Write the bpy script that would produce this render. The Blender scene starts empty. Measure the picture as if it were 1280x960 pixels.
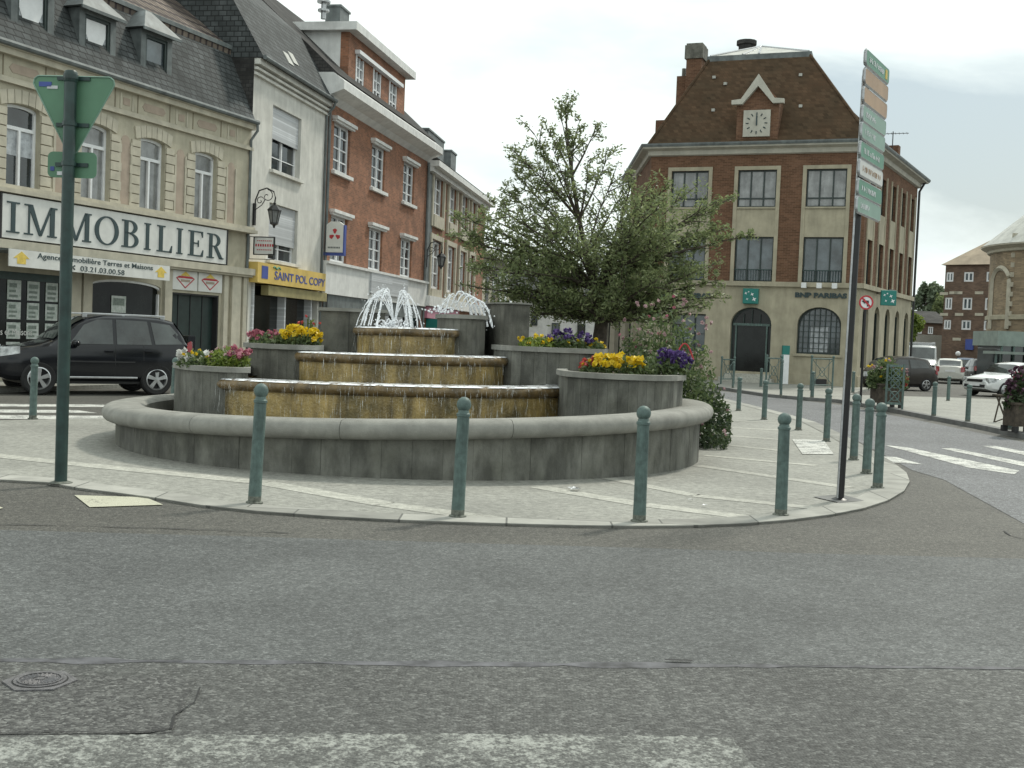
import bpy, math, random
from mathutils import Vector, Matrix
random.seed(7)
R = math.radians
SC = bpy.context.scene
COL = SC.collection
# ------------------------------------------------------------------ camera
F, CX, CY, H = 1450.0, 640.0, 480.0, 1.58
PITCH, ROLL = math.atan(57.4/1450), 0.040
FWD = Vector((0, math.cos(PITCH), -math.sin(PITCH))); UP = Vector((0, math.sin(PITCH), math.cos(PITCH))); RT = Vector((1, 0, 0))
cr, sr = math.cos(ROLL), math.sin(ROLL)
cam = bpy.data.objects.new('camera', bpy.data.cameras.new('camera')); COL.objects.link(cam)
cam.data.sensor_width = 36; cam.data.lens = 36*F/1280; cam.data.clip_end = 1500; cam.data.clip_start = .05
xc, yc, zc = RT*cr+UP*sr, UP*cr-RT*sr, -FWD
cam.matrix_world = Matrix(((xc.x, yc.x, zc.x, 0), (xc.y, yc.y, zc.y, 0), (xc.z, yc.z, zc.z, H), (0, 0, 0, 1)))
SC.camera = cam
# ------------------------------------------------------------------ light
SUN_AZ, SUN_EL = R(38), R(50)      # azimuth clockwise from the view direction
SC.view_settings.view_transform = 'Standard'; SC.view_settings.look = 'None'
SC.view_settings.exposure = 0.12; SC.view_settings.gamma = 1
w = bpy.data.worlds.new('World'); SC.world = w; w.use_nodes = True
nt = w.node_tree; nt.nodes.clear()
def N(nt, t, **k):
    n = nt.nodes.new(t)
    for a, b in k.items():
        if a in n.inputs.keys(): n.inputs[a].default_value = b
        else: setattr(n, a, b)
    return n
sky = N(nt, 'ShaderNodeTexSky', sky_type='NISHITA'); sky.sun_disc = False
sky.sun_elevation = SUN_EL; sky.sun_rotation = SUN_AZ; sky.air_density = 1.6; sky.dust_density = 2.5
skm = N(nt, 'ShaderNodeVectorMath', operation='SCALE'); skm.inputs['Scale'].default_value = 0.12
nt.links.new(sky.outputs[0], skm.inputs[0])
tc = N(nt, 'ShaderNodeTexCoord')
mp = N(nt, 'ShaderNodeMapping'); mp.inputs['Scale'].default_value = (1, 1, 2.6); mp.inputs['Location'].default_value = (0.35, 0.1, 0.55)
nt.links.new(tc.outputs['Generated'], mp.inputs[0])
ns = N(nt, 'ShaderNodeTexNoise', Scale=2.1, Detail=7, Roughness=0.55, Distortion=.3); nt.links.new(mp.outputs[0], ns.inputs[0])
# clearer sky to the right-ahead, thick white cloud to the left
sep = N(nt, 'ShaderNodeSeparateXYZ'); nt.links.new(tc.outputs['Generated'], sep.inputs[0])
def MA(op, a, b=None, c=None):
    n = nt.nodes.new('ShaderNodeMath'); n.operation = op
    for k, q in enumerate((a, b, c)):
        if q is None: continue
        if isinstance(q, (int, float)): n.inputs[k].default_value = q
        else: nt.links.new(q, n.inputs[k])
    return n.outputs[0]
zc_ = MA('MULTIPLY_ADD', sep.outputs[0], -0.26, 0.262)
dz_ = MA('MULTIPLY', MA('ABSOLUTE', MA('SUBTRACT', sep.outputs[2], zc_)), 2.6)
lf_ = MA('MULTIPLY', MA('MAXIMUM', MA('SUBTRACT', 0.19, sep.outputs[0]), 0.0), 1.7)
cov = MA('ADD', MA('ADD', dz_, lf_), -0.17)
m2 = N(nt, 'ShaderNodeMath', operation='ADD'); nt.links.new(ns.outputs[0], m2.inputs[0]); nt.links.new(cov, m2.inputs[1])
cr_ = N(nt, 'ShaderNodeValToRGB'); cr_.color_ramp.elements[0].position = .36; cr_.color_ramp.elements[1].position = .54
nt.links.new(m2.outputs[0], cr_.inputs[0])
ns2 = N(nt, 'ShaderNodeTexNoise', Scale=4.5, Detail=5, Roughness=0.5); nt.links.new(mp.outputs[0], ns2.inputs[0])
cc = N(nt, 'ShaderNodeValToRGB'); cc.color_ramp.elements[0].color = (.78, .87, .87, 1); cc.color_ramp.elements[0].position = .30
cc.color_ramp.elements[1].color = (1.03, 1.12, 1.08, 1); cc.color_ramp.elements[1].position = .52
nt.links.new(ns2.outputs[0], cc.inputs[0])
blue = N(nt, 'ShaderNodeMixRGB', blend_type='MIX'); blue.inputs[0].default_value = .75; blue.inputs[2].default_value = (.47, .58, .64, 1)
nt.links.new(skm.outputs[0], blue.inputs[1])
mx = N(nt, 'ShaderNodeMixRGB'); nt.links.new(cr_.outputs[0], mx.inputs[0]); nt.links.new(blue.outputs[0], mx.inputs[1]); nt.links.new(cc.outputs[0], mx.inputs[2])
bg = N(nt, 'ShaderNodeBackground'); nt.links.new(mx.outputs[0], bg.inputs[0]); bg.inputs[1].default_value = 1.0
wo = N(nt, 'ShaderNodeOutputWorld'); nt.links.new(bg.outputs[0], wo.inputs[0])
sl = bpy.data.lights.new('sun', 'SUN'); sl.energy = 2.2; sl.angle = R(6); sl.color = (1, .96, .85)
so = bpy.data.objects.new('sun', sl); COL.objects.link(so)
sd = Vector((math.sin(SUN_AZ)*math.cos(SUN_EL), math.cos(SUN_AZ)*math.cos(SUN_EL), math.sin(SUN_EL)))
so.rotation_euler = sd.to_track_quat('Z', 'Y').to_euler(); so.location = (0, 0, 60)

# ------------------------------------------------------------------ pixel -> place helpers (photo measured at 1280x960)
def ray(x, y):
    cx, cy = (x-CX)/F, -(y-CY)/F
    a, b = cx*cr-cy*sr, cx*sr+cy*cr
    return FWD+RT*a+UP*b
O = Vector((0, 0, H))
def G(x, y, z=0.0):
    d = ray(x, y); return O+d*((z-H)/d.z)
def at(x, y, Y):
    d = ray(x, y); return O+d*(Y/d.y)
def hor(x): return 422.6+(x-640)*math.tan(ROLL)

# ------------------------------------------------------------------ mesh builder
class MB:
    def __init__(s, M=None): s.v = []; s.f = []; s.m = []; s.M = M
    def add(s, vs, fs, m=0):
        o = len(s.v)
        for p in vs:
            p = Vector(p)
            s.v.append(tuple(s.M @ p) if s.M else tuple(p))
        for f in fs: s.f.append(tuple(i+o for i in f)); s.m.append(m)
        return s
    def box(s, x0, x1, y0, y1, z0, z1, m=0):
        return s.add([(x0,y0,z0),(x1,y0,z0),(x1,y1,z0),(x0,y1,z0),(x0,y0,z1),(x1,y0,z1),(x1,y1,z1),(x0,y1,z1)],
              [(0,3,2,1),(4,5,6,7),(0,1,5,4),(1,2,6,5),(2,3,7,6),(3,0,4,7)], m)
    def quad(s, a, b, c, d, m=0): return s.add([a, b, c, d], [(0, 1, 2, 3)], m)
    def poly(s, pts, m=0): return s.add(pts, [tuple(range(len(pts)))], m)
    def tube(s, pts, r, n=8, m=0, cap=True):
        pts = [Vector(p) for p in pts]; rs = r if isinstance(r, (list, tuple)) else [r]*len(pts)
        vs = []; fs = []; ref = Vector((0, 0, 1))
        for i, p in enumerate(pts):
            t = (pts[min(i+1, len(pts)-1)]-pts[max(i-1, 0)])
            if t.length < 1e-9: t = Vector((0, 0, 1))
            t.normalize()
            q = ref if abs(t.dot(ref)) < .95 else Vector((0, 1, 0))
            a = t.cross(q).normalized(); b = t.cross(a)
            for k in range(n):
                th = 2*math.pi*k/n; vs.append(p+(a*math.cos(th)+b*math.sin(th))*rs[i])
        for i in range(len(pts)-1):
            for k in range(n): fs.append((i*n+k, i*n+(k+1) % n, (i+1)*n+(k+1) % n, (i+1)*n+k))
        if cap: fs.append(tuple(range(n-1, -1, -1))); fs.append(tuple((len(pts)-1)*n+k for k in range(n)))
        return s.add(vs, fs, m)
    def lathe(s, prof, n=24, c=(0, 0, 0), m=0, a0=0, a1=2*math.pi, sx=1, sy=1, axis='z'):
        full = abs(a1-a0-2*math.pi) < 1e-6; k = n if full else n+1
        vs = []; fs = []
        for i in range(k):
            th = a0+(a1-a0)*i/n
            for r, z in prof:
                if axis == 'z': vs.append((c[0]+r*math.cos(th)*sx, c[1]+r*math.sin(th)*sy, c[2]+z))
                else: vs.append((c[0]+r*math.cos(th), c[1]+z, c[2]+r*math.sin(th)))
        L = len(prof)
        for i in range(n):
            j = (i+1) % k
            for q in range(L-1): fs.append((i*L+q, j*L+q, j*L+q+1, i*L+q+1))
        return s.add(vs, fs, m)
    def prism(s, pts, z0, z1, m=0, top=True, bottom=False):
        n = len(pts); vs = [(p[0], p[1], z0) for p in pts]+[(p[0], p[1], z1) for p in pts]
        fs = [(i, (i+1) % n, (i+1) % n+n, i+n) for i in range(n)]
        if top: fs.append(tuple(range(n, 2*n)))
        if bottom: fs.append(tuple(range(n-1, -1, -1)))
        return s.add(vs, fs, m)
    def extr(s, prof, u0, u1, m=0):     # profile (y,z) swept along x
        n = len(prof); vs = [(u0, p[0], p[1]) for p in prof]+[(u1, p[0], p[1]) for p in prof]
        fs = [(i, (i+1) % n, (i+1) % n+n, i+n) for i in range(n)]+[tuple(range(n)), tuple(range(2*n-1, n-1, -1))]
        return s.add(vs, fs, m)
    def slab(s, prof, y0, y1, m=0):     # polygon (x,z) with thickness y0..y1
        n = len(prof); vs = [(p[0], y0, p[1]) for p in prof]+[(p[0], y1, p[1]) for p in prof]
        fs = [(i, (i+1) % n, (i+1) % n+n, i+n) for i in range(n)]+[tuple(range(n)), tuple(range(2*n-1, n-1, -1))]
        return s.add(vs, fs, m)
    def ball(s, c, r, n=8, m=0, sz=1):
        k = max(4, n//2); prof = [(max(1e-4, r*math.sin(math.pi*i/k)), r*sz*math.cos(math.pi*i/k)) for i in range(k, -1, -1)]
        return s.lathe(prof, n, c, m)
    def build(s, name, mats, parent=None, smooth=False, bevel=0, fix=True):
        me = bpy.data.meshes.new(name); me.from_pydata(s.v, [], s.f)
        if not isinstance(mats, (list, tuple)): mats = [mats]
        for q in mats: me.materials.append(q)
        me.polygons.foreach_set('material_index', s.m)
        if fix:
            import bmesh
            bm = bmesh.new(); bm.from_mesh(me); bmesh.ops.remove_doubles(bm, verts=bm.verts, dist=1e-5)
            bmesh.ops.recalc_face_normals(bm, faces=bm.faces); bm.to_mesh(me); bm.free()
        if smooth:
            me.polygons.foreach_set('use_smooth', [True]*len(me.polygons))
            try: me.set_sharp_from_angle(angle=R(35))
            except Exception: pass
        me.update()
        o = bpy.data.objects.new(name, me); COL.objects.link(o)
        if parent: o.parent = parent
        if bevel:
            b = o.modifiers.new('bevel', 'BEVEL'); b.width = bevel; b.segments = 2; b.limit_method = 'ANGLE'; b.angle_limit = R(40)
        return o
def tag(o, label=None, cat=None, group=None, kind=None):
    if label: o['label'] = label
    if cat: o['category'] = cat
    if group: o['group'] = group
    if kind: o['kind'] = kind
    return o
def empty(name, loc, rz=0, label=None, cat=None, group=None):
    o = bpy.data.objects.new(name, None); COL.objects.link(o); o.location = loc; o.rotation_euler = (0, 0, rz); o.empty_display_size = .2
    return tag(o, label, cat, group)
def copy_tree(o, parent=None):
    c = o.copy(); COL.objects.link(c); c.parent = parent
    for ch in list(o.children): copy_tree(ch, c)
    return c

# ------------------------------------------------------------------ materials
def setin(b, k, v):
    if k in b.inputs.keys(): b.inputs[k].default_value = v
def mat(name, col, rough=.7, var=.15, scale=3.0, metal=0, bump=0, bscale=30, spec=.5, col2=None, kind=None, emis=0, coat=0, detail=5, bsize=None, mortar=None, msize=.01, streak=0, island=0, smap=(2.4, 2.4, .45)):
    m = bpy.data.materials.new(name); m.use_nodes = True; nt = m.node_tree; b = nt.nodes['Principled BSDF']
    L = nt.links.new
    b.inputs['Roughness'].default_value = rough; b.inputs['Metallic'].default_value = metal; setin(b, 'Specular IOR Level', spec); setin(b, 'Coat Weight', coat)
    t = N(nt, 'ShaderNodeTexCoord')
    c = tuple(col)+(1,)
    c2 = tuple(col2)+(1,) if col2 else tuple(max(0, x*(1-var*1.6)) for x in col)+(1,)
    if not col2: c = tuple(min(1, x*(1+var*.6)) for x in col)+(1,)
    n = N(nt, 'ShaderNodeTexNoise', Scale=scale, Detail=detail, Roughness=.6); L(t.outputs['Object'], n.inputs['Vector'])
    rp = N(nt, 'ShaderNodeValToRGB'); rp.color_ramp.elements[0].color = c2; rp.color_ramp.elements[0].position = .33
    rp.color_ramp.elements[1].color = c; rp.color_ramp.elements[1].position = .66
    L(n.outputs['Fac'], rp.inputs[0]); out = rp.outputs[0]; hgt = None
    if bsize:      # brick / slate / tile courses
        sp = N(nt, 'ShaderNodeSeparateXYZ'); L(t.outputs['Object'], sp.inputs[0])
        ad = N(nt, 'ShaderNodeMath', operation='ADD'); L(sp.outputs[0], ad.inputs[0]); L(sp.outputs[1], ad.inputs[1])
        cb = N(nt, 'ShaderNodeCombineXYZ'); L(ad.outputs[0], cb.inputs[0]); L(sp.outputs[2], cb.inputs[1])
        if kind == 'flat': cb = t; co = t.outputs['Object']
        else: co = cb.outputs[0]
        bk = N(nt, 'ShaderNodeTexBrick', Scale=1.0); L(co, bk.inputs['Vector'])
        bk.inputs['Brick Width'].default_value = bsize[0]; bk.inputs['Row Height'].default_value = bsize[1]
        bk.inputs['Mortar Size'].default_value = msize; bk.inputs['Mortar Smooth'].default_value = .3
        d = N(nt, 'ShaderNodeMixRGB', blend_type='MULTIPLY'); d.inputs[0].default_value = 1; d.inputs[2].default_value = (.62, .62, .62, 1)
        L(out, bk.inputs['Color1']); L(out, d.inputs[1]); L(d.outputs[0], bk.inputs['Color2'])
        bk.inputs['Mortar'].default_value = tuple(mortar or col)+(1,)
        out = bk.outputs['Color']; hgt = bk.outputs['Fac']
    if streak:     # rain stains running down
        mm = N(nt, 'ShaderNodeMapping'); mm.inputs['Scale'].default_value = smap; L(t.outputs['Object'], mm.inputs[0])
        sn = N(nt, 'ShaderNodeTexNoise', Scale=1.2, Detail=7, Roughness=.65); L(mm.outputs[0], sn.inputs['Vector'])
        sr_ = N(nt, 'ShaderNodeValToRGB'); sr_.color_ramp.elements[0].position = .38; sr_.color_ramp.elements[1].position = .6
        k = 1-streak; sr_.color_ramp.elements[0].color = (k, k, k, 1); L(sn.outputs['Fac'], sr_.inputs[0])
        mu = N(nt, 'ShaderNodeMixRGB', blend_type='MULTIPLY'); mu.inputs[0].default_value = 1; L(out, mu.inputs[1]); L(sr_.outputs[0], mu.inputs[2]); out = mu.outputs[0]
    if island:
        gi = N(nt, 'ShaderNodeNewGeometry'); mr = N(nt, 'ShaderNodeMapRange'); mr.inputs['To Min'].default_value = 1-island; mr.inputs['To Max'].default_value = 1+island*.4; L(gi.outputs['Random Per Island'], mr.inputs['Value'])
        ci = N(nt, 'ShaderNodeCombineColor'); [L(mr.outputs[0], ci.inputs[k]) for k in range(3)]
        mi = N(nt, 'ShaderNodeMixRGB', blend_type='MULTIPLY'); mi.inputs[0].default_value = 1; L(out, mi.inputs[1]); L(ci.outputs[0], mi.inputs[2]); out = mi.outputs[0]
    L(out, b.inputs['Base Color'])
    if bump or hgt:
        bn = N(nt, 'ShaderNodeTexNoise', Scale=bscale, Detail=4); L(t.outputs['Object'], bn.inputs['Vector'])
        bp = N(nt, 'ShaderNodeBump', Strength=max(bump, .15), Distance=.02); L(bn.outputs['Fac'], bp.inputs['Height'])
        if hgt:
            bp.invert = False; iv = N(nt, 'ShaderNodeMath', operation='SUBTRACT'); iv.inputs[0].default_value = 1; L(hgt, iv.inputs[1]); L(iv.outputs[0], bp.inputs['Height'])
        L(bp.outputs[0], b.inputs['Normal'])
    if emis: b.inputs['Emission Color'].default_value = c; b.inputs['Emission Strength'].default_value = emis
    return m
def asphalt(name, c1, c2, big=.35, bmp=.75, spk=1.6, vs=75):
    m = bpy.data.materials.new(name); m.use_nodes = True; nt = m.node_tree; b = nt.nodes['Principled BSDF']; L = nt.links.new
    t = N(nt, 'ShaderNodeTexCoord'); b.inputs['Roughness'].default_value = .75; setin(b, 'Specular IOR Level', .45)
    v = N(nt, 'ShaderNodeTexVoronoi', Scale=vs); L(t.outputs['Object'], v.inputs['Vector'])
    sp = N(nt, 'ShaderNodeSeparateXYZ'); L(v.outputs['Color'], sp.inputs[0])
    rp = N(nt, 'ShaderNodeValToRGB'); rp.color_ramp.elements[0].color = tuple(c2)+(1,); rp.color_ramp.elements[1].color = tuple(c1)+(1,)
    rp.color_ramp.elements[0].position = .15; rp.color_ramp.elements[1].position = .8
    e = rp.color_ramp.elements.new(.97); e.color = tuple(min(1, x*spk) for x in c1)+(1,)
    L(sp.outputs[0], rp.inputs[0])
    n = N(nt, 'ShaderNodeTexNoise', Scale=.55, Detail=8, Roughness=.62, Distortion=.4); L(t.outputs['Object'], n.inputs['Vector'])
    r2 = N(nt, 'ShaderNodeValToRGB'); k = 1-big; r2.color_ramp.elements[0].color = (k, k, k, 1); r2.color_ramp.elements[1].color = (1.12, 1.12, 1.12, 1)
    r2.color_ramp.elements[0].position = .3; r2.color_ramp.elements[1].position = .7; L(n.outputs['Fac'], r2.inputs[0])
    mu = N(nt, 'ShaderNodeMixRGB', blend_type='MULTIPLY'); mu.inputs[0].default_value = 1; L(rp.outputs[0], mu.inputs[1]); L(r2.outputs[0], mu.inputs[2])
    n3 = N(nt, 'ShaderNodeTexNoise', Scale=14, Detail=6, Roughness=.7); L(t.outputs['Object'], n3.inputs['Vector'])
    r3 = N(nt, 'ShaderNodeValToRGB'); r3.color_ramp.elements[0].color = (.72, .72, .72, 1); r3.color_ramp.elements[1].color = (1.2, 1.2, 1.2, 1)
    r3.color_ramp.elements[0].position = .35; r3.color_ramp.elements[1].position = .65; L(n3.outputs['Fac'], r3.inputs[0])
    mu2 = N(nt, 'ShaderNodeMixRGB', blend_type='MULTIPLY'); mu2.inputs[0].default_value = 1; L(mu.outputs[0], mu2.inputs[1]); L(r3.outputs[0], mu2.inputs[2])
    L(mu2.outputs[0], b.inputs['Base Color'])
    bp = N(nt, 'ShaderNodeBump', Strength=bmp, Distance=.008); L(v.outputs['Distance'], bp.inputs['Height']); bp.invert = True; L(bp.outputs[0], b.inputs['Normal'])
    return m
def paint_worn(name, c, c2, cover=.5):
    m = asphalt(name, c2, tuple(x*.6 for x in c2), .1); nt = m.node_tree; b = nt.nodes['Principled BSDF']; L = nt.links.new
    src = b.inputs['Base Color'].links[0].from_socket
    t = N(nt, 'ShaderNodeTexCoord'); n = N(nt, 'ShaderNodeTexNoise', Scale=38, Detail=8, Roughness=.75); L(t.outputs['Object'], n.inputs['Vector'])
    r = N(nt, 'ShaderNodeValToRGB'); n9 = N(nt, 'ShaderNodeTexNoise', Scale=3.5, Detail=5, Roughness=.6); L(t.outputs['Object'], n9.inputs['Vector']); a9 = N(nt, 'ShaderNodeMath', operation='MULTIPLY_ADD'); L(n9.outputs['Fac'], a9.inputs[0]); a9.inputs[1].default_value = .55; L(n.outputs['Fac'], a9.inputs[2]); r.color_ramp.elements[0].position = cover+.275-.07; r.color_ramp.elements[1].position = min(1, cover+.275+.07); L(a9.outputs[0], r.inputs[0])
    mx = N(nt, 'ShaderNodeMixRGB'); L(r.outputs[0], mx.inputs[0]); L(src, mx.inputs[1]); mx.inputs[2].default_value = tuple(c)+(1,); L(mx.outputs[0], b.inputs['Base Color'])
    return m
def leafmat(name, c1, c2, trans=.35):
    m = bpy.data.materials.new(name); m.use_nodes = True; nt = m.node_tree; b = nt.nodes['Principled BSDF']; L = nt.links.new
    g = N(nt, 'ShaderNodeNewGeometry'); rp = N(nt, 'ShaderNodeValToRGB'); rp.color_ramp.elements[0].color = tuple(c1)+(1,); rp.color_ramp.elements[1].color = tuple(c2)+(1,)
    L(g.outputs['Random Per Island'], rp.inputs[0]); L(rp.outputs[0], b.inputs['Base Color']); b.inputs['Roughness'].default_value = .5
    tr = N(nt, 'ShaderNodeBsdfTranslucent'); L(rp.outputs[0], tr.inputs[0]); mx = N(nt, 'ShaderNodeMixShader'); mx.inputs[0].default_value = trans
    L(b.outputs[0], mx.inputs[1]); L(tr.outputs[0], mx.inputs[2]); L(mx.outputs[0], nt.nodes['Material Output'].inputs[0])
    return m
def glassm(name, c=(.03, .04, .045), rough=.06, var=.5):
    return mat(name, c, rough, var, 1.2, spec=.8)
M = {}
M['asphalt_old'] = asphalt('asphalt_old', (.112, .108, .094), (.058, .056, .049), .3, .6, 1.5, 85)
M['asphalt'] = asphalt('asphalt', (.122, .127, .125), (.066, .070, .069), .34, .6, 1.5, 90)
M['asphalt_near'] = asphalt('coarse_asphalt', (.112, .114, .108), (.056, .057, .054), .4, .8, 1.6, 70)
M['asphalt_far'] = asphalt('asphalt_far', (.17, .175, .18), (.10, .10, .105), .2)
M['asphalt_patch'] = asphalt('asphalt_patch', (.115, .116, .11), (.042, .042, .041), .35)
M['tar'] = mat('tar_seam', (.105, .105, .115), .7, .5, 6)
M['crack'] = mat('crack', (.02, .02, .02), .8, .2, 10)
M['paint'] = paint_worn('road_paint', (.62, .62, .58), (.2, .2, .19), .47)
M['paint_old'] = paint_worn('old_road_paint', (.31, .32, .295), (.115, .118, .11), .555)
M['paint_cream'] = paint_worn('cream_paint', (.47, .46, .36), (.16, .155, .13), .36)
M['paving'] = asphalt('paving', (.295, .293, .262), (.25, .248, .222), .2, .2, 1.1)
M['paving_light'] = asphalt('light_paving_band', (.43, .425, .38), (.37, .365, .32), .2, .2, 1.1)
M['kerb'] = mat('kerb_stone', (.38, .375, .34), .85, .15, 3, bump=.2, bscale=50, bsize=(.9, 5), mortar=(.12, .12, .11), kind='flat')
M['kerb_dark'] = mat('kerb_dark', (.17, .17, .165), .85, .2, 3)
M['cast_iron'] = mat('cast_iron', (.16, .155, .16), .55, .25, 25, metal=.4, bump=.5, bscale=90)
M['conc'] = mat('fountain_concrete', (.215, .215, .19), .85, .2, 2.5, bump=.3, bscale=60, streak=.5, col2=(.135, .135, .112), island=.2, smap=(3.2, 3.2, 1.1), detail=9)
M['joint_grey'] = mat('grey_joint', (.07, .07, .062), .9, .2, 3)
M['conc_rim'] = mat('rim_concrete', (.27, .267, .24), .8, .15, 4, bump=.25, bscale=80, streak=.15)
M['conc_dark'] = mat('weathered_concrete', (.20, .195, .165), .8, .3, 2.5, bump=.35, bscale=50, streak=.5, col2=(.095, .095, .078), island=.12, smap=(2.5, 2.5, .9), detail=9)
M['ochre'] = mat('wet_ochre_stone', (.52, .37, .14), .3, .4, 2.2, bump=.5, bscale=30, streak=.6, smap=(4, 4, .6), detail=9, col2=(.16, .125, .05))
M['ochre_lip'] = mat('wet_brown_lip', (.17, .115, .05), .3, .35, 6, bump=.3, bscale=60)
M['soil'] = mat('soil', (.07, .05, .03), .95, .3, 20, bump=.5)
M['boll'] = mat('green_painted_metal', (.125, .182, .168), .55, .2, 14, bump=.08, bscale=60, spec=.35, streak=.3, smap=(9, 9, 1.6), island=.12)
M['boll_dirty'] = mat('dirty_base_paint', (.14, .15, .125), .7, .4, 30)
M['dkgreen'] = mat('dark_green_pole', (.022, .05, .045), .4, .25, 8)
M['signback'] = mat('green_sign_back', (.10, .22, .135), .5, .08, 3)
M['steel'] = mat('galvanised', (.45, .46, .47), .35, .15, 20, metal=.6)
M['black'] = mat('black_metal', (.012, .012, .013), .4, .2, 10)
M['white'] = mat('white_paint', (.72, .72, .70), .6, .08, 3, streak=.12)
M['whiteframe'] = mat('white_frame', (.74, .75, .76), .5, .05, 5)
M['render_white'] = mat('white_render', (.62, .61, .565), .9, .1, 1.6, bump=.2, bscale=25, streak=.16)
M['cream'] = mat('cream_stone', (.45, .415, .32), .85, .1, 2.2, bump=.2, bscale=25, streak=.14)
M['cream2'] = mat('cream_trim', (.49, .455, .365), .85, .1, 3, bump=.15, streak=.12)
M['pinkpanel'] = mat('pinkish_panel', (.37, .30, .24), .85, .1, 3)
M['joint'] = mat('stone_joint', (.20, .17, .12), .9, .1, 3)
M['slate'] = mat('slate', (.10, .11, .112), .75, .35, 1.6, bsize=(.26, .16), mortar=(.018, .02, .02), msize=.018, col2=(.045, .052, .052), spec=.25)
M['slate_dark'] = mat('dark_slate', (.065, .063, .06), .85, .35, 1.5, spec=.2, bsize=(.2, .12), mortar=(.03, .03, .03), msize=.012)
M['tile'] = mat('terracotta_pantiles', (.27, .22, .18), .8, .5, 1.1, bsize=(.28, .3), mortar=(.04, .03, .03), msize=.05, col2=(.10, .08, .065), spec=.3)
M['zinc'] = mat('zinc', (.155, .175, .175), .6, .2, 3, metal=.1, streak=.25)
M['brick'] = mat('orange_brick', (.35, .155, .085), .85, .25, 1.4, bsize=(.22, .07), mortar=(.27, .17, .12), msize=.006, streak=.08)
M['bankbrick'] = mat('bank_brick', (.20, .11, .07), .9, .25, 1.3, bsize=(.22, .07), mortar=(.20, .13, .09), msize=.006, col2=(.14, .075, .045), spec=.2)
M['banktile'] = mat('bank_roof_tile', (.115, .07, .043), .95, .35, .7, bsize=(.2, .15), mortar=(.07, .048, .03), msize=.012, col2=(.075, .055, .036), spec=.1)
M['bankstone'] = mat('bank_stone', (.42, .38, .28), .85, .12, 1.5, bump=.15, streak=.18)
M['farbrick'] = mat('far_brick', (.19, .125, .09), .9, .25, .9, bsize=(.25, .08), mortar=(.12, .09, .07), msize=.006)
M['apse'] = mat('apse_brick', (.34, .26, .17), .9, .2, .8, bsize=(.25, .08), mortar=(.22, .18, .13), msize=.006)
M['lead'] = mat('lead_roof', (.46, .46, .42), .5, .15, 2)
M['fartile'] = mat('far_tile_roof', (.36, .29, .21), .8, .2, 1)
M['glass'] = glassm('window_glass')
M['glass_b'] = glassm('bluish_glass', (.10, .125, .14), .1, .4)
M['glass_c'] = mat('curtained_glass', (.27, .28, .28), .12, .25, 2.5, spec=.9, streak=.35)
M['glass_lt'] = mat('net_curtain', (.50, .53, .56), .25, .25, 6, streak=.3)
M['shutter'] = mat('roller_shutter', (.60, .62, .64), .5, .05, 2, bsize=(8, .07), mortar=(.4, .41, .42), msize=.008)
M['dkframe'] = mat('dark_frame', (.02, .035, .032), .4, .2, 5)
M['shopdark'] = mat('shop_glass', (.012, .014, .013), .08, .5, 1.2, spec=.3)
M['poster'] = mat('poster_paper', (.55, .57, .55), .5, .3, 14, col2=(.32, .38, .33))
M['signtext'] = mat('sign_letter', (.03, .055, .06), .5, .1, 5)
M['signwhite'] = mat('sign_board_white', (.66, .66, .63), .55, .06, 3, streak=.08)
M['yellow'] = mat('yellow_board', (.62, .44, .12), .5, .1, 2)
M['dull_yellow'] = mat('dull_yellow_board', (.30, .26, .12), .6, .2, 3)
M['print'] = mat('printed_picture', (.22, .27, .22), .5, .4, 30, col2=(.10, .12, .12))
M['porch'] = mat('pale_porch_metal', (.24, .29, .26), .5, .15, 2)
M['teal'] = mat('teal_sign', (.008, .17, .145), .4, .05, 3)
M['red'] = mat('red_paint', (.45, .03, .04), .5, .1, 3)
M['blue'] = mat('blue_paint', (.05, .08, .30), .5, .1, 3)
M['gold'] = mat('yellow_emblem', (.68, .50, .10), .6, .15, 8)
M['pink'] = mat('pink_panel', (.55, .22, .30), .6, .1, 3)
M['tan'] = mat('tan_sign', (.42, .27, .16), .5, .1, 3)
M['grn'] = mat('green_sign', (.07, .24, .15), .45, .1, 3)
M['palegrn'] = mat('pale_green_sign', (.20, .33, .26), .45, .1, 3)
M['rubber'] = mat('rubber', (.018, .018, .018), .85, .2, 20)
M['alloy'] = mat('alloy', (.55, .56, .57), .3, .1, 9, metal=.8)
M['chrome'] = mat('chrome', (.7, .7, .7), .15, .05, 9, metal=.9)
M['lamp'] = mat('headlamp', (.50, .52, .52), .12, .5, 7, spec=.9, coat=1)
M['redlamp'] = mat('rear_lamp', (.30, .015, .02), .2, .2, 9, coat=1)
M['carblack'] = mat('black_car_paint', (.009, .010, .013), .14, .1, 2, spec=.45)
M['trim'] = mat('black_trim', (.02, .02, .021), .6, .2, 8)
M['carglass'] = glassm('car_glass', (.05, .06, .058), .05)
M['bark'] = mat('bark', (.075, .06, .045), .9, .3, 12, bump=.6)
M['leaf'] = leafmat('tree_leaf', (.105, .14, .06), (.29, .335, .155), .5)
M['leaf_d'] = leafmat('dark_leaf', (.03, .055, .025), (.085, .12, .05), .4)
M['leaf_h'] = leafmat('hazed_leaf', (.11, .15, .09), (.23, .28, .18), .4)  # far haze is put into this leaf colour as a paler green
M['leaf_y'] = leafmat('bright_leaf', (.10, .16, .03), (.24, .30, .06), .4)
M['leaf_f'] = leafmat('plant_leaf', (.06, .10, .04), (.19, .24, .10), .45)
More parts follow.
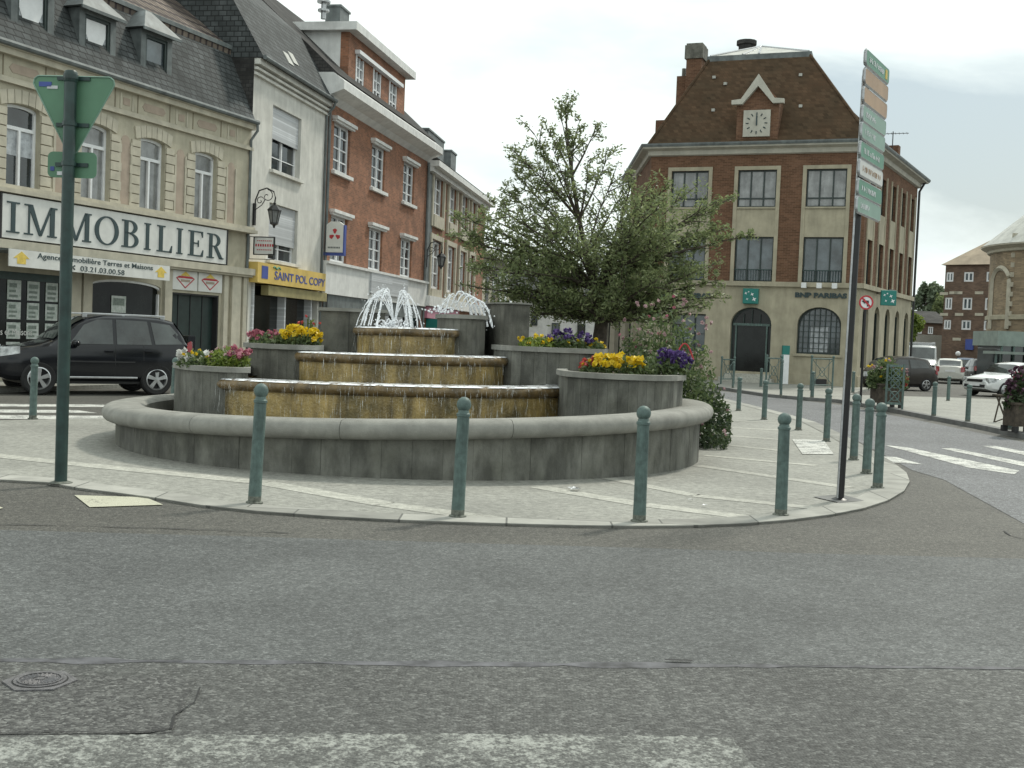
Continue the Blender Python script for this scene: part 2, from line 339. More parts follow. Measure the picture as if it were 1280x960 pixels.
for k, c in dict(fl_yellow=((.62, .42, .01), (.8, .62, .03)), fl_pink=((.34, .08, .13), (.58, .24, .29)), fl_purple=((.05, .03, .13), (.14, .08, .27)), fl_white=((.6, .6, .58), (.85, .85, .82)), fl_red=((.40, .04, .05), (.7, .15, .12)), fl_wine=((.07, .03, .05), (.17, .09, .13)), fl_pale=((.36, .22, .24), (.6, .42, .42))).items():
    M[k] = leafmat(k, c[0], c[1], .25)
def watermat(name, dens, scale, c=(.9, .93, .95), stretch=(6, 6, .5)):
    m = bpy.data.materials.new(name); m.use_nodes = True; nt = m.node_tree; b = nt.nodes['Principled BSDF']; L = nt.links.new
    b.inputs['Base Color'].default_value = tuple(c)+(1,); b.inputs['Roughness'].default_value = .12; setin(b, 'Specular IOR Level', .8)
    t = N(nt, 'ShaderNodeTexCoord'); mp = N(nt, 'ShaderNodeMapping'); mp.inputs['Scale'].default_value = stretch; L(t.outputs['Object'], mp.inputs[0])
    n = N(nt, 'ShaderNodeTexNoise', Scale=scale, Detail=5, Roughness=.7); L(mp.outputs[0], n.inputs['Vector'])
    r = N(nt, 'ShaderNodeValToRGB'); r.color_ramp.elements[0].position = dens; r.color_ramp.elements[1].position = dens+.18; L(n.outputs['Fac'], r.inputs[0])
    tr = N(nt, 'ShaderNodeBsdfTransparent'); mx = N(nt, 'ShaderNodeMixShader'); L(r.outputs[0], mx.inputs[0]); L(tr.outputs[0], mx.inputs[1]); L(b.outputs[0], mx.inputs[2])
    L(mx.outputs[0], nt.nodes['Material Output'].inputs[0])
    return m
M['fall'] = watermat('falling_water', .565, 5, (.8, .82, .8), (14, 14, .8))
M['jet'] = watermat('water_jet', .30, 12, (.95, .97, 1), (3, 3, 3))
M['painted_glint'] = watermat('painted_glint', .36, 4, (.95, .97, 1), (2, 2, 2))  # white patches paint the glint of light on water along the tier lips
M['water'] = mat('basin_water', (.06, .055, .03), .06, .3, 3, bump=.35, bscale=9, spec=.8)

# ------------------------------------------------------------------ text
def text(mb, s, u0, u1, v0, v1, y0, y1, m=0, bold=0, italic=0, fix=True):
    cu = bpy.data.curves.new('txt', 'FONT'); cu.body = s; cu.extrude = 0; cu.offset = bold; cu.shear = italic; cu.resolution_u = 3
    o = bpy.data.objects.new('txt', cu); COL.objects.link(o)
    dg = bpy.context.evaluated_depsgraph_get(); dg.update(); me = bpy.data.meshes.new_from_object(o.evaluated_get(dg))
    vs = [v.co.copy() for v in me.vertices]; fs = [tuple(p.vertices) for p in me.polygons]
    ed = {}
    for f in fs:
        for i in range(len(f)):
            a, b = f[i], f[(i+1) % len(f)]; ed.setdefault((min(a, b), max(a, b)), []).append((a, b))
    x0, x1 = min(v.x for v in vs), max(v.x for v in vs); q0, q1 = min(v.y for v in vs), max(v.y for v in vs)
    n = len(vs); X = lambda v: u0+(v.x-x0)/(x1-x0)*(u1-u0); Z = lambda v: v0+(v.y-q0)/(q1-q0)*(v1-v0)
    out = [(X(v), y0, Z(v)) for v in vs]+[(X(v), y1, Z(v)) for v in vs]
    nf = [f for f in fs]+[(a, b, b+n, a+n) for k, l in ed.items() if len(l) == 1 for a, b in l]
    mb.add(out, nf, m)
    bpy.data.objects.remove(o); bpy.data.curves.remove(cu); bpy.data.meshes.remove(me)
    return mb
def serif(mb, ch, u, w, v0, v1, y0, y1, m=0):
    h = v1-v0; T = .27*min(w, h*.75) if ch != 'I' else .25*h*.7; t = T*.35; s = h*.05
    def q(*p): mb.slab([(u+a*w, v0+b*h) for a, b in p], y0, y1, m)
    def rc(a0, a1, b0, b1): mb.slab([(u+a0, v0+b0), (u+a1, v0+b0), (u+a1, v0+b1), (u+a0, v0+b1)], y0, y1, m)
    def ring(cx, cz, rx, rz, th_x, th_z, a0, a1, n=20):
        P = []
        for i in range(n+1):
            a = a0+(a1-a0)*i/n; P.append((math.cos(a), math.sin(a)))
        for (c1, s1), (c2, s2) in zip(P, P[1:]):
            mb.slab([(cx+rx*c1, cz+rz*s1), (cx+rx*c2, cz+rz*s2), (cx+(rx-th_x)*c2, cz+(rz-th_z)*s2), (cx+(rx-th_x)*c1, cz+(rz-th_z)*s1)], y0, y1, m)
    def stem(x, T): rc(x, x+T, s, h-s)
    def ser(x0, x1, top=True, bot=True):
        if bot: rc(x0, x1, 0, s)
        if top: rc(x0, x1, h-s, h)
    P2 = math.pi/2
    if ch == 'I': stem(w/2-T/2, T); ser(0, w)
    elif ch == 'M':
        stem(w*.12, t); stem(w*.80, T); ser(0, w*.27, False); ser(w*.72, w*1.02, False); rc(0, w*.2, h-s, h); rc(w*.8, w*1.02, h-s, h)
        q((.09, 1), (.09+T/w*1.1, 1), (.53, .06), (.46, 0)); q((.46, 0), (.54, 0), (.86, 1), (.80, 1))
    elif ch == 'O': ring(u+w/2, v0+h/2, w/2, h*.515, T, s, 0, 2*math.pi, 32)
    elif ch == 'B':
        stem(w*.14, T); ser(0, w*.5); x = u+w*.45
        ring(x, v0+h*.755, w*.42, h*.245, T, s, -P2, P2, 14); ring(x, v0+h*.27, w*.5, h*.27, T, s, -P2, P2, 14)
        rc(w*.14, w*.46, h*.51, h*.51+s)
    elif ch == 'L': stem(w*.14, T); ser(0, w*.52, True, False); rc(0, w*.95, 0, s); q((.80, 0), (.97, 0), (1.0, .27), (.96, .27))
    elif ch == 'E':
        stem(w*.14, T); rc(0, w*.93, h-s, h); rc(0, w*.95, 0, s); rc(w*.2, w*.68, h*.49, h*.49+s)
        q((.82, 1), (.95, 1), (.95, .77), (.91, .77)); q((.80, 0), (.97, 0), (1.0, .27), (.96, .27)); q((.63, .38), (.69, .38), (.69, .64), (.63, .64))
    elif ch == 'R':
        stem(w*.14, T); ser(0, w*.45, True, True); x = u+w*.42
        ring(x, v0+h*.735, w*.42, h*.265, T, s, -P2, P2, 14); rc(w*.14, w*.45, h*.47, h*.47+s)
        q((.42, .49), (.42+T/w*1.1, .49), (1.02, 0), (1.02-T/w*1.15, 0)); rc(w*.78, w*1.07, 0, s)

# ------------------------------------------------------------------ facade frame
class Facade:
    def __init__(s, P0, P1):      # plan points, left to right as seen from the street
        s.P0 = Vector((P0[0], P0[1], 0)); s.d = (Vector((P1[0], P1[1], 0))-s.P0); s.L = s.d.length; s.d.normalize()
        s.n = Vector((-s.d.y, s.d.x, 0)); s.rz = math.atan2(s.d.y, s.d.x)
    def uv(s, x, y, off=0):       # off: metres behind (+) or in front (-) of the wall plane
        r = ray(x, y); P = s.P0+s.n*off; k = (P-O).dot(s.n)/r.dot(s.n); q = O+r*k
        return (q-s.P0).dot(s.d), q.z
    def u(s, x, y, off=0): return s.uv(x, y, off)[0]
    def v(s, x, y, off=0): return s.uv(x, y, off)[1]
    def root(s, name, label, cat, group=None): return empty(name, s.P0, s.rz, label, cat, group)
def wall(mb, u0, u1, v0, v1, ops, dep=.22, y=0.0, m=0, mr=None):
    mr = m if mr is None else mr
    us = sorted(set([u0, u1]+[a for o in ops for a in o[:2]])); vs = sorted(set([v0, v1]+[a for o in ops for a in o[2:4]]))
    for a, b in zip(us, us[1:]):
        for c, d in zip(vs, vs[1:]):
            mu, mv = (a+b)/2, (c+d)/2
            if any(o[0] < mu < o[1] and o[2] < mv < o[3] for o in ops): continue
            mb.quad((a, y, c), (b, y, c), (b, y, d), (a, y, d), m)
    for o in ops:
        a, b, c, d = o[:4]; rise = o[4] if len(o) > 4 else 0
        mb.quad((a, y, c), (a, y, d-rise), (a, y+dep, d-rise), (a, y+dep, c), mr); mb.quad((b, y, c), (b, y, d-rise), (b, y+dep, d-rise), (b, y+dep, c), mr)
        mb.quad((a, y, c), (b, y, c), (b, y+dep, c), (a, y+dep, c), mr)
        if rise:
            P = arc(a, b, d-rise, rise); 
            for p, q in zip(P, P[1:]):
                mb.quad((p[0], y, p[1]), (q[0], y, q[1]), (q[0], y, d), (p[0], y, d), m); mb.quad((p[0], y, p[1]), (q[0], y, q[1]), (q[0], y+dep, q[1]), (p[0], y+dep, p[1]), mr)
        else: mb.quad((a, y, d), (b, y, d), (b, y+dep, d), (a, y+dep, d), mr)
def arc(a, b, z, rise, n=14):
    return [((a+b)/2-(b-a)/2*math.cos(math.pi*i/n), z+rise*math.sin(math.pi*i/n)) for i in range(n+1)]
def body(mb, L, dep, h, m=0, m2=None):   # the other walls of a block
    m2 = m if m2 is None else m2
    mb.quad((0, 0, 0), (0, dep, 0), (0, dep, h), (0, 0, h), m2); mb.quad((L, 0, 0), (L, dep, 0), (L, dep, h), (L, 0, h), m2)
    mb.quad((0, dep, 0), (L, dep, 0), (L, dep, h), (0, dep, h), m2); mb.quad((0, 0, h), (L, 0, h), (L, dep, h), (0, dep, h), m2)
def window(par, u0, u1, v0, v1, y=.16, cols=2, rows=0, fm='whiteframe', gm='glass', t=.06, transom=0, sill=None, name='window', rise=0, mm=None, fy=.07, curtain=None, surround=None):
    mm = mm or t*.8
    f = MB()
    f.box(u0, u0+t, y-fy, y, v0, v1); f.box(u1-t, u1, y-fy, y, v0, v1); f.box(u0+t, u1-t, y-fy, y, v0, v0+t)
    if rise: 
        for p, q in zip(arc(u0, u1, v1-rise, rise), arc(u0, u1, v1-rise, rise)[1:]):
            f.slab([p, q, (q[0]*.9+(u0+u1)/2*.1, q[1]-t), (p[0]*.9+(u0+u1)/2*.1, p[1]-t)], y-fy, y)
    else: f.box(u0+t, u1-t, y-fy, y, v1-t, v1)
    top = v1-t
    if transom: zt = v1-(v1-v0)*transom; f.box(u0+t, u1-t, y-fy-.01, y, zt-t*.6, zt+t*.6); top = zt-t*.6
    if rise and not transom: top = v1-rise
    for i in range(1, cols): uc = u0+(u1-u0)*i/cols; f.box(uc-mm*.6, uc+mm*.6, y-fy-.015, y, v0+t, top)
    for i in range(1, rows): vc = v0+(v1-v0)*i/rows; f.box(u0+t, u1-t, y-fy+.01, y-.005, vc-mm*.28, vc+mm*.28)
    o = f.build(name, M[fm], par)
    g = MB()
    if rise: g.slab([(u0, v0), (u1, v0)]+list(reversed(arc(u0, u1, v1-rise, rise))), y-.018, y+.01)
    else: g.box(u0+.01, u1-.01, y-.018, y+.01, v0+.01, v1-.01)
    g.build('pane', M[gm], o)
    if curtain:
        c = MB(); c.box(u0+t, u1-t, y-.03, y-.02, v0+(v1-v0)*curtain[0], v0+(v1-v0)*curtain[1]-t); c.build('curtain', M[curtain[2]], o)
    if sill:
        sb = MB(); sb.box(u0-sill[0], u1+sill[0], -sill[1], y-fy-.003, v0-sill[2], v0+.004); sb.build('sill', M[sill[3]], o)
    return o
# ================================================================== SETTING
def sheet(name, pts, z, m, kind='structure'):
    o = MB().poly([(p[0], p[1], z) for p in pts]).build(name, M[m], fix=False); return tag(o, kind=kind) if kind else o
MB().quad((-400, -60, 0), (400, -60, 0), (400, 700, 0), (-400, 700, 0)).build('ground', M['asphalt_old'], fix=False)['kind'] = 'structure'
g = lambda x, y: (G(x, y).x, G(x, y).y)
sheet('road', [(-30, 1), (30, 1), (30, g(1280, 697)[1]-1.2), g(1280, 699), g(1000, 692), g(820, 686), g(640, 681), g(300, 671), g(0, 663), (-12, 9.0), (-30, 8.2)], .004, 'asphalt')
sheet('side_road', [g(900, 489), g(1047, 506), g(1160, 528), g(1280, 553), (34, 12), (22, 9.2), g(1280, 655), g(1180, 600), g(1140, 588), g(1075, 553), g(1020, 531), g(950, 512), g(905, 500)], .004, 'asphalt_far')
sheet('road', [(-14, 1.2), (14, 1.2), g(1500, 842), g(980, 836), g(640, 833), g(300, 830), g(-300, 826)], .0052, 'asphalt_near')
sheet('road_patch', [g(-60, 846), g(120, 846), g(246, 850), g(232, 880), g(214, 918), g(60, 920), g(-60, 921)], .0072, 'asphalt_patch')
# tar seam across the road and the cracked patch edge
def ribbon(name, pxs, wd, z, m, kind='structure', jit=0):
    P = [Vector(g(*p)) for p in pxs]; Q = []
    for a, b in zip(P, P[1:]):
        n = max(1, int((b-a).length/.12)) if jit else 1
        for i in range(n): Q.append(a.lerp(b, i/n)+Vector((random.uniform(-jit, jit), random.uniform(-jit, jit))))
    Q.append(P[-1]); mb = MB(); L = []; 
    for i, p in enumerate(Q):
        t = (Q[min(i+1, len(Q)-1)]-Q[max(i-1, 0)]).normalized(); k = wd/2*(random.uniform(.25, 1.4) if jit else 1)
        L.append((p+Vector((-t.y, t.x))*k, p-Vector((-t.y, t.x))*k))
    for (a, b), (c, d) in zip(L, L[1:]): mb.quad((a.x, a.y, z), (c.x, c.y, z), (d.x, d.y, z), (b.x, b.y, z))
    o = mb.build(name, M[m], fix=False); o['kind'] = kind; return o
ribbon('tar_seam', [(-80, 826), (300, 829), (640, 832), (980, 834), (1380, 838)], .085, .0068, 'tar', jit=.004)
ribbon('road_crack', [(-20, 921), (60, 919), (190, 918), (215, 915), (222, 896), (240, 880), (250, 862)], .010, .0125, 'crack', jit=.014)
ribbon('road_crack', [(140, 826), (190, 829), (230, 828)], .008, .0165, 'crack', jit=.006)
ribbon('road_crack', [(830, 828.5), (865, 829.5)], .02, .0165, 'crack', jit=.004)
ribbon('road_crack', [(-20, 656), (60, 657), (200, 661), (360, 667)], .015, .0065, 'crack', jit=.012)
ribbon('road_crack', [(1255, 664), (1262, 670), (1290, 676)], .02, .0065, 'crack', jit=.01)
# painted markings
sheet('road_marking', [g(-300, 928)]+[g(-20+i*8, 924-4*math.sin(i/38)+random.uniform(-1.6, 1.6)) for i in range(116)]+[g(915+i*4+random.uniform(-3, 3), 924+i*5) for i in range(16)]+[g(985, 1010), g(-300, 1010)], .0092, 'paint_old')
sheet('road_marking', [g(93, 620), g(182, 622.5), g(204, 632), g(112, 635)], .0085, 'paint_cream')
sheet('road_marking', [g(-30, 634), g(-10, 631), g(4, 636), g(-10, 640)], .0085, 'paint_cream')
for k, (ya, yb) in enumerate([(504.5, 508), (511.5, 515.5), (518.5, 523.5)]):
    sheet('zebra_stripe', [g(-90, ya), g([128, 100, 140][k]-k*3, ya+1.5), g([150, 122, 128][k], yb+1), g(-90, yb)], .004, 'paint')
sheet('zebra_stripe', [g(1104, 571), g(1120, 572), g(1153, 581), g(1104, 578)], .0085, 'paint')
sheet('zebra_stripe', [g(1106, 557), g(1135, 560), g(1274, 589), g(1268, 593.5), g(1210, 585)], .0085, 'paint')
sheet('zebra_stripe', [g(1176, 561), g(1192, 561), g(1300, 582), g(1296, 587)], .0085, 'paint')
sheet('zebra_stripe', [g(1228, 558), g(1244, 558), g(1330, 574), g(1326, 579)], .0085, 'paint')
# fountain island
front = [(-160, 590), (-60, 597), (0, 602.5), (60, 606), (98, 613), (185, 624), (250, 634.5), (320, 642), (400, 648), (480, 652.5), (560, 655.5), (640, 658), (720, 660), (800, 660.8), (870, 660), (930, 657.5), (990, 652.5), (1040, 646), (1080, 638), (1110, 628), (1130, 616), (1137, 604), (1133, 593), (1115, 579), (1085, 562), (1060, 548), (1020, 529), (985, 519), (950, 510), (905, 499)]
FP = [Vector(g(*p)) for p in front]
back = [Vector((4, 37.5)), Vector((-3, 33)), Vector((-6, 26)), Vector(g(205, 507)), Vector(g(140, 524)), Vector(g(0, 527)), Vector(g(-160, 522))]
ISL = FP+back
MB().prism([tuple(p) for p in ISL], -.1, .02).build('pavement', M['paving'], fix=False)['kind'] = 'structure'
def offset(P, d):
    Q = []
    for i, p in enumerate(P):
        t = (P[min(i+1, len(P)-1)]-P[max(i-1, 0)]).normalized(); Q.append(p+Vector((-t.y, t.x))*d)
    return Q
I1 = offset(FP, .32); mb = MB()
for a, b, c, d in zip(FP, FP[1:], I1[1:], I1): mb.quad((a.x, a.y, .0265), (b.x, b.y, .0265), (c.x, c.y, .0265), (d.x, d.y, .0265)); mb.quad((a.x, a.y, -.05), (b.x, b.y, -.05), (b.x, b.y, .0265), (a.x, a.y, .0265))
mb.build('kerb', M['kerb'], fix=False)['kind'] = 'structure'
for a, b, wd in [((-60, 566), (100, 583), .28), ((100, 583), (330, 606), .28), ((330, 606), (480, 633), .28), ((480, 633), (640, 655), .28), ((672, 611), (800, 633), .26), ((800, 633), (962, 653), .26),
                 ((872, 584), (1062, 612), .22), ((880, 571), (1020, 584), .2), ((890, 556), (975, 565), .2), ((892, 545), (975, 551), .2), ((893, 535), (990, 540), .2), ((895, 526), (985, 531), .2), ((760, 600), (868, 622), .2), ((868, 622), (1040, 640), .22)]:
    ribbon('paving_band', [a, b], wd, .0232, 'paving_light')
sheet('pavement_marking', [g(990, 551), g(1029, 551.5), g(1042, 570), g(1003, 570)], .029, 'paint')
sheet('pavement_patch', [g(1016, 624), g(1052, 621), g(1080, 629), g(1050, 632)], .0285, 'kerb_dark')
# bank side pavement and the kerb of the square
bk = [(840, 486), (899, 487), (958, 496.5), (1010, 501), (1047, 503.5), (1100, 512.5), (1160, 524.5), (1220, 536), (1280, 549), (1420, 580)]
BP = [Vector(g(*p)) for p in bk]; BB = [Vector((36, 30)), Vector(g(1280, 504)), Vector(g(1180, 500)), Vector(g(1060, 497)), Vector((19.5, 60)), Vector((6, 62)), Vector((4, 50))]
MB().prism([tuple(p) for p in BP+BB], -.1, .10).build('pavement', M['paving'], fix=False)['kind'] = 'structure'
I2 = offset(BP, .22); mb = MB()
for a, b, c, d in zip(BP, BP[1:], I2[1:], I2): mb.quad((a.x, a.y, .104), (b.x, b.y, .104), (c.x, c.y, .104), (d.x, d.y, .104)); mb.quad((a.x-.003, a.y-.006, -.05), (b.x-.003, b.y-.006, -.05), (b.x-.003, b.y-.006, .104), (a.x-.003, a.y-.006, .104))
mb.build('kerb', M['kerb_dark'], fix=False)['kind'] = 'structure'

# ================================================================== BUILDINGS, LEFT ROW
dv = ray(1230, 446); dv = Vector((dv.x, dv.y, 0)).normalized()
O2 = at(307, 409, 36.2); O2 = Vector((O2.x, O2.y, 0))
F1 = Facade(O2-dv*15.5, O2)
dr_ = ray(912, 433); dr_ = Vector((dr_.x, dr_.y, 0)).normalized()
def hitdir(P, d, px, py):   # where the vertical plane through P along d is seen at (px,py)
    n = Vector((-d.y, d.x, 0)); r = ray(px, py); k = (P-O).dot(n)/r.dot(n); q = O+r*k; return Vector((q.x, q.y, 0))
P3 = hitdir(O2, dr_, 403, 300); P4 = hitdir(O2, dr_, 531, 300)
F2 = Facade(O2, P3); F3 = Facade(P3, P4)
dg_ = ray(850, 431); dg_ = Vector((dg_.x, dg_.y, 0)).normalized()
P5 = hitdir(P4, dg_, 603, 360)
F4 = Facade(P4, P5)
d5 = ray(815, 430); d5 = Vector((d5.x, d5.y, 0)).normalized(); P5b = P5+F4.n*1.0; P6 = hitdir(P5b, d5, 668, 360); F5 = Facade(P5b, P6)
# pavement in front of the row
o1, o2, o3 = F1.P0-F1.n*2.3, P3-F2.n*1.9, P5-F4.n*2
MB().prism([(F1.P0.x, F1.P0.y), (o1.x, o1.y), ((O2-F1.n*2.2).x, (O2-F1.n*2.2).y), (o2.x, o2.y), (o3.x, o3.y), (P5.x, P5.y)], -.1, .10).build('pavement', M['paving'], fix=False)['kind'] = 'structure'

# ---- 1. cream estate-agency building
A = F1.root('shop_building', 'cream stone building with slate mansard roof and dormers above the large estate agency shopfront', 'building', 'buildings along the left side of the square')
fz = F1
def pxwin(Fc, x0, x1, y0, y1):
    xm = (x0+x1)/2; return Fc.u(x0, (y0+y1)/2), Fc.u(x1, (y0+y1)/2), Fc.v(xm, y1), Fc.v(xm, y0)
EV = fz.v(305, 152)
W = [pxwin(fz, 10, 47, 133, 239), pxwin(fz, 103, 135, 157, 256), pxwin(fz, 172, 208, 173, 269), pxwin(fz, 242, 271, 189, 281)]
sp = (W[3][0]-W[2][0]); wv0 = sum(q[2] for q in W)/4; wv1 = sum(q[3] for q in W)/4; ww = sum(q[1]-q[0] for q in W)/4
Wc = [(q[0]+q[1])/2 for q in W]; Wc = [Wc[0]-(Wc[1]-Wc[0])]+Wc
ops = [(c-ww/2, c+ww/2, wv0, wv1, .09) for c in Wc]
SH = fz.v(150, 330)-.25       # shopfront head
us = lambda x, y=400: fz.u(x, y)
sw1 = (us(-60), us(82), .6, 2.9); sw2 = (us(114), us(200), .6, fz.v(150, 344)-.1); gar = (us(213), us(273), .1, fz.v(240, 367))
ops2 = [(sw1[0], sw1[1], .55, gar[3]+.18), (sw2[0], sw2[1], .55, gar[3]+.22, .16), (gar[0], gar[1], .1, gar[3])]
mb = MB(); wall(mb, 0, fz.L, 0, EV, ops+ops2, .24); body(mb, fz.L, 9, EV); mb.build('wall', M['cream'], A)
for k, c in enumerate(Wc):
    w_ = window(A, c-ww/2, c+ww/2, wv0, wv1, .2, 2, 0, 'whiteframe', 'glass_c' if k not in (1,) else 'glass', .07, .27, (.1, .1, .1, 'cream2'), rise=.09, curtain=(.42, .75, 'glass_lt') if k == 1 else None)
# stone dressings: quoined jambs, arch voussoirs, panels, frieze
tr = MB(); jn = MB(); pp = MB()
zs = wv0-.02; ze = wv1+.42
for c in Wc:
    for s in (-1, 1):
        x0 = c+s*(ww/2+.02); x1 = c+s*(ww/2+.36); a, b = min(x0, x1), max(x0, x1); z = zs
        k = 0
        while z < wv1-.15:
            e = .0 if k % 2 else .06; a2, b2 = (a-e, b) if s < 0 else (a, b+e)
            tr.box(a2, b2, -.035, -.002, z+.012, min(z+.235, wv1-.14)); jn.box(a2, b2, -.012, -.001, z-.012, z+.012); z += .25; k += 1
    n = 7
    for i in range(n):
        t0, t1 = (i-n/2)/n*(ww+.55), (i+1-n/2)/n*(ww+.55)
        f0 = lambda t: wv1-.16+.17*math.cos(min(1, abs(t)/(ww/2+.3))*1.35); 
        tr.slab([(c+t0*.93+.01, f0(t0)+.01), (c+t1*.93-.01, f0(t1)+.01), (c+t1-.01, f0(t1)+.33), (c+t0+.01, f0(t0)+.33)], -.04, -.002)
mid = [(p+q)/2 for p, q in zip(Wc, Wc[1:])]+[Wc[-1]+(Wc[-1]-Wc[-2])/2+.05]
for c in mid:
    hw = .17; pz0, pz1 = zs+.05, wv1-.25
    pp.slab([(c-hw, pz0), (c+hw, pz0)]+[(x, z) for x, z in reversed(arc(c-hw, c+hw, pz1, hw, 8))], -.008, -.001)
    tr.box(c-hw-.09, c-hw-.02, -.03, -.002, pz0-.06, pz1); tr.box(c+hw+.02, c+hw+.09, -.03, -.002, pz0-.06, pz1)
FR0 = fz.v(200, 165)+.02; FR0 = wv1+.42; 
tr.box(0, fz.L, -.10, -.002, FR0, FR0+.09); tr.box(0, fz.L, -.06, -.003, FR0+.091, FR0+.14)
fh = EV-.28-(FR0+.2)
for c in Wc:
    zc_ = FR0+.2+fh/2; h2 = fh*.3; w2 = .48
    pp.slab([(c-w2, zc_), (c-w2+.1, zc_-h2), (c+w2-.1, zc_-h2), (c+w2, zc_), (c+w2-.1, zc_+h2), (c-w2+.1, zc_+h2)], -.01, -.001)
    for a, b, cc_, d in ((c-.68, c-.64, 0, 1), (c+.64, c+.68, 0, 1)): jn.box(a, b, -.006, -.001, FR0+.16, EV-.2)
for c in mid:
    zc_ = FR0+.2+fh/2; pp.box(c-.13, c+.13, -.01, -.001, zc_-fh*.27, zc_+fh*.27); tr.box(c-.26, c-.2, -.02, -.001, FR0+.16, EV-.25); tr.box(c+.2, c+.26, -.02, -.001, FR0+.16, EV-.25)
tr.box(0, fz.L, -.16, -.001, EV-.2, EV-.06); tr.box(0, fz.L, -.22, -.002, EV-.059, EV+.03)
sgv0, sgv1 = fz.v(240, 322), fz.v(240, 287)
sb0 = fz.v(2, 296)-.0; st0 = fz.v(2, 248)
sgz0 = (fz.v(5, 296)+fz.v(283, 328))/2; sgz1 = (fz.v(5, 247)+fz.v(283, 292))/2
tr.box(0, fz.L, -.34, -.001, sgz1+.10, sgz1+.2); tr.box(0, fz.L, -.24, -.002, sgz1+.201, sgz1+.3); tr.box(0, fz.L, -.30, -.002, sgz0-.30, sgz0-.10); tr.box(0, fz.L, -.22, -.001, sgz0-.36, sgz0-.301)
for a, b in ((us(84), us(97)), (us(100), us(111)), (us(202), us(211)), (us(276), us(281)), (us(286), us(297)), (us(300), us(306))):
    tr.box(a, b, -.10, -.002, .0, sgz0-.365)
tr.box(us(286)-.04, us(306)+.05, -.16, -.004, .0, .55)
tr.build('stone_dressings', M['cream2'], A); jn.build('stone_joints', M['joint'], A); pp.build('inlaid_panels', M['pinkpanel'], A)
# sign board with raised letters
sg = MB(); ua, ub = fz.u(2, 270, -.28), fz.u(283, 310, -.28); SR = F1.root('shop_sign', 'long white sign board with dark serif letters reading IMMOBILIER', 'sign')
sg.box(ua, ub, -.28, -.003, sgz0-.06, sgz1+.06); sgo = sg.build('sign_board', M['signwhite'], SR)
fr = MB(); fr.box(ua-.06, ua, -.3, -.003, sgz0-.08, sgz1+.08); fr.box(ub, ub+.05, -.3, -.003, sgz0-.08, sgz1+.08); fr.build('frame', M['trim'], SR)
lt = MB(); LH = sgz1-sgz0
spans = [('I', 8, 24), ('M', 30, 70), ('M', 76, 113), ('O', 118, 148), ('B', 152, 174), ('I', 180, 188), ('L', 196, 215), ('I', 220.5, 228), ('E', 235, 254), ('R', 258.5, 278)]
for ch, xa, xb in spans:
    a, b = fz.u(xa, 275+xa*.12, -.28), fz.u(xb, 275+xb*.12, -.28); serif(lt, ch, a, b-a, sgz0+.07, sgz1-.10, -.30, -.281)
lt.build('lettering', M['signtext'], SR)
# awning with printed valance
off = -.95
za0, za1 = fz.v(120, 352, off)+.22, fz.v(120, 321, off)+.12
aw0, aw1 = fz.u(10, 330, off), fz.u(211, 345, off)
va0 = (fz.v(12, 331, off)+fz.v(208, 352, off))/2; va1 = (fz.v(12, 310, off)+fz.v(209, 333, off))/2
av = MB(); av.extr([(off, va1), (-.1, sgz0-.38), (-.1, sgz0-.41), (off+.03, va1-.03)], aw0, aw1); awn = av.build('awning', M['zinc'], A)
st = MB()
n = 44
for i in range(n):
    a = aw0+(aw1-aw0)*(i+.1)/n; st.extr([(off+.02, va1+.008), (-.12, sgz0-.372), (-.12, sgz0-.380), (off+.02, va1)], a, a+(aw1-aw0)/n*.45)
st.build('awning_stripes', M['dkgreen'], awn)
vl = MB(); vl.box(aw0, aw1, off-.03, off, va0, va1); vl.build('valance', M['signwhite'], awn)
tx = MB(); W_ = aw1-aw0; hh = va1-va0
text(tx, 'Agence Immobilière Terres et Maisons', aw0+W_*.15, aw0+W_*.875, va0+hh*.50, va0+hh*.92, off-.04, off-.031, bold=.006)
text(tx, '03.21.03.00.58', aw0+W_*.40, aw0+W_*.68, va0+hh*.09, va0+hh*.41, off-.04, off-.031)
tx.tube([(aw0+W_*.365, off-.037, va0+hh*.16), (aw0+W_*.35, off-.037, va0+hh*.3), (aw0+W_*.365, off-.037, va0+hh*.38)], .022, 6)
tx.build('lettering', M['signtext'], awn)
for q in (.065, .935):
    em = MB()
    c = aw0+W_*q; z = va0+hh*.5
    em.slab([(c-.24, z), (c, z+hh*.4), (c+.24, z), (c+.13, z), (c+.13, z-hh*.33), (c-.13, z-hh*.33), (c-.13, z)], off-.036, off-.031); em.build('emblem', M['gold'], awn)
# shop windows with property sheets, passage opening and diamond panels
g1 = MB(); g1.box(sw1[0], sw1[1], .12, .16, .55, gar[3]+.18); go = g1.build('shop_window', M['shopdark'], A)
fm = MB(); fm.box(sw1[0], sw1[1], .06, .118, .55, .62); fm.box(sw1[1]-.07, sw1[1], .06, .118, .62, gar[3]+.1); fm.box(sw1[0], sw1[1], .06, .118, gar[3]-.0, gar[3]+.18); fm.build('frame', M['dkgreen'], go)
cols_ = [(-22, -12), (-8, 2), (13, 30), (38, 53), (61, 76)]
for xa, xb in cols_:
    a, b = fz.u(xa, 380), fz.u(xb, 380)
    for (y0, y1) in ((376, 352), (400, 379), (424, 404), (446, 428)):
        z0, z1 = fz.v(45, y0), fz.v(45, y1); po = MB(); pt = po; po.box(a, b, .100, .112, z0, z1)
        for r_ in range(3):
            zz = z0+(z1-z0)*(.12+.25*r_); q = random.random()*.3; pt.box(a+(b-a)*.12, a+(b-a)*(.6+q), .094, .099, zz, zz+(z1-z0)*(.13 if r_ < 2 else .22), 1)
        po.build('property_sheet', [M['poster'], M['print']], go)
vt = MB(); text(vt, 'Terres et Maisons', fz.u(-16, 415), fz.u(44, 415), fz.v(20, 419), fz.v(20, 411), .09, .096); vt.build('lettering', M['signwhite'], go)
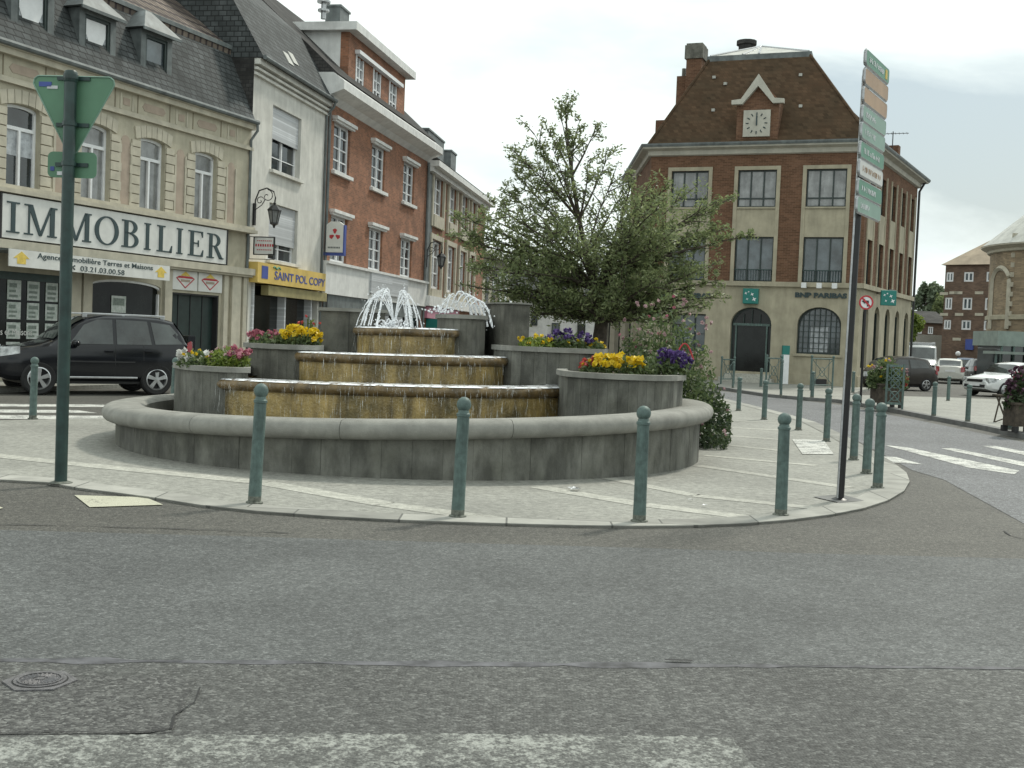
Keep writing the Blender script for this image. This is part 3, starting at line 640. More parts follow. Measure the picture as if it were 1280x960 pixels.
g2 = MB(); g2.slab([(sw2[0], .55), (sw2[1], .55)]+list(reversed(arc(sw2[0], sw2[1], gar[3]+.06, .16))), .12, .16); go2 = g2.build('shop_window', M['shopdark'], A)
po = MB(); po.box(fz.u(143, 385), fz.u(161, 385), .1, .112, fz.v(152, 391), fz.v(152, 370)); po.build('property_sheet', M['poster'], go2)
pt = MB(); a, b = fz.u(145, 385), fz.u(159, 385); pt.box(a, b, .094, .099, fz.v(152, 382), fz.v(152, 373)); pt.build('printed_picture', M['print'], go2)
fm = MB(); fm.box(sw2[0], sw2[0]+.07, .05, .118, .55, gar[3]-.1); fm.box(sw2[1]-.05, sw2[1], .05, .118, .55, gar[3]-.1)
P_ = arc(sw2[0], sw2[1], gar[3]+.06, .16)
for p, q in zip(P_, P_[1:]): fm.slab([p, q, (q[0], q[1]-.06), (p[0], p[1]-.06)], .05, .118)
fm.build('frame', M['whiteframe'], go2)
d = MB(); d.box(gar[0], gar[1], .20, .235, .1, gar[3]); dro = d.build('passage_door', M['dkframe'], A)
d = MB(); d.box(gar[0], gar[0]+.05, .02, .199, .1, gar[3]); d.box(gar[1]-.05, gar[1], .02, .199, .1, gar[3]); d.box(gar[0]+.05, gar[1]-.05, .02, .199, gar[3]-.05, gar[3])
for i in range(1, 4): 
    c = gar[0]+(gar[1]-gar[0])*i/4; d.box(c-.012, c+.012, .18, .199, .1, gar[3]-.05)
d.build('frame', M['trim'], dro)
pnl = MB(); pz0, pz1 = gar[3]+.08, sgz0-.37; um = (gar[0]+gar[1])/2
pnl.box(gar[0]-.05, um-.03, -.06, -.002, pz0, pz1); pnl.box(um+.03, gar[1]+.05, -.06, -.002, pz0, pz1); po_ = pnl.build('emblem_board', M['signwhite'], A)
e1 = MB(); e2 = MB(); e3 = MB(); hz = pz1-pz0
for c in ((gar[0]+um)/2-.02, (um+gar[1])/2+.02):
    s = .40; z = pz0+hz*.12; zt = pz0+hz*.62
    def band(p, q, t, mbb): 
        pv, qv = Vector(p), Vector(q); nn = (qv-pv).normalized(); nn = Vector((-nn[1], nn[0]))*t; mbb.slab([tuple(pv+nn), tuple(qv+nn), tuple(qv-nn), tuple(pv-nn)], -.07, -.061)
    band((c, z), (c-s, zt), .014, e1); band((c, z), (c+s, zt), .014, e1)
    e1.slab([(c-s, zt), (c+s, zt), (c+s*.72, zt+hz*.1), (c-s*.72, zt+hz*.1)], -.07, -.061)
    e2.slab([(c-.22, zt+hz*.12), (c, zt+hz*.36), (c+.22, zt+hz*.12)], -.07, -.061); e3.box(c-.2, c+.2, -.07, -.061, pz0+hz*.43, pz0+hz*.55)
e1.build('red_diamond', M['red'], po_); e2.build('emblem', M['gold'], po_); e3.build('lettering', M['pinkpanel'], po_)
# mansard roof
mz = EV+.03; msy, msz = .85, 2.35
rf = MB(); rf.extr([(-.18, mz), (-.10, mz+.12), (msy, mz+msz), (msy, mz)], 0, fz.L); ro = rf.build('mansard_roof', M['slate'], A)
up_ = MB(); up_.extr([(msy-.12, mz+msz-.06), (5.0, mz+msz+3.4), (9.2, mz+.0), (msy, mz)], 0, fz.L-.02); up_.build('upper_roof', M['tile'], A)
rd = MB(); rd.extr([(msy-.16, mz+msz-.1), (msy-.16, mz+msz+.02), (msy+.02, mz+msz+.1), (msy+.02, mz+msz-.1)], 0, fz.L); rd.build('roof_ridge', M['zinc'], ro)
gt = MB(); gt.tube([(0, -.24, mz-.0), (fz.L, -.24, mz-.0)], .075, 8); gt.tube([(fz.L-.05, -.24, mz-.02), (fz.L-.03, -.24, mz-.25), (fz.L-.10, -.06, mz-.55), (fz.L-.10, -.06, .3)], .045, 8); gt.build('gutter', M['zinc'], A, smooth=True)
for k, (xa, xb, ya, yb) in enumerate([(22, 60, -18, 60), (106, 138, 22, 84), (182, 209, 47, 106)]):
    offd = .12; a, b = fz.u(xa, (ya+yb)/2, offd), fz.u(xb, (ya+yb)/2, offd); z0, z1 = fz.v((xa+xb)/2, yb, offd), fz.v((xa+xb)/2, ya, offd)
    yb_ = .12; dm = MB(); dep2 = 1.1
    dm.box(a-.2, a, yb_, yb_+dep2, z0-.12, z1+.1); dm.box(b, b+.2, yb_, yb_+dep2, z0-.12, z1+.1); dm.box(a, b, yb_, yb_+dep2, z1, z1+.1); dm.box(a, b, yb_, yb_+dep2, z0-.12, z0-.001)
    do = dm.build('dormer', M['zinc'], A)
    c = (a+b)/2; hd = MB(); hw = (b-a)/2+.34
    # hipped hood
    zr = z1+.12; hd.add([(c-hw, yb_-.22, zr), (c+hw, yb_-.22, zr), (c+hw, yb_+1.4, zr), (c-hw, yb_+1.4, zr), (c-.12, yb_+.32, zr+.62), (c+.12, yb_+.32, zr+.62), (c+.12, yb_+1.5, zr+.62), (c-.12, yb_+1.5, zr+.62)],
          [(0, 1, 5, 4), (1, 2, 6, 5), (3, 0, 4, 7), (4, 5, 6, 7), (0, 3, 2, 1)]); hd.box(c-hw, c+hw, yb_-.221, yb_-.18, zr-.08, zr)
    hd.build('hood', M['zinc'], do)
    wn = MB(); wn.box(a, a+.07, yb_+.03, yb_+.1, z0, z1); wn.box(b-.07, b, yb_+.03, yb_+.1, z0, z1); wn.box(a+.07, b-.07, yb_+.03, yb_+.1, z1-.08, z1); wn.box(a+.07, b-.07, yb_+.03, yb_+.1, z0, z0+.08); wn.build('frame', M['dkframe'], do)
    gl = MB(); gl.box(a+.05, b-.05, yb_+.09, yb_+.11, z0+.05, z1-.05); gl.build('pane', M['glass_b' if k == 2 else 'glass_lt'], do)
    if k < 2:      # net curtain drawn to a point
        cu_ = MB(); zz = z0+(z1-z0)*.45
        for s in (0,): cu_.slab([(a+.1, zz+.25), (c, z0+.12), (b-.1, zz+.25), (b-.1, z1-.1), (a+.1, z1-.1)], yb_+.075, yb_+.085)
        cu_.build('curtain', M['whiteframe'], do)

# ---- 2. white rendered building
B = F2.root('shop_building', 'white rendered building with rolled shutters and slate roof above the yellow copy shop sign', 'building', 'buildings along the left side of the square'); fz = F2
EV2 = (fz.v(316, 72)+fz.v(400, 122))/2
wu = (fz.u(340, 180), fz.u(376, 180)); u1_ = (wu[0], wu[1], fz.v(352, 217), fz.v(352, 136)); l1 = (wu[0]-.05, wu[1]-.05, fz.v(354, 328), fz.v(354, 258))
shz = fz.v(365, 352)
ops = [u1_, l1, (fz.u(317, 400), fz.L-.3, .35, shz-.15)]
mb = MB(); wall(mb, 0, fz.L, 0, EV2, ops, .3); body(mb, fz.L, 10, EV2); mb.build('wall', M['render_white'], B)
mb = MB(); mb.box(-.03, -.002, -.02, 9.8, EV-.1, EV2+.0); mb.build('slate_cladding', M['slate_dark'], B)
for q, sh in ((u1_, .5), (l1, .30)):
    wo_ = window(B, *q, .26, 2, 0, 'whiteframe', 'glass', .07, 0, (.16, .14, .1, 'render_white'))
    s = MB(); s.box(q[0]+.02, q[1]-.02, .10, .13, q[2]+(q[3]-q[2])*sh, q[3]-.01); s.build('roller_shutter', M['shutter'], wo_)
    s = MB(); zz = q[2]+(q[3]-q[2])*.22; s.box(q[0]+.06, q[1]-.06, .18, .2, zz, zz+.03); s.build('glazing_bar', M['whiteframe'], wo_)
t = MB(); t.box(0, fz.L, -.10, -.002, EV2-.5, EV2-.42); t.box(0, fz.L, -.14, -.003, EV2-.34, EV2-.26); t.box(0, fz.L, -.22, -.002, EV2-.18, EV2); t.build('cornice', M['render_white'], B)
rf = MB(); RZ = 4.6; rf.extr([(-.3, EV2), (-.3, EV2+.08), (1.1, EV2+2.4), (4.6, EV2+5.4), (10.2, EV2+.1), (10.2, EV2)], -.02, fz.L+.1); r2 = rf.build('slate_roof', M['slate'], B)
sk = MB()
for x0 in (344, 354):
    offr = .5; a = fz.u(x0-3, 70, offr); z = fz.v(x0, 73, offr)
    yy = -.3+(z-.2-EV2-.08)/2.32*1.4; y2 = -.3+(z+.2-EV2-.08)/2.32*1.4
    sk.add([(a, yy-.03, z-.2), (a+.45, yy-.03, z-.2), (a+.45, y2-.03, z+.2), (a, y2-.03, z+.2), (a, yy+.05, z-.2), (a+.45, yy+.05, z-.2), (a+.45, y2+.05, z+.2), (a, y2+.05, z+.2)], [(0, 1, 2, 3), (0, 4, 5, 1), (1, 5, 6, 2), (3, 2, 6, 7), (0, 3, 7, 4)])
sk.build('skylight', M['lead'], r2)
gt = MB(); gt.tube([(.0, -.36, EV2+.03), (fz.L, -.36, EV2+.03)], .07, 8); gt.tube([(fz.L-.08, -.36, EV2), (fz.L-.08, -.3, EV2-.2), (fz.L-.12, -.06, EV2-.5), (fz.L-.12, -.06, .2)], .045, 8); gt.build('gutter', M['zinc'], B, smooth=True)
sh_ = MB(); sh_.box(ops[2][0], ops[2][1], .2, .24, .35, shz-.15); sho = sh_.build('shop_window', M['shopdark'], B)
s = MB(); 
for q in (313, 353, 386): 
    a = fz.u(q, 400); s.box(a, a+.12, -.06, .198, .1, shz-.2)
s.box(ops[2][0], ops[2][1], -.05, .19, .1, .5); s.build('shop_posts', M['shutter'], B)
s = MB(); s.box(fz.u(326, 365), fz.u(400, 372), -.26, -.003, fz.v(345, 370, -.25), fz.v(345, 357, -.25)-.02); s.build('lower_board', M['dull_yellow'], B)
bd = MB(); offb = -.35; a, b = fz.u(322, 345, offb), fz.u(407, 355, offb)-.0; z0 = (fz.v(323, 354, offb)+fz.v(405, 363, offb))/2; z1 = (fz.v(323, 326, offb)+fz.v(405, 343, offb))/2
CB = F2.root('shop_sign', 'yellow shop sign board reading SAINT POL COPY on the white building', 'sign')
bd.box(a, b, offb, -.004, z0, z1); bd.build('board', M['yellow'], CB)
tx = MB(); text(tx, 'SAINT POL COPY', a+(b-a)*.22, a+(b-a)*.985, z0+(z1-z0)*.25, z0+(z1-z0)*.68, offb-.012, offb-.002, bold=.012); tx.build('lettering', M['blue'], CB)
tx = MB(); tx.box(a+(b-a)*.05, a+(b-a)*.13, offb-.012, offb-.002, z0+(z1-z0)*.22, z0+(z1-z0)*.85); tx.build('emblem', M['blue'], CB)
tx = MB(); tx.tube([(a+(b-a)*(.2+.012*i), offb-.008, z0+(z1-z0)*(.84+.05*math.sin(i*1.3))) for i in range(9)], .03, 6); tx.build('leaf_emblem', M['grn'], CB)

# ---- 3. orange brick building
Cb = F3.root('brick_building', 'orange brick building with white lintels, deep white cornice and a boxy rooftop dormer', 'building', 'buildings along the left side of the square'); fz = F3
EV3 = (fz.v(410, 112)+fz.v(525, 183))/2+.1
fas0, fas1 = (fz.v(408, 366)+fz.v(533, 385))/2, (fz.v(408, 327.5)+fz.v(534, 357.5))/2
ups = [pxwin(fz, 415.5, 437, 160, 217), pxwin(fz, 464, 481, 178, 238), pxwin(fz, 503.5, 517, 204, 255)]
los = [pxwin(fz, 414.5, 433, 270, 328), pxwin(fz, 461, 478, 284.5, 339), pxwin(fz, 501, 515, 299.5, 349)]
ws = sum(q[1]-q[0] for q in ups+los)/6
uv0, uv1 = sum(q[2] for q in ups)/3, sum(q[3] for q in ups)/3; lv0, lv1 = fas1+.12, sum(q[3] for q in los)/3
ops = []
for q, p in zip(ups, los):
    c = ((q[0]+q[1])/2+(p[0]+p[1])/2)/2; ops += [(c-ws/2, c+ws/2, uv0, uv1), (c-ws/2, c+ws/2, lv0, lv1)]
shp = (.5, fz.L-.5, .4, fas0-.1)
mb = MB(); wall(mb, 0, fz.L, 0, EV3, ops+[shp], .25); body(mb, fz.L, 10, EV3); mb.build('wall', M['brick'], Cb)
for i, q in enumerate(ops):
    wo_ = window(Cb, *q, .16, 2, 4, 'whiteframe', 'glass', .11, 0, (.18, .14, .13, 'white'), mm=.09)
    s = MB(); s.box(q[0]-.25, q[1]+.25, -.22, -.004, q[3]+.04, q[3]+.16); s.box(q[0]-.2, q[1]+.2, -.14, -.006, q[3]-.04, q[3]+.038); s.build('lintel', M['white'], wo_)
s = MB(); s.box(-.02, fz.L, -.18, -.003, fas0, fas1); s.box(-.02, fz.L, -.30, -.004, fas1, fas1+.1); s.build('shop_fascia', M['white'], Cb)
s = MB(); a_, b_ = fz.u(457, 350), fz.u(503, 360); s.box(a_, b_, -.26, -.181, fas0+.25, fas1+.02); s.build('fascia_panel', M['shutter'], Cb)
s = MB(); s.box(shp[0], shp[1], .1, .14, .4, fas0-.1); s.build('shop_window', M['shopdark'], Cb)
s = MB()
for i in range(7): c = shp[0]+(shp[1]-shp[0])*i/6; s.box(c-.06, c+.06, .02, .098, .4, fas0-.1)
s.box(shp[0], shp[1], -.1, .098, fas0-.6, fas0-.002); s.build('shop_posts', M['zinc'], Cb)
s = MB(); s.extr([(-.02, EV3-.55), (-.25, EV3-.36), (-.72, EV3-.18), (-.72, EV3+.12), (-.3, EV3+.42), (.3, EV3+.42), (.3, EV3-.55)], -.25, fz.L+.1); s.build('cornice', M['white'], Cb)
rf = MB(); rf.extr([(-.4, EV3+.42), (4.6, EV3+4.9), (10.2, EV3+.4)], -.02, fz.L); rf.build('slate_roof', M['slate_dark'], Cb)
# rooftop dormer box
off = .35; zb = EV3+.45; a, b = fz.u(436, 70, off), fz.u(506, 120, off); z1 = (fz.v(441, 42, off)+fz.v(505, 97, off))/2
wd = [pxwin(fz, 446, 454.5, 74, 111), pxwin(fz, 468, 476, 88, 125), pxwin(fz, 488, 496, 102, 139)]
wd = [(fz.u(x0, 100, off), fz.u(x1, 100, off)) for x0, x1 in ((445, 455), (467, 477), (487.5, 497))]
wz0 = (fz.v(450, 112, off)+fz.v(492, 140, off))/2; wz1 = (fz.v(450, 74, off)+fz.v(492, 104, off))/2
m_ = MB(); mt = Matrix.Translation((0, off, 0)); m_.M = mt; wall(m_, a, b, zb-.5, z1, [(p, q, wz0, wz1) for p, q in wd], .2); m_.M = None
m_.quad((a, off, zb-.5), (a, off+.36, zb-.5), (a, off+.36, z1), (a, off, z1)); m_.quad((b, off, zb-.5), (b, off+5, zb-.5), (b, off+5, z1), (b, off, z1)); m_.quad((a, off, z1), (b, off, z1), (b, off+5, z1), (a, off+5, z1)); do = m_.build('rooftop_dormer', M['brick'], Cb)
m_ = MB(); m_.box(a-.02, a+.0, off+.35, off+5, zb-.5, z1); m_.build('rendered_cheek', M['white'], do)
m_ = MB(); m_.box(a-.35, b+.35, off-.4, off+5.2, z1, z1+.32); m_.build('flat_roof', M['white'], do)
m_ = MB(); m_.box(wd[0][0]-.25, wd[2][1]+.25, off-.22, off-.003, wz1+.02, wz1+.17); m_.box(wd[0][0]-.25, wd[2][1]+.25, off-.2, off-.003, wz0-.2, wz0-.01)
for p, q in wd:
    m_.box(p, p+.12, off+.02, off+.12, wz0, wz1); m_.box(q-.12, q, off+.02, off+.12, wz0, wz1); c = (p+q)/2; m_.box(c-.05, c+.05, off+.03, off+.12, wz0, wz1)
    for k in (.33, .66): z = wz0+(wz1-wz0)*k; m_.box(p+.12, q-.12, off+.04, off+.11, z-.03, z+.03)
    m_.box(p-.12, p-.002, off-.03, off-.002, wz0-.01, wz1+.02)
m_.build('window_frames', M['whiteframe'], do)
m_ = MB()
for p, q in wd: m_.box(p, q, off+.122, off+.16, wz0, wz1)
m_.build('panes', M['glass'], do)
ch = MB(); c0 = fz.u(419, 25, 1.2); ch.box(c0, c0+1.1, 1.0, 1.62, z1+.32, fz.v(425, 13, 1.2)); ch.box(c0-.05, c0+1.15, .95, 1.67, fz.v(425, 13, 1.2), fz.v(425, 13, 1.2)+.08); ch.build('chimney', M['zinc'], Cb)
ch = MB(); c0 = fz.u(404, 28, 1.2); zz = z1+.32; ch.tube([(c0, 1.2, zz), (c0, 1.2, zz+.75)], .1, 10); ch.tube([(c0, 1.2, zz+.28), (c0, 1.2, zz+.36)], .22, 10); ch.tube([(c0, 1.2, zz+.62), (c0, 1.2, zz+.7)], .26, 10); ch.build('flue_pipe', M['steel'], do)
for q_ in (.12, fz.L-.1):
    gt = MB(); gt.tube([(q_, -.09, .3), (q_, -.09, EV3-.6)], .06, 8); gt.build('drainpipe', M['zinc'], Cb)

# ---- 4. grey and brick building with tall pale window bays
Db = F4.root('terrace_building', 'brick and grey terrace building with tall pale framed window bays beyond the orange one', 'building', 'buildings along the left side of the square'); fz = F4
EV4 = (fz.v(545, 205)+fz.v(590, 250))/2
bays = [(538, 551), (558, 568), (574, 582), (587, 592.5)]
ops = []
for a, b in bays:
    u0, u1 = fz.u(a, 300), fz.u(b, 300); ops += [(u0, u1, 7.6, 9.7), (u0, u1, 3.9, 6.4)]
mb = MB(); wall(mb, 0, fz.L, 0, EV4, ops, .25, m=0); body(mb, fz.L, 10, EV4); 
mb.build('wall', [M['brick']], Db)
for q in ops:
    wo_ = window(Db, *q, .16, 2, 3, 'whiteframe', 'glass_c', .16, 0, None)
    s = MB(); s.box(q[0]-.28, q[0]-.003, -.12, -.004, q[2]-.6, q[3]+.25); s.box(q[1]+.003, q[1]+.28, -.12, -.004, q[2]-.6, q[3]+.25); s.box(q[0]-.003, q[1]+.003, -.1, -.004, q[3], q[3]+.25); s.box(q[0]-.002, q[1]+.002, -.18, -.004, q[2]-.6, q[2]-.002); s.build('surround', M['cream2'], wo_)
s = MB(); s.box(0.02, 1.3, -.05, -.003, 3.5, EV4-.4); s.build('grey_render_panel', M['zinc'], Db)
s = MB(); s.box(-.05, fz.L+.3, -.6, -.003, EV4-.12, EV4+.16); s.box(0, fz.L, -.3, -.005, EV4-.35, EV4-.125); s.box(0, fz.L, -.35, -.004, 3.0, 3.5); s.build('cornice', M['white'], Db)
s = MB(); s.box(.3, fz.L*.5, -.2, -.004, 2.4, 2.98); s.build('shop_sign', M['pink'], Db)
s = MB(); s.box(fz.L*.05, fz.L*.3, -.7, -.02, 1.2, 2.38); s.build('awning', M['teal'], Db)
s = MB(); s.box(fz.L*.32, fz.L*.95, -.03, .0, .3, 2.3); s.build('shop_window', M['shopdark'], Db)
rf = MB(); rf.extr([(-.4, EV4+.35), (4.6, EV4+3.0), (10, EV4+.3)], 0, fz.L); rf.build('slate_roof', M['slate_dark'], Db)
for (xa, xb, yt, offc) in ((528, 548, 170, 1.6), (558, 564, 192, 1.6)):
    a, b = fz.u(xa, 180, offc), fz.u(xb, 200, offc); z = fz.v((xa+xb)/2, yt, offc)
    ch = MB(); ch.box(a, b, offc-.3, offc+.4, EV4, z); ch.box(a-.06, b+.06, offc-.35, offc+.45, z, z+.1)
    if xb-xa > 20:
        for q in (.1, .45): ch.tube([(a+(b-a)*q, offc, z+.1), (a+(b-a)*q, offc, z+.9)], [.06, .02], 6)
    ch.build('chimney', M['zinc'], Db)
a = fz.u(592, 240, 1.5); ch = MB(); ch.box(a, a+1.5, 1, 2, EV4, EV4+1.3); ch.build('chimney', M['bankbrick'], Db)

# ---- 5. lower white building at the bend
Eb = F5.root('terrace_building', 'low whitish building with vertical ribs at the bend of the street behind the tree', 'building', 'buildings along the left side of the square'); fz = F5
EV5 = (fz.v(607, 312)+fz.v(643, 342))/2
mb = MB(); mb.box(0, fz.L, 0, 9, 0, EV5); mb.build('wall', M['cream2'], Eb)
n = 12
for i in range(n): a = fz.L*(i+.3)/n; MB().box(a, a+fz.L/n*.42, -.05, -.002, 3.2, EV5-.5).build('tall_window', M['glass_c'], Eb)
s = MB(); s.box(-.1, fz.L+.1, -.7, -.003, EV5-.15, EV5+.3); s.build('cornice', M['white'], Eb)
rf = MB(); rf.extr([(-.3, EV5+.3), (4.5, EV5+2.6), (9, EV5+.3)], 0, fz.L); rf.build('roof', M['slate_dark'], Eb)

# ---- 6. far white house seen under the tree, and striped fronts beside the bank
pA = at(640, 430, 84); pB = at(775, 430, 84); F6 = Facade((pA.x, pA.y), (pB.x, pB.y)); fz = F6
Fb = F6.root('white_house', 'far white house with small dark windows glimpsed under the tree crown', 'building'); z = fz.v(700, 374)
mb = MB(); mb.box(0, fz.L, 0, 8, 0, z); mb.build('wall', M['white'], Fb)
for xa, xb, ya, yb in ((664, 672, 392, 408), (690, 700, 404, 418), (722, 732, 404, 418), (705, 712, 384, 394), (740, 748, 384, 398)):
    window(Fb, fz.u(xa, 400), fz.u(xb, 400), fz.v(700, yb), fz.v(700, ya), -.02, 2, 0, 'dkframe', 'glass', .06)
rf = MB(); rf.extr([(-.4, z), (4, z+2.2), (8.4, z)], -.3, fz.L+.3); rf.build('roof', M['slate'], Fb)
pA = at(752, 430, 60); pB = at(806, 430, 56.5); F7 = Facade((pA.x, pA.y), (pB.x, pB.y)); fz = F7
Gb = F7.root('shop_building', 'narrow pale shopfront with tall dark slots between the far white house and the bank', 'building'); z = fz.v(780, 350)
mb = MB(); wall(mb, 0, fz.L, 0, z, [(fz.L*q, fz.L*(q+.13), .4, z-.5) for q in (.06, .30, .54, .78)], .3); body(mb, fz.L, 5, z); mb.build('wall', M['cream2'], Gb)
mb = MB(); mb.box(.05, fz.L-.05, .25, .28, .3, z-.8); mb.build('dark_slots', M['glass'], Gb)

# ================================================================== BANK
M['palestone'] = mat('pale_cornice', (.50, .485, .42), .8, .1, 2, streak=.12)
A0, B0 = at(804, 430, 51.9), at(1072, 440, 48.5); C0, D0 = at(1136, 442.5, 58.5), Vector((5.9, 62, 0))
FB = Facade((A0.x, A0.y), (B0.x, B0.y)); fz = FB
K = FB.root('bank_building', 'brick and stone bank with arched ground floor, tall tiled roof and clock dormer', 'building')
EB = (fz.v(830, 185)+fz.v(1050, 182))/2; BAND = (fz.v(900, 356)+fz.v(1060, 356))/2
inv = (Matrix.Translation(FB.P0) @ Matrix.Rotation(FB.rz, 4, 'Z')).inverted()
loc = lambda P: inv @ Vector((P[0], P[1], 0))
cols = [(838, 882), (918, 970), (1007, 1054)]
cu = [((fz.u(a, 250)+fz.u(a, 320))/2, (fz.u(b, 250)+fz.u(b, 320))/2) for a, b in cols]
wb = sum(b-a for a, b in cu)/3+.02; cu = [((a+b)/2-wb/2, (a+b)/2+wb/2) for a, b in cu]
t0, t1 = fz.v(944, 259), fz.v(944, 212.5); f0, f1 = BAND+.12, fz.v(944, 296)
SY = 0
door = (fz.u(912, 430), fz.u(963, 430), .45, fz.v(938, 384)); arw = (fz.u(996, 415), fz.u(1051, 415), fz.v(1023, 443), fz.v(1023, 384)); lw = (fz.u(838, 420), fz.u(881, 420), fz.v(860, 441), fz.v(860, 392))
up = MB(); wall(up, 0, fz.L, BAND, EB, [(a, b, t0, t1) for a, b in cu]+[(a, b, f0, f1) for a, b in cu], .22)
lo = MB(); wall(lo, 0, fz.L, 0, BAND, [door+((door[1]-door[0])/2*.85,), arw+((arw[1]-arw[0])/2*.8,), lw], .4)
cB, cC, cD = loc(B0), loc(C0), loc(D0)
# right side wall as its own frame
FS = Facade((B0.x, B0.y), (C0.x, C0.y)); sside = Matrix.Translation(cB) @ Matrix.Rotation(FS.rz-FB.rz, 4, 'Z')
sx = [(1078.5, 1082), (1088, 1093), (1099, 1104.5), (1109, 1114), (1118, 1122.5)]
su = [(FS.u(a, 330), FS.u(b, 330)) for a, b in sx]; n = len(su)
su = [((i+.5)/n*FS.L-.55, (i+.5)/n*FS.L+.55) for i in range(n)]
up.M = sside; wall(up, 0, FS.L, BAND, EB, [(a, b, t0, t1) for a, b in su]+[(a, b, f0, f1) for a, b in su], .22)
lo.M = sside; wall(lo, 0, FS.L, 0, BAND, [(a, b, .9, 3.6, .5) for a, b in su], .3)
up.M = lo.M = None
for mm_, z0, z1 in ((up, BAND, EB), (lo, 0, BAND)):
    mm_.quad((0, 0, z0), (cD.x, cD.y, z0), (cD.x, cD.y, z1), (0, 0, z1)); mm_.quad((cD.x, cD.y, z0), (cC.x, cC.y, z0), (cC.x, cC.y, z1), (cD.x, cD.y, z1))
up.poly([(0, 0, EB), (fz.L, 0, EB), (cC.x, cC.y, EB), (cD.x, cD.y, EB)])
up.build('upper_wall', M['bankbrick'], K); lo.build('ground_floor_wall', M['bankstone'], K)
for k, (a, b) in enumerate(cu):
    window(K, a, b, t0, t1, .16, 3, 0, 'dkframe', 'glass_c', .06, 0, (.0, .08, .07, 'bankstone'), name='window')
    s = window(K, a, b, f0, f1, .16, 3, 0, 'dkframe', 'glass_b', .06, 0, None)
    mb = MB(); zz = f0+(f1-f0)*.26
    for i in range(15): c = a+(b-a)*(i+.5)/15; mb.tube([(c, .03, f0+.02), (c, .03, zz)], .012, 4)
    mb.box(a, b, .01, .04, zz, zz+.035); mb.build('window_railing', M['dkgreen'], s)
    mb = MB(); zz = t0+(t1-t0)*.24; mb.box(a+.06, b-.06, .09, .14, zz-.03, zz+.03); mb.build('rail', M['dkframe'], s)
    mb = MB(); e = .16
    mb.box(a-e, a-.002, -.05, .06, BAND+.12, t1+e); mb.box(b+.002, b+e, -.05, .06, BAND+.12, t1+e); mb.box(a-.001, b+.001, -.05, .06, t1+.002, t1+e); mb.box(a-.001, b+.001, -.02, .1, f1+.002, t0-.075)
    mb.build('stone_surround', M['bankstone'], K)
for i, (a, b) in enumerate(su):
    for z0, z1 in ((t0, t1), (f0, f1), (.9, 3.6)):
        mb = MB(sside); mb.box(a, b, .18, .2, z0, z1); o = mb.build('side_window', M['glass_c' if z0 > 3 else 'shopdark'], K)
        mb = MB(sside); c = (a+b)/2; mb.box(c-.03, c+.03, .12, .179, z0, z1); mb.box(a, a+.06, .12, .179, z0, z1); mb.box(b-.06, b, .12, .179, z0, z1); mb.build('frame', M['dkframe'], o)
    mb = MB(sside); e = .14; mb.box(a-e, a-.002, -.05, .06, BAND+.12, t1+e); mb.box(b+.002, b+e, -.05, .06, BAND+.12, t1+e); mb.box(a-.001, b+.001, -.02, .1, f1+.002, t0-.002); mb.build('stone_surround', M['bankstone'], K)
s = MB()
for f_, Mx, L in ((fz, None, fz.L), (FS, sside, FS.L)):
    s.M = Mx; s.box(-.1, L+.1, -.14, -.002, BAND-.08, BAND+.12); s.box(0, L, -.08, -.002, 0, .55)
s.M = None; s.build('stone_band', M['bankstone'], K)
# cornice around the block
def ringprof(pts, prof, closed=True):
    mb = MB(); n = len(pts); P = [Vector((p[0], p[1])) for p in pts]; rows = []
    for i in range(n):
        a, b, c = P[i-1], P[i], P[(i+1) % n]; e1_ = (b-a).normalized(); e2_ = (c-b).normalized(); n1, n2 = Vector((e1_.y, -e1_.x)), Vector((e2_.y, -e2_.x)); bi = (n1+n2).normalized(); k = 1/max(.3, bi.dot(n1))
        rows.append([(b.x+bi.x*k*o_, b.y+bi.y*k*o_, z) for o_, z in prof])
    L = len(prof); vs = [p for r in rows for p in r]; fs = []
    for i in range(n):
        j = (i+1) % n
        for q in range(L-1): fs.append((i*L+q, j*L+q, j*L+q+1, i*L+q+1))
    return mb.add(vs, fs)
plan = [(0, 0), (fz.L, 0), (cC.x, cC.y), (cD.x, cD.y)]
ringprof(plan, [(0.003, EB-.34), (.12, EB-.30), (.16, EB-.12), (.42, EB-.04), (.46, EB+.10), (.40, EB+.12), (.38, EB+.16), (.0, EB+.22)]).build('cornice', M['palestone'], K)
ringprof(plan, [(.47, EB+.02), (.50, EB+.10), (.50, EB+.16), (.42, EB+.17)]).build('gutter', M['zinc'], K)
# mansard
tz = fz.v(945, 70, 3.0)
q0, q1 = fz.u(888, 75, 3.0), fz.u(1011, 68, 3.0); TP = [(q0, 3.0), (q1, 3.0), (q1-.3, cC.y-3.5), (q0+.0, cD.y-3.0)]
rf = MB(); lowp = [(-.12, -.12), (fz.L+.1, -.12), (cC.x+.1, cC.y+.1), (cD.x-.1, cD.y+.1)]
vs = [(p[0], p[1], EB+.2) for p in lowp]+[(p[0], p[1], tz) for p in TP]
rf.add(vs, [(0, 1, 5, 4), (1, 2, 6, 5), (2, 3, 7, 6), (3, 0, 4, 7), (4, 5, 6, 7)]); ro = rf.build('tiled_roof', M['banktile'], K)
for i in range(4): 
    pass
for i in range(4): MB().tube([vs[i], vs[i+4]], .07, 6).build('hip_tile', M['banktile'], ro)
ringprof(TP, [(.02, tz-.30), (.12, tz-.28), (.14, tz+.06), (.0, tz+.10)]).build('roof_flashing', M['zinc'], K)
tp = MB(); apx = (sum(p[0] for p in TP)/4-.2, sum(p[1] for p in TP)/4, tz+.95)
tp.add([(p[0], p[1], tz+.08) for p in TP]+[apx], [(0, 1, 4), (1, 2, 4), (2, 3, 4), (3, 0, 4)]); tpo = tp.build('zinc_top', M['lead'], K)
sm = MB()
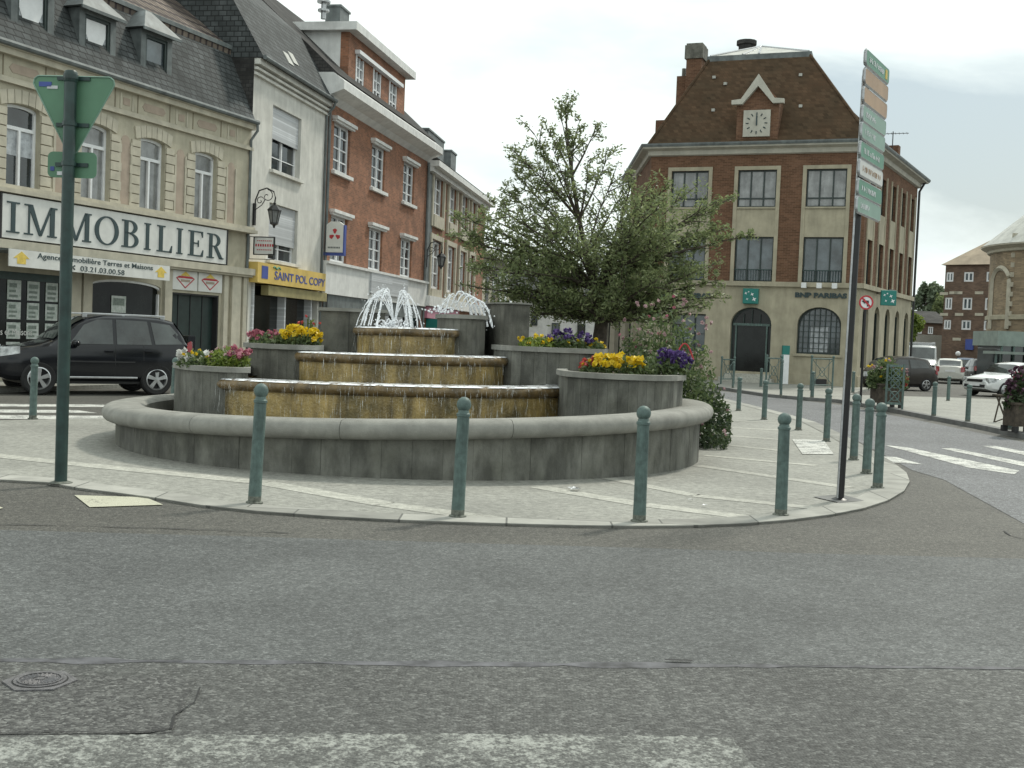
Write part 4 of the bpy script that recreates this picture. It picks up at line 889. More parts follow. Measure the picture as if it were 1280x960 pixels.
for p in TP+[((TP[0][0]+TP[1][0])/2, TP[0][1]), ((TP[0][0]*2+TP[1][0])/3, TP[0][1])]: sm.tube([(p[0], p[1], tz+.1), apx], .05, 5)
sm.build('roof_seams', M['steel'], tpo)
# clock dormer
offd = -.04; a, b = fz.u(918, 150, offd), fz.u(976, 150, offd); zb_, zt = EB+.2, fz.v(946, 126, offd); zp = fz.v(946, 98, offd); c = (a+b)/2
dm = MB(); dm.box(a+.1, b-.1, offd, 3.2, zb_, zt); dm.add([(a+.1, offd, zt), (b-.1, offd, zt), (c, offd, zp), (a+.1, 3.4, zt), (b-.1, 3.4, zt), (c, 3.4, zp)], [(0, 1, 2), (0, 2, 5, 3), (1, 4, 5, 2)]); do = dm.build('clock_dormer', M['bankbrick'], K)
gb = MB(); w_ = .17
gb.slab([(a-.12, zt+.02), (a-.12, zt-.16), (a+.34, zt-.16), (c, zp-.36), (b-.34, zt-.16), (b+.12, zt-.16), (b+.12, zt+.02), (b-.28, zt+.06), (c, zp+.14), (a+.28, zt+.06)], offd-.22, offd+.02); gb.build('gable_coping', M['palestone'], do)
ca, cb_, cz0, cz1 = fz.u(929.5, 155, offd), fz.u(963, 155, offd), fz.v(946, 171, offd), fz.v(946, 138, offd)
ck = MB(); ck.box(ca, cb_, offd-.10, offd-.002, cz0, cz1); ck.build('clock_face', M['palestone'], do)
ck = MB(); c = (ca+cb_)/2; cz = (cz0+cz1)/2; rr = (cb_-ca)*.40
for i in range(12):
    th = math.pi*i/6; r1 = rr*1.0; r0 = rr*.74; dx, dz = math.sin(th), math.cos(th); ck.tube([(c+dx*r0, offd-.115, cz+dz*r0), (c+dx*r1, offd-.115, cz+dz*r1)], .022, 4)
ck.box(c-.028, c+.028, offd-.135, offd-.11, cz-.08, cz+rr*.66); ck.box(c-.02, c+.02, offd-.145, offd-.136, cz-.1, cz+rr*.95); ck.build('clock_hands', M['signtext'], do)
# chimneys and roof vents
for xa, xb, yt, oy, nm in ((856, 875, 54, 6.0, 0), (845, 856, 95, 6.6, 1), (821, 835, 150, 5.0, 1)):
    a, b = fz.u(xa, 120, oy), fz.u(xb, 120, oy); z = fz.v((xa+xb)/2, yt, oy); ch = MB(); ch.box(a, b, oy, oy+.9, EB, z-.5*(nm == 0)); 
    if nm == 0: ch.box(a-.08, b+.08, oy-.08, oy+.98, z-.75, z-.1, 1); ch.box(a-.02, b+.02, oy-.02, oy+.92, z-.1, z, 1)
    elif xa == 845: ch.tube([(b-.2, oy+.4, z), (b-.2, oy+.4, z+.45)], .1, 8, 1)
    ch.build('chimney', [M['bankbrick'], M['conc_dark']], K)
ch = MB(); a = fz.u(921, 55, 5); ch.tube([(a+.35, 5.6, tz), (a+.35, 5.6, fz.v(930, 52, 5.5))], .38, 12); ch.tube([(a+.35, 5.6, fz.v(930, 56, 5.5)), (a+.35, 5.6, fz.v(930, 51, 5.5))], .48, 12); ch.build('roof_vent', M['slate_dark'], K)
ch = MB()
for x, y in ((893, 97), (907, 105), (1001, 94), (892, 138), (1001, 133)):
    # little lugs on the front roof slope
    for _ in range(1):
        best = 0
        for k in range(60):
            yy = 3.1*k/59; z = fz.v(x, y, yy); zr = EB+.2+(tz-EB-.2)*(yy+.12)/3.12
            if z < zr: best = yy; break
        ch.box(fz.u(x, y, best)-.07, fz.u(x, y, best)+.07, best-.12, best+.05, fz.v(x, y, best)-.06, fz.v(x, y, best)+.06)
ch.build('roof_lugs', M['lead'], ro)
an = MB(); oy = 7; a = fz.u(1116, 175, oy); z = fz.v(1116, 167, oy); an.tube([(a, oy, EB), (a, oy, z+.1)], .025, 5); an.tube([(a-.5, oy, z), (a+.7, oy, z)], .015, 4)
for i in range(7): an.tube([(a-.4+i*.17, oy-.25, z), (a-.4+i*.17, oy+.25, z)], .01, 4)
an.build('aerial', M['black'], K)
ch = MB(); ua_ = FS.L-2.2; ch.M = sside; ch.box(ua_, ua_+.5, .6, 1.2, EB, EB+1.5); ch.box(ua_+1.2, ua_+1.6, .6, 1.1, EB, EB+.9); ch.M = None; ch.build('chimney', M['bankbrick'], K)
dp = MB(sside); dp.tube([(FS.L-.05, -.35, EB-.05), (FS.L-.02, -.1, EB-.5), (FS.L-.02, -.1, .2)], .06, 8); dp.build('drainpipe', M['black'], K)
# ground floor joinery
dj = window(K, *door, .34, 1, 0, 'dkframe', 'shopdark', .07, 0, None, 'entrance_door', rise=(door[1]-door[0])/2*.85)
mb = MB(); a, b, z0, z1 = door; zt_ = z1-(b-a)/2*.85; mb.box(a+.07, b-.07, .2, .32, zt_-.05, zt_+.05); 
for q in (.12, .88): c = a+(b-a)*q; mb.box(c-.03, c+.03, .2, .318, z0, zt_-.051)
mb.build('door_frame', M['boll'], dj)
mb = MB(); 
for q in (.3, .5, .7): c = a+(b-a)*q; mb.box(c-.02, c+.02, .22, .318, zt_+.051, z1-.15*abs(q-.5)*6-.1)
mb.build('fanlight_bars', M['dkframe'], dj)
mb = MB(); mb.box(door[0]-.25, door[1]+.25, -.9, .38, .1, .28); mb.box(door[0]-.1, door[1]+.1, -.45, .38, .281, .45); mb.build('door_steps', M['paving_light'], K)
aw = window(K, *arw, .34, 1, 0, 'dkframe', 'glass_b', .07, 0, (.1, .1, .1, 'bankstone'), 'arched_window', rise=(arw[1]-arw[0])/2*.8)
mb = MB(); a, b, z0, z1 = arw; rs = (b-a)/2*.8; nn = 8
for i in range(1, nn):
    c = a+(b-a)*i/nn; zz = z1-rs+rs*math.sqrt(max(0, 1-((c-(a+b)/2)/((b-a)/2))**2))-.04; mb.box(c-.018, c+.018, .22, .25, z0, zz)
for i in range(1, 8): zz = z0+(z1-z0)*i/8.4; hw = (b-a)/2*(1 if zz < z1-rs else math.sqrt(max(0, 1-((zz-(z1-rs))/rs)**2))); mb.box((a+b)/2-hw+.02, (a+b)/2+hw-.02, .225, .245, zz-.013, zz+.013)
mb.build('window_grille', M['dkframe'], aw)
mb = MB(); c = (a+b)/2; mb.box(c-.36, c+.36, .29, .31, z0+.1, z0+1.2); mb.build('poster', M['glass_lt'], aw)
window(K, *lw, .3, 3, 2, 'dkframe', 'glass_b', .06, 0, (.1, .1, .1, 'bankstone'))
# letters on the facade
mb = MB(); text(mb, 'BNP PARIBAS', fz.u(994, 369), fz.u(1059, 369), fz.v(1026, 372.5), fz.v(1026, 366), -.06, -.01, bold=.045); text(mb, 'BNP PARIBAS', fz.u(826, 369), fz.u(889, 369), fz.v(860, 372.5), fz.v(860, 366), -.06, -.01, bold=.045); mb.build('lettering', M['signtext'], K)
for xx in (1007, 1026, 1045):
    mb = MB(); c = fz.u(xx, 356); mb.box(c-.05, c+.05, -.5, -.142, BAND+.0, BAND+.05); mb.box(c-.1, c+.1, -.62, -.42, BAND-.14, BAND+.08); mb.build('spotlight', M['whiteframe'], K)
def starsign(mbw, c, z, w, h, y):
    # four birds/stars rising along a curve
    for dx, dz, s in ((-.3, .18, .10), (-.12, .28, .07), (.12, .12, .13), (.26, -.2, .17), (-.2, -.2, .09)):
        P = []
        for i in range(8):
            r = s*w*(1 if i % 2 == 0 else .38); th = math.pi*i/4+.5; P.append((c+dx*w+r*math.cos(th), z+dz*h+r*math.sin(th)))
        mbw.slab(P, y-.012, y-.001)
S1 = F1  # keep
sgn = FB.root('bank_sign', 'square green sign with white flying stars above the bank entrance', 'sign')
a, b, z0, z1 = fz.u(930, 370), fz.u(949, 370), fz.v(939, 380), fz.v(939, 361)
mb = MB(); mb.box(a, b, -.30, -.003, z0, z1); mb.build('sign_box', M['teal'], sgn, bevel=.02)
mb = MB(); starsign(mb, (a+b)/2, (z0+z1)/2, b-a, z1-z0, -.302); mb.build('star_emblem', M['whiteframe'], sgn)
P = at(1101, 372, 48.0); P2 = at(1120, 372, 48.0); sgn2 = empty('bank_sign', (P.x, P.y, 0), 0, 'rectangular green sign with white stars on a bracket at the bank side wall', 'sign')
wdt = P2.x-P.x; z0, z1 = at(1110, 382, 48).z, at(1110, 363, 48).z
mb = MB(); mb.box(0, wdt, -.08, .08, z0, z1); mb.build('sign_box', M['teal'], sgn2, bevel=.02)
mb = MB(); starsign(mb, wdt/2, (z0+z1)/2, wdt, (z1-z0), -.082); mb.build('star_emblem', M['whiteframe'], sgn2)
mb = MB(); mb.tube([(wdt*.5, 0, z1+.03), (wdt+.1, .5, z1+.03)], .03, 6); mb.tube([(wdt*.5, 0, z1-.03), (wdt*.5, 0, z1+.03)], .03, 6); mb.tube([(wdt+.1, .5, z1+.03), (wdt+.4, 6.8, z1+.03)], .03, 6); mb.build('bracket', M['black'], sgn2)
# information totem
P = G(980, 483); tt = empty('information_totem', (P.x, P.y, .1), 0, 'slim white information post with green head beside the bank entrance', 'totem')
mb = MB(); h = 52/48*1.58*.93; mb.box(-.15, .15, -.08, .08, 0, h*1.02); mb.build('panel', M['whiteframe'], tt, bevel=.02)
mb = MB(); mb.box(-.152, .152, -.083, .083, h*.78, h*1.021); mb.box(-.16, -.10, -.09, -.0835, 0, h*.77); mb.build('green_head', M['teal'], tt)

# ================================================================== FAR RIGHT
pA = at(1176, 446, 100); pB = at(1232, 447, 94); Fd = Facade((pA.x, pA.y), (pB.x+6, pB.y-.6)); fz = Fd
Hb = Fd.root('brick_building', 'tall dark brick building with pale windows and hipped tile roof left of the church', 'building'); z = fz.v(1205, 331)
rows_ = [(340, 352), (372, 387), (400, 412)]; ops = []
for xa, xb in ((1181, 1190), (1203, 1215), (1231, 1243)):
    for ya, yb in rows_: 
        u0, u1 = fz.u(xa, 380), fz.u(xb, 380); ops.append((u0, u1, fz.v(1200, yb), fz.v(1200, ya)))
mb = MB(); wall(mb, 0, fz.L, 0, z, ops, .2); body(mb, fz.L, 12, z); mb.build('wall', M['farbrick'], Hb)
for q in ops: window(Hb, *q, .12, 2, 0, 'whiteframe', 'glass_b', .13, 0, None)
mb = MB(); mb.add([(-.3, -.3, z), (fz.L+.3, -.3, z), (fz.L+.3, 12.3, z), (-.3, 12.3, z), (4.5, 5, z+3.8), (fz.L-3, 5, z+3.8)], [(0, 1, 5, 4), (1, 2, 5), (2, 3, 4, 5), (3, 0, 4)]); mb.build('roof', M['fartile'], Hb)
mb = MB()
for x, y in ((1180, 367), (1192, 366), (1198, 366), (1224, 366), (1180, 393), (1199, 393), (1224, 393), (1196, 424)): c, zz = fz.uv(x, y); mb.box(c-.35, c+.35, -.04, -.002, zz-.12, zz+.12)
mb.build('stone_blocks', M['cream2'], Hb)
P = at(1215, 430, 93.5); u_, z_ = fz.uv(1213, 427); mb = MB(); mb.box(u_-.35, u_+.3, -.2, -.01, z_-.7, z_+.2); mb.build('blue_notice', M['blue'], Hb)
# low house and garden wall
pA = at(1143, 444, 118); pB = at(1180, 445, 118); Fe = Facade((pA.x, pA.y), (pB.x, pB.y)); fz = Fe
Ib = Fe.root('low_house', 'low distant brick house with grey tiled roof between bank and tall brick building', 'building'); z = fz.v(1160, 403); zr = fz.v(1160, 391)
mb = MB(); mb.box(0, fz.L, 0, 8, 0, z); mb.build('wall', M['farbrick'], Ib)
mb = MB(); mb.extr([(-.4, z-.05), (4, zr+.3), (8.4, z)], -.4, fz.L+.4); mb.build('roof', M['slate_dark'], Ib)
window(Ib, fz.u(1147, 410), fz.u(1152, 410), fz.v(1150, 417), fz.v(1150, 406), -.02, 2, 0, 'whiteframe', 'glass_b', .1)
window(Ib, fz.u(1160, 410), fz.u(1166, 410), fz.v(1150, 417), fz.v(1150, 408), -.02, 2, 0, 'whiteframe', 'glass_b', .1)
pA = at(1125, 444, 108); pB = at(1180, 445, 108)
mb = MB(); q = at(1150, 418, 108).z; mb.box(pA.x, pB.x, 108, 108.3, 0, q); tag(mb.build('garden_wall', M['paving_light']), 'pale low boundary wall in front of the distant low house', 'wall')
# church apse
ctr = at(1345, 446, 76); Rr = abs(ctr.x-at(1247, 446, 75).x); Jb = empty('church_apse', (ctr.x, ctr.y, 0), 0, 'rounded brick church apse with blind arch and pale conical roof at right edge', 'church')
z = at(1250, 300, 72).z; n = 20
mb = MB(); mb.lathe([(Rr, 0), (Rr, z)], 32); mb.build('apse_wall', M['apse'], Jb)
mb = MB(); mb.lathe([(Rr+.02, z-.45), (Rr+.18, z-.4), (Rr+.22, z-.25), (Rr+.6, z-.05), (Rr+.6, z+.05), (Rr+.1, z+.1)], 32); mb.build('cornice', M['cream2'], Jb)
zr_ = at(1280, 258, 74).z; mb = MB(); mb.lathe([(Rr+.62, z+.04), (Rr*.60, z+(zr_-z)*1.05), (Rr*.05, z+7.0)], 32); mb.build('conical_roof', M['lead'], Jb)
mb = MB(); mb.lathe([(Rr+.01, 0), (Rr+.12, 0), (Rr+.12, .9), (Rr+.01, 1.0)], 32); mb.lathe([(Rr+.01, 4.0), (Rr+.12, 4.05), (Rr+.12, 4.3), (Rr+.01, 4.35)], 32); mb.build('stone_courses', M['bankstone'], Jb)
import cmath
def onapse(px, py, r=None):   # angle/height on the apse cylinder
    r_ = ray(px, py); C2 = Vector((ctr.x, ctr.y)); d2 = Vector((r_.x, r_.y)); A_ = d2.dot(d2); B_ = -2*d2.dot(C2); Cc = C2.dot(C2)-(r or Rr)**2; D_ = B_*B_-4*A_*Cc
    k = (-B_-math.sqrt(max(0, D_)))/(2*A_); an_ = math.atan2(d2.y*k-C2.y, d2.x*k-C2.x); return (an_-2*math.pi if an_ > 0 else an_), H+r_.z*k
a1_, zt1 = onapse(1241, 360); a2_, _ = onapse(1262, 360); zt1 = onapse(1251, 335)[1]; zb1 = onapse(1251, 411)[1]
mb = MB(); n = 24; pts = []
am = (a1_+a2_)/2; ha = (a2_-a1_)/2; rad = abs(ha)*Rr; zs_ = zt1-rad
pts = [(am-ha, zb1)]+[(am-ha*math.cos(math.pi*i/14), zs_+rad*math.sin(math.pi*i/14)) for i in range(15)]+[(am+ha, zb1)]
mb.tube([((Rr+.03)*math.cos(a), (Rr+.03)*math.sin(a), zz) for a, zz in pts], .17, 4); mb.build('arch_surround', M['cream2'], Jb)
mb = MB(); 
for i in range(10):
    zz = zb1+.2+i*.62; aa = a2_+.05; mb.box((Rr)*math.cos(aa)-.2, (Rr)*math.cos(aa)+.2, (Rr+.05)*math.sin(aa), (Rr-.1)*math.sin(aa), zz, zz+.3)
mb.build('quoins', M['cream2'], Jb)
# low modern porch
pA = at(1246, 446, 66); pB = at(1300, 447, 66); Lp = pB.x-pA.x
Kb = empty('glazed_porch', (pA.x, 66, 0), 0, 'low green framed glass porch in front of the church apse', 'porch'); zp = at(1262, 414, 66).z
mb = MB(); mb.box(0, Lp, 0, 3.6, zp-.85, zp); mb.box(-.8, Lp, -1.6, 0, at(1262, 442, 66).z-.05, at(1262, 442, 66).z+.1); mb.build('roof_fascia', M['porch'], Kb)
mb = MB(); mb.box(.25, Lp, .2, 3.4, 0, zp-.851); mb.build('glass_wall', M['glass'], Kb)
mb = MB(); 
for q in (.1, .38, .66, .94): mb.box(Lp*q, Lp*q+.1, .05, .19, 0, zp-.851)
mb.box(-.7, -.6, -1.5, -1.4, 0, at(1262, 442, 66).z-.06)
mb.build('posts', M['boll'], Kb)
# ================================================================== FOUNTAIN
FC = Vector((-1.37, 16.4, 0)); FT = empty('fountain', FC, 0, 'large round grey stone fountain with three ochre cascading tiers and built-in planters', 'fountain')
def P2(x, Z, y=None): r = ray(x, hor(x) if y is None else y); return Vector((r.x*Z/r.y, Z))
def esweep(mb, c, a, b, prof, n=72, shear=0, m=0, a0=0, a1=2*math.pi, closed=True, wob=0):
    vs = []; fs = []; L = len(prof); k = n if closed else n+1
    for i in range(k):
        th = a0+(a1-a0)*i/n; nx, ny = math.cos(th)*b, math.sin(th)*a; l = math.hypot(nx, ny); nx /= l; ny /= l
        for off, z in prof:
            x, y = c[0]+a*math.cos(th)+nx*off, c[1]+b*math.sin(th)+ny*off; vs.append((x, y, z+shear*(x)))
    for i in range(n):
        j = (i+1) % k
        for q in range(L-1): fs.append((i*L+q, j*L+q, j*L+q+1, i*L+q+1))
    return mb.add(vs, fs, m)
TIL = .034
mb = MB(); NS = 76
for i in range(NS):
    esweep(mb, (0, 0), 4.0, 4.0, [(0, -.35), (random.uniform(-.004, .002), .44), (-.3, .44)], 2, TIL, 0, 2*math.pi*(i+.004)/NS, 2*math.pi*(i+.996)/NS, False)
wl = mb.build('basin_wall', M['conc'], FT, fix=False)
mb = MB(); esweep(mb, (0, 0), 3.7, 3.7, [(0, -.1), (0, .44)], 72, TIL); mb.build('basin_lining', M['conc_dark'], FT, fix=False)
mb = MB()
for i in range(NS):
    th = 2*math.pi*i/NS; x, y = 3.99*math.cos(th), 3.99*math.sin(th); t = Vector((-math.sin(th), math.cos(th)))*.008
    mb.quad((x-t.x, y-t.y, -.05), (x+t.x, y+t.y, -.05), (x+t.x, y+t.y, .44+TIL*x), (x-t.x, y-t.y, .44+TIL*x))
mb.build('slab_joints', M['joint_grey'], wl, fix=False)
prof = [(-.33, .44), (.02, .44)]+[(.06+.115*math.sin(math.pi*t/10), .545-.105*math.cos(math.pi*t/10)) for t in range(0, 11)]+[(-.1, .655), (-.30, .64), (-.36, .60), (-.37, .44)]
mb = MB()
nseg = 14
for i in range(nseg):
    a0 = 2*math.pi*i/nseg+.12; a1 = 2*math.pi*(i+1)/nseg+.12-.0012; esweep(mb, (0, 0), 4.0, 4.0, prof, 12, TIL, 0, a0, a1, False)
mb.build('basin_rim', M['conc_rim'], FT, smooth=True)
mb = MB(); mb.lathe([(.001, .34), (3.72, .34)], 64); mb.build('basin_water', M['water'], FT)
def fl(x, Z): p = P2(x, Z); return (p.x-FC.x, p.y-FC.y)
def tier(px, Z, a, b, zt, zb_, nm, lip=.12, sh=.012, ov=.07):
    c = fl(px, Z); sh_ = sh; z0 = zt-sh*c[0]
    mb = MB(); esweep(mb, c, a-ov, b-ov, [(0, zb_), (0, z0-.03), ], 72, sh_); t = mb.build(nm, M['ochre'], FT, smooth=True)
    mb = MB(); r = lip/2; pr = [(-.12, z0-lip), (0, z0-lip)]+[(.0+r*math.sin(math.pi*k/8), z0-r-r*math.cos(math.pi*k/8)) for k in range(9)]+[(-.16, z0), (-.2, z0-.05)]
    esweep(mb, c, a-r, b-r, pr, 72, sh_); mb.build('lip', M['ochre_lip'], t, smooth=True)
    mb = MB(); vs = [(c[0]+(a-.15)*math.cos(2*math.pi*i/64), c[1]+(b-.15)*math.sin(2*math.pi*i/64)) for i in range(64)]
    mb.poly([(x, y, z0-.012+sh_*x) for x, y in vs]); mb.build('pool', M['water'], t)
    mb = MB(); esweep(mb, c, a-r, b-r, [(-.26, z0+.012), (-.1, z0+.006), (.02, z0+.004), (r*.75, z0-.012)], 90, sh_); mb.build('water_glint', M['painted_glint'], t, smooth=True)
    mb = MB(); esweep(mb, c, a-r, b-r, [(r+.006, z0-.03), (r+.014, z0-.10), (r+.018, z0-.25), (r+.022, z0-.7 if zt < 1 else z0-.42)], 120, sh_); mb.build('falling_water', M['fall'], t, smooth=True)
    return c, z0
t1 = tier(486, 16.2, 2.56, 1.35, .91, .1, 'lower_tier', .15)
t2 = tier(500, 16.9, 1.60, .95, 1.285, .5, 'middle_tier', .14)
t3 = tier(508, 17.35, .80, .55, 1.665, .9, 'upper_tier', .12)
def planter(pts, z, nm, mt='conc', cop=.07, zb_=.1):
    P = [fl(*p) for p in pts]; mb = MB(); mb.poly([(*p, z-cop) for p in P])
    for i in range(len(P)):
        a, b = Vector(P[i]), Vector(P[(i+1) % len(P)]); k = max(1, int((b-a).length/.26))
        for q in range(k):
            c, d = a.lerp(b, (q+.012)/k), a.lerp(b, (q+.988)/k); mb.quad((*c, zb_), (*d, zb_), (*d, z-cop), (*c, z-cop))
    o = mb.build(nm, M[mt], FT, fix=False)
    mb = MB(); cx0, cy0 = sum(p[0] for p in P)/len(P), sum(p[1] for p in P)/len(P); mb.prism([(cx0+(p[0]-cx0)*.985, cy0+(p[1]-cy0)*.985) for p in P], zb_, z-cop-.01); mb.build('backing', M['joint_grey'], o, fix=False)
    cx_, cy_ = sum(p[0] for p in P)/len(P), sum(p[1] for p in P)/len(P); Q = []
    for p in P: d = Vector((p[0]-cx_, p[1]-cy_)); d *= 1+.045/d.length; Q.append((cx_+d.x, cy_+d.y))
    I = [(cx_+(p[0]-cx_)*.88, cy_+(p[1]-cy_)*.82) for p in P]
    mb = MB(); n = len(P)
    for i in range(n):
        j = (i+1) % n; mb.quad((*Q[i], z), (*Q[j], z), (*I[j], z), (*I[i], z)); mb.quad((*Q[i], z-cop), (*Q[j], z-cop), (*Q[j], z), (*Q[i], z)); mb.quad((*Q[i], z-cop), (*Q[j], z-cop), (*I[j], z-cop), (*I[i], z-cop)); mb.quad((*I[i], z-.05), (*I[j], z-.05), (*I[j], z), (*I[i], z))
    mb.build('coping', M['conc_rim'], o)
    mb = MB(); mb.poly([(*p, z-.03) for p in I]); mb.build('soil', M['soil'], o)
    return o
    for i in range(0):
        a, b = Vector(P[i]), Vector(P[i+1]); L_ = (b-a).length; k = max(1, int(L_/.2)); nn = Vector(((b-a).y, -(b-a).x)).normalized()*.003
        if nn.y > 0: nn = -nn
        for q in range(k):
            p = a.lerp(b, (q+.5)/k)+nn; t = (b-a).normalized()*.005; mb.quad((p.x-t.x, p.y-t.y, zb_), (p.x+t.x, p.y+t.y, zb_), (p.x+t.x, p.y+t.y, z-cop), (p.x-t.x, p.y-t.y, z-cop))
    mb.build('slab_joints', M['joint_grey'], o, fix=False)
    return o
def curve(pts, n=4):   # smooth an outline given in (px, Z)
    Q = []; m_ = len(pts)
    for i in range(m_-1):
        p0, p1, p2, p3 = pts[max(0, i-1)], pts[i], pts[i+1], pts[min(m_-1, i+2)]
        for k in range(n):
            t = k/n; Q.append(tuple(.5*(2*p1[j]+(p2[j]-p0[j])*t+(2*p0[j]-5*p1[j]+4*p2[j]-p3[j])*t*t+(3*p1[j]-p0[j]-3*p2[j]+p3[j])*t**3) for j in (0, 1)))
    Q.append(pts[-1]); return Q
planter(curve([(700, 15.9), (712, 15.1), (750, 14.72), (800, 14.65), (838, 14.9), (856, 15.5)])+[(852, 17.0), (706, 17.2)], 1.18, 'planter')
planter(curve([(220, 16.4), (238, 15.8), (275, 15.5), (312, 15.6)])+[(312, 17.5), (228, 17.5)], 1.04, 'planter')
planter(curve([(308, 17.0), (330, 16.6), (370, 16.5), (402, 16.7)])+[(404, 18), (312, 18.2)], 1.36, 'planter', 'conc_dark')
planter(curve([(618, 17.4), (640, 16.7), (700, 16.4), (745, 16.7), (758, 17.3)])+[(754, 18.4), (622, 18.4)], 1.47, 'planter')
planter([(400, 17.6), (436, 17.45), (481, 17.6), (481, 18.6), (400, 18.6)], 1.93, 'side_block', 'conc_dark', .05)
P = curve([(604, 18.6), (620, 17.95), (640, 17.75), (661, 17.8)]); planter(P+[(661, 18.8), (604, 19)], 2.12, 'side_block', 'conc_dark', .02)
planter(curve([(546, 17.9), (560, 17.45), (590, 17.35), (606, 17.6)])+[(606, 18.5), (546, 18.5)], 1.90, 'side_block', 'conc_dark', .06)
planter([(362, 17.5), (640, 17.3), (640, 18.6), (362, 18.6)], 1.10, 'core_block', 'conc_dark', .04)
# water jets: arcs of water from the top bowls
def jets(c, zb_, specs, nm):
    mb = MB()
    for (az, reach, top, drop, r) in specs:
        pts = []
        for i in range(19):
            t = i/18; x = reach*t; z = zb_+4*top*t*(1-t)-drop*t*t
            pts.append((c[0]+math.cos(az)*x+random.gauss(0, .004), c[1]+math.sin(az)*x, z+random.gauss(0, .004)))
        mb.tube(pts, [r*.6*(1+.9*i/18)*random.uniform(.6, 1.3) for i in range(19)], 6)
        for _ in range(16):
            p = pts[random.randint(8, 18)]; mb.ball((p[0]+random.gauss(0, .03), p[1]+random.gauss(0, .03), p[2]+random.gauss(0, .04)), random.uniform(.004, .011), 6)
    return mb.build(nm, M['jet'], FT, smooth=True)
cj = fl(492, 17.3)
jets(cj, 1.70, [(math.pi*1.0, .50, .46, .02, .010), (math.pi*.93, .40, .52, .02, .010), (math.pi*1.12, .46, .50, .02, .011), (math.pi*1.3, .38, .50, .02, .011), (math.pi*1.2, .28, .54, .02, .010), (-.25, .22, .54, .03, .010), (-.5, .30, .50, .03, .011), (0, .36, .48, .02, .011), (.4, .30, .46, .02, .010), (math.pi*.96, .58, .42, .02, .009), (math.pi*1.05, .34, .55, .02, .009), (.15, .42, .42, .02, .009), (-.12, .27, .53, .02, .009), (math.pi*1.16, .52, .44, .02, .009), (1.2, .4, .48, .02, .010)], 'water_jets')
mb = MB()
for _ in range(150): 
    r = random.random()*.3; th = random.random()*6.28; mb.ball((cj[0]+r*math.cos(th), cj[1]+r*math.sin(th)*.7, 1.67+random.random()**2*.13*(1-r)), random.uniform(.006, .022), 6)
mb.build('splash', M['jet'], FT)
cj2 = fl(572, 17.8)
for k in range(5): jets((cj2[0]+.075*k-.12, cj2[1]-.05*k), 2.02+.0*k, [(-.12, .36, .30-.035*k, .28, .019)], 'water_jet')
jets(cj2, 1.96, [(math.pi*1.05, .3, .25, .1, .009), (math.pi*.9, .34, .2, .12, .008), (math.pi*1.2, .25, .28, .1, .009)], 'water_jets')
mb = MB()
for _ in range(90):
    mb.ball((cj2[0]-.22+random.gauss(0, .13), cj2[1]-.2+random.gauss(0, .06), 1.92+abs(random.gauss(0, .06))), random.uniform(.006, .02), 6)
mb.build('splash', M['jet'], FT)
# litter on the paving
for (x, y, s, lb) in ((719, 612, .09, 'crumpled white paper lying on the paving in front of the fountain'), (863, 625, .03, 'tiny pale paper scrap on the paving right of the second bollard from the fountain front'), (880, 632, .04, 'torn paper bits on the paving between the two front right bollards')):
    p = G(x, y, .035); mb = MB(); 
    for k in range(4):
        q = [(random.uniform(-s, s), random.uniform(-s, s)*.8, .004+random.uniform(0, s*.3)) for _ in range(4)]; q.sort(key=lambda v: math.atan2(v[1], v[0])); mb.poly(q)
    o = mb.build('paper_scrap', M['whiteframe'], fix=False); o.location = p; tag(o, lb, 'litter')

# ================================================================== PLANTS
def rv(): 
    while True:
        v = Vector((random.uniform(-1, 1), random.uniform(-1, 1), random.uniform(-1, 1)))
        if .01 < v.length < 1: return v
def leafq(mb, p, s, m=0, up=.3, asp=.45):
    d = rv().normalized(); e = d.cross(rv()).normalized(); d *= s; e *= s*asp
    mb.add([p-d, p+e*.9, p+d, p-e*.9], [(0, 1, 2, 3)], m)
def clump(name, label, cat, c, rx, ry, h, n, leafs, blossoms, group=None, ls=.045, stems=8):
    """c = base centre; blossoms = [(mat, count, radius, (x0,x1) share of the width, hmin, hmax)]"""
    o = empty(name, c, 0, label, cat, group)
    mb = MB()
    for _ in range(n):
        r = math.sqrt(random.random()); th = random.random()*6.283; z = random.random()**.7*h*(1-.55*r*r)*random.uniform(.75, 1.12)
        leafq(mb, Vector((rx*r*math.cos(th), ry*r*math.sin(th), z)), ls*random.uniform(.6, 1.3))
    for _ in range(stems):
        r = random.random(); th = random.random()*6.283; x, y = rx*.8*r*math.cos(th), ry*.8*r*math.sin(th); mb.tube([(x*.6, y*.6, 0), (x, y, h*.9*(1-.4*r))], .006, 4)
    mb.build('foliage', M[leafs], o, fix=False)
    for (m_, cnt, br, (xa, xb), h0, h1) in blossoms:
        mb = MB()
        for _ in range(cnt):
            x = rx*random.uniform(xa, xb); y = -ry*random.uniform(-.6, 1)*math.sqrt(max(0, 1-(x/rx)**2)); z = h*random.uniform(h0, h1)*(1-.25*(x/rx)**2)
            for _k in range(7):
                leafq(mb, Vector((x, y, z))+rv()*br*.5, br*random.uniform(.6, 1), asp=.85)
        mb.build('blossoms', M[m_], o, fix=False)
    return o
def C3(x, Z, z): p = P2(x, Z); return Vector((p.x, p.y, z))
clump('marigold_plant', 'dense yellow marigolds between red blooms and purple flowers in the front right planter', 'flowers', C3(773, 15.2, 1.15), .33, .3, .26, 500, 'leaf_f', [('fl_yellow', 75, .055, (-1, 1), .55, 1.05)])
clump('flowering_plant', 'red and pink flowers left of the marigolds at the edge of the front right planter', 'flowers', C3(741, 15.3, 1.15), .16, .25, .2, 260, 'leaf_f', [('fl_red', 22, .04, (-1, 1), .5, 1.1), ('fl_yellow', 5, .03, (-1, 1), .5, 1.1)])
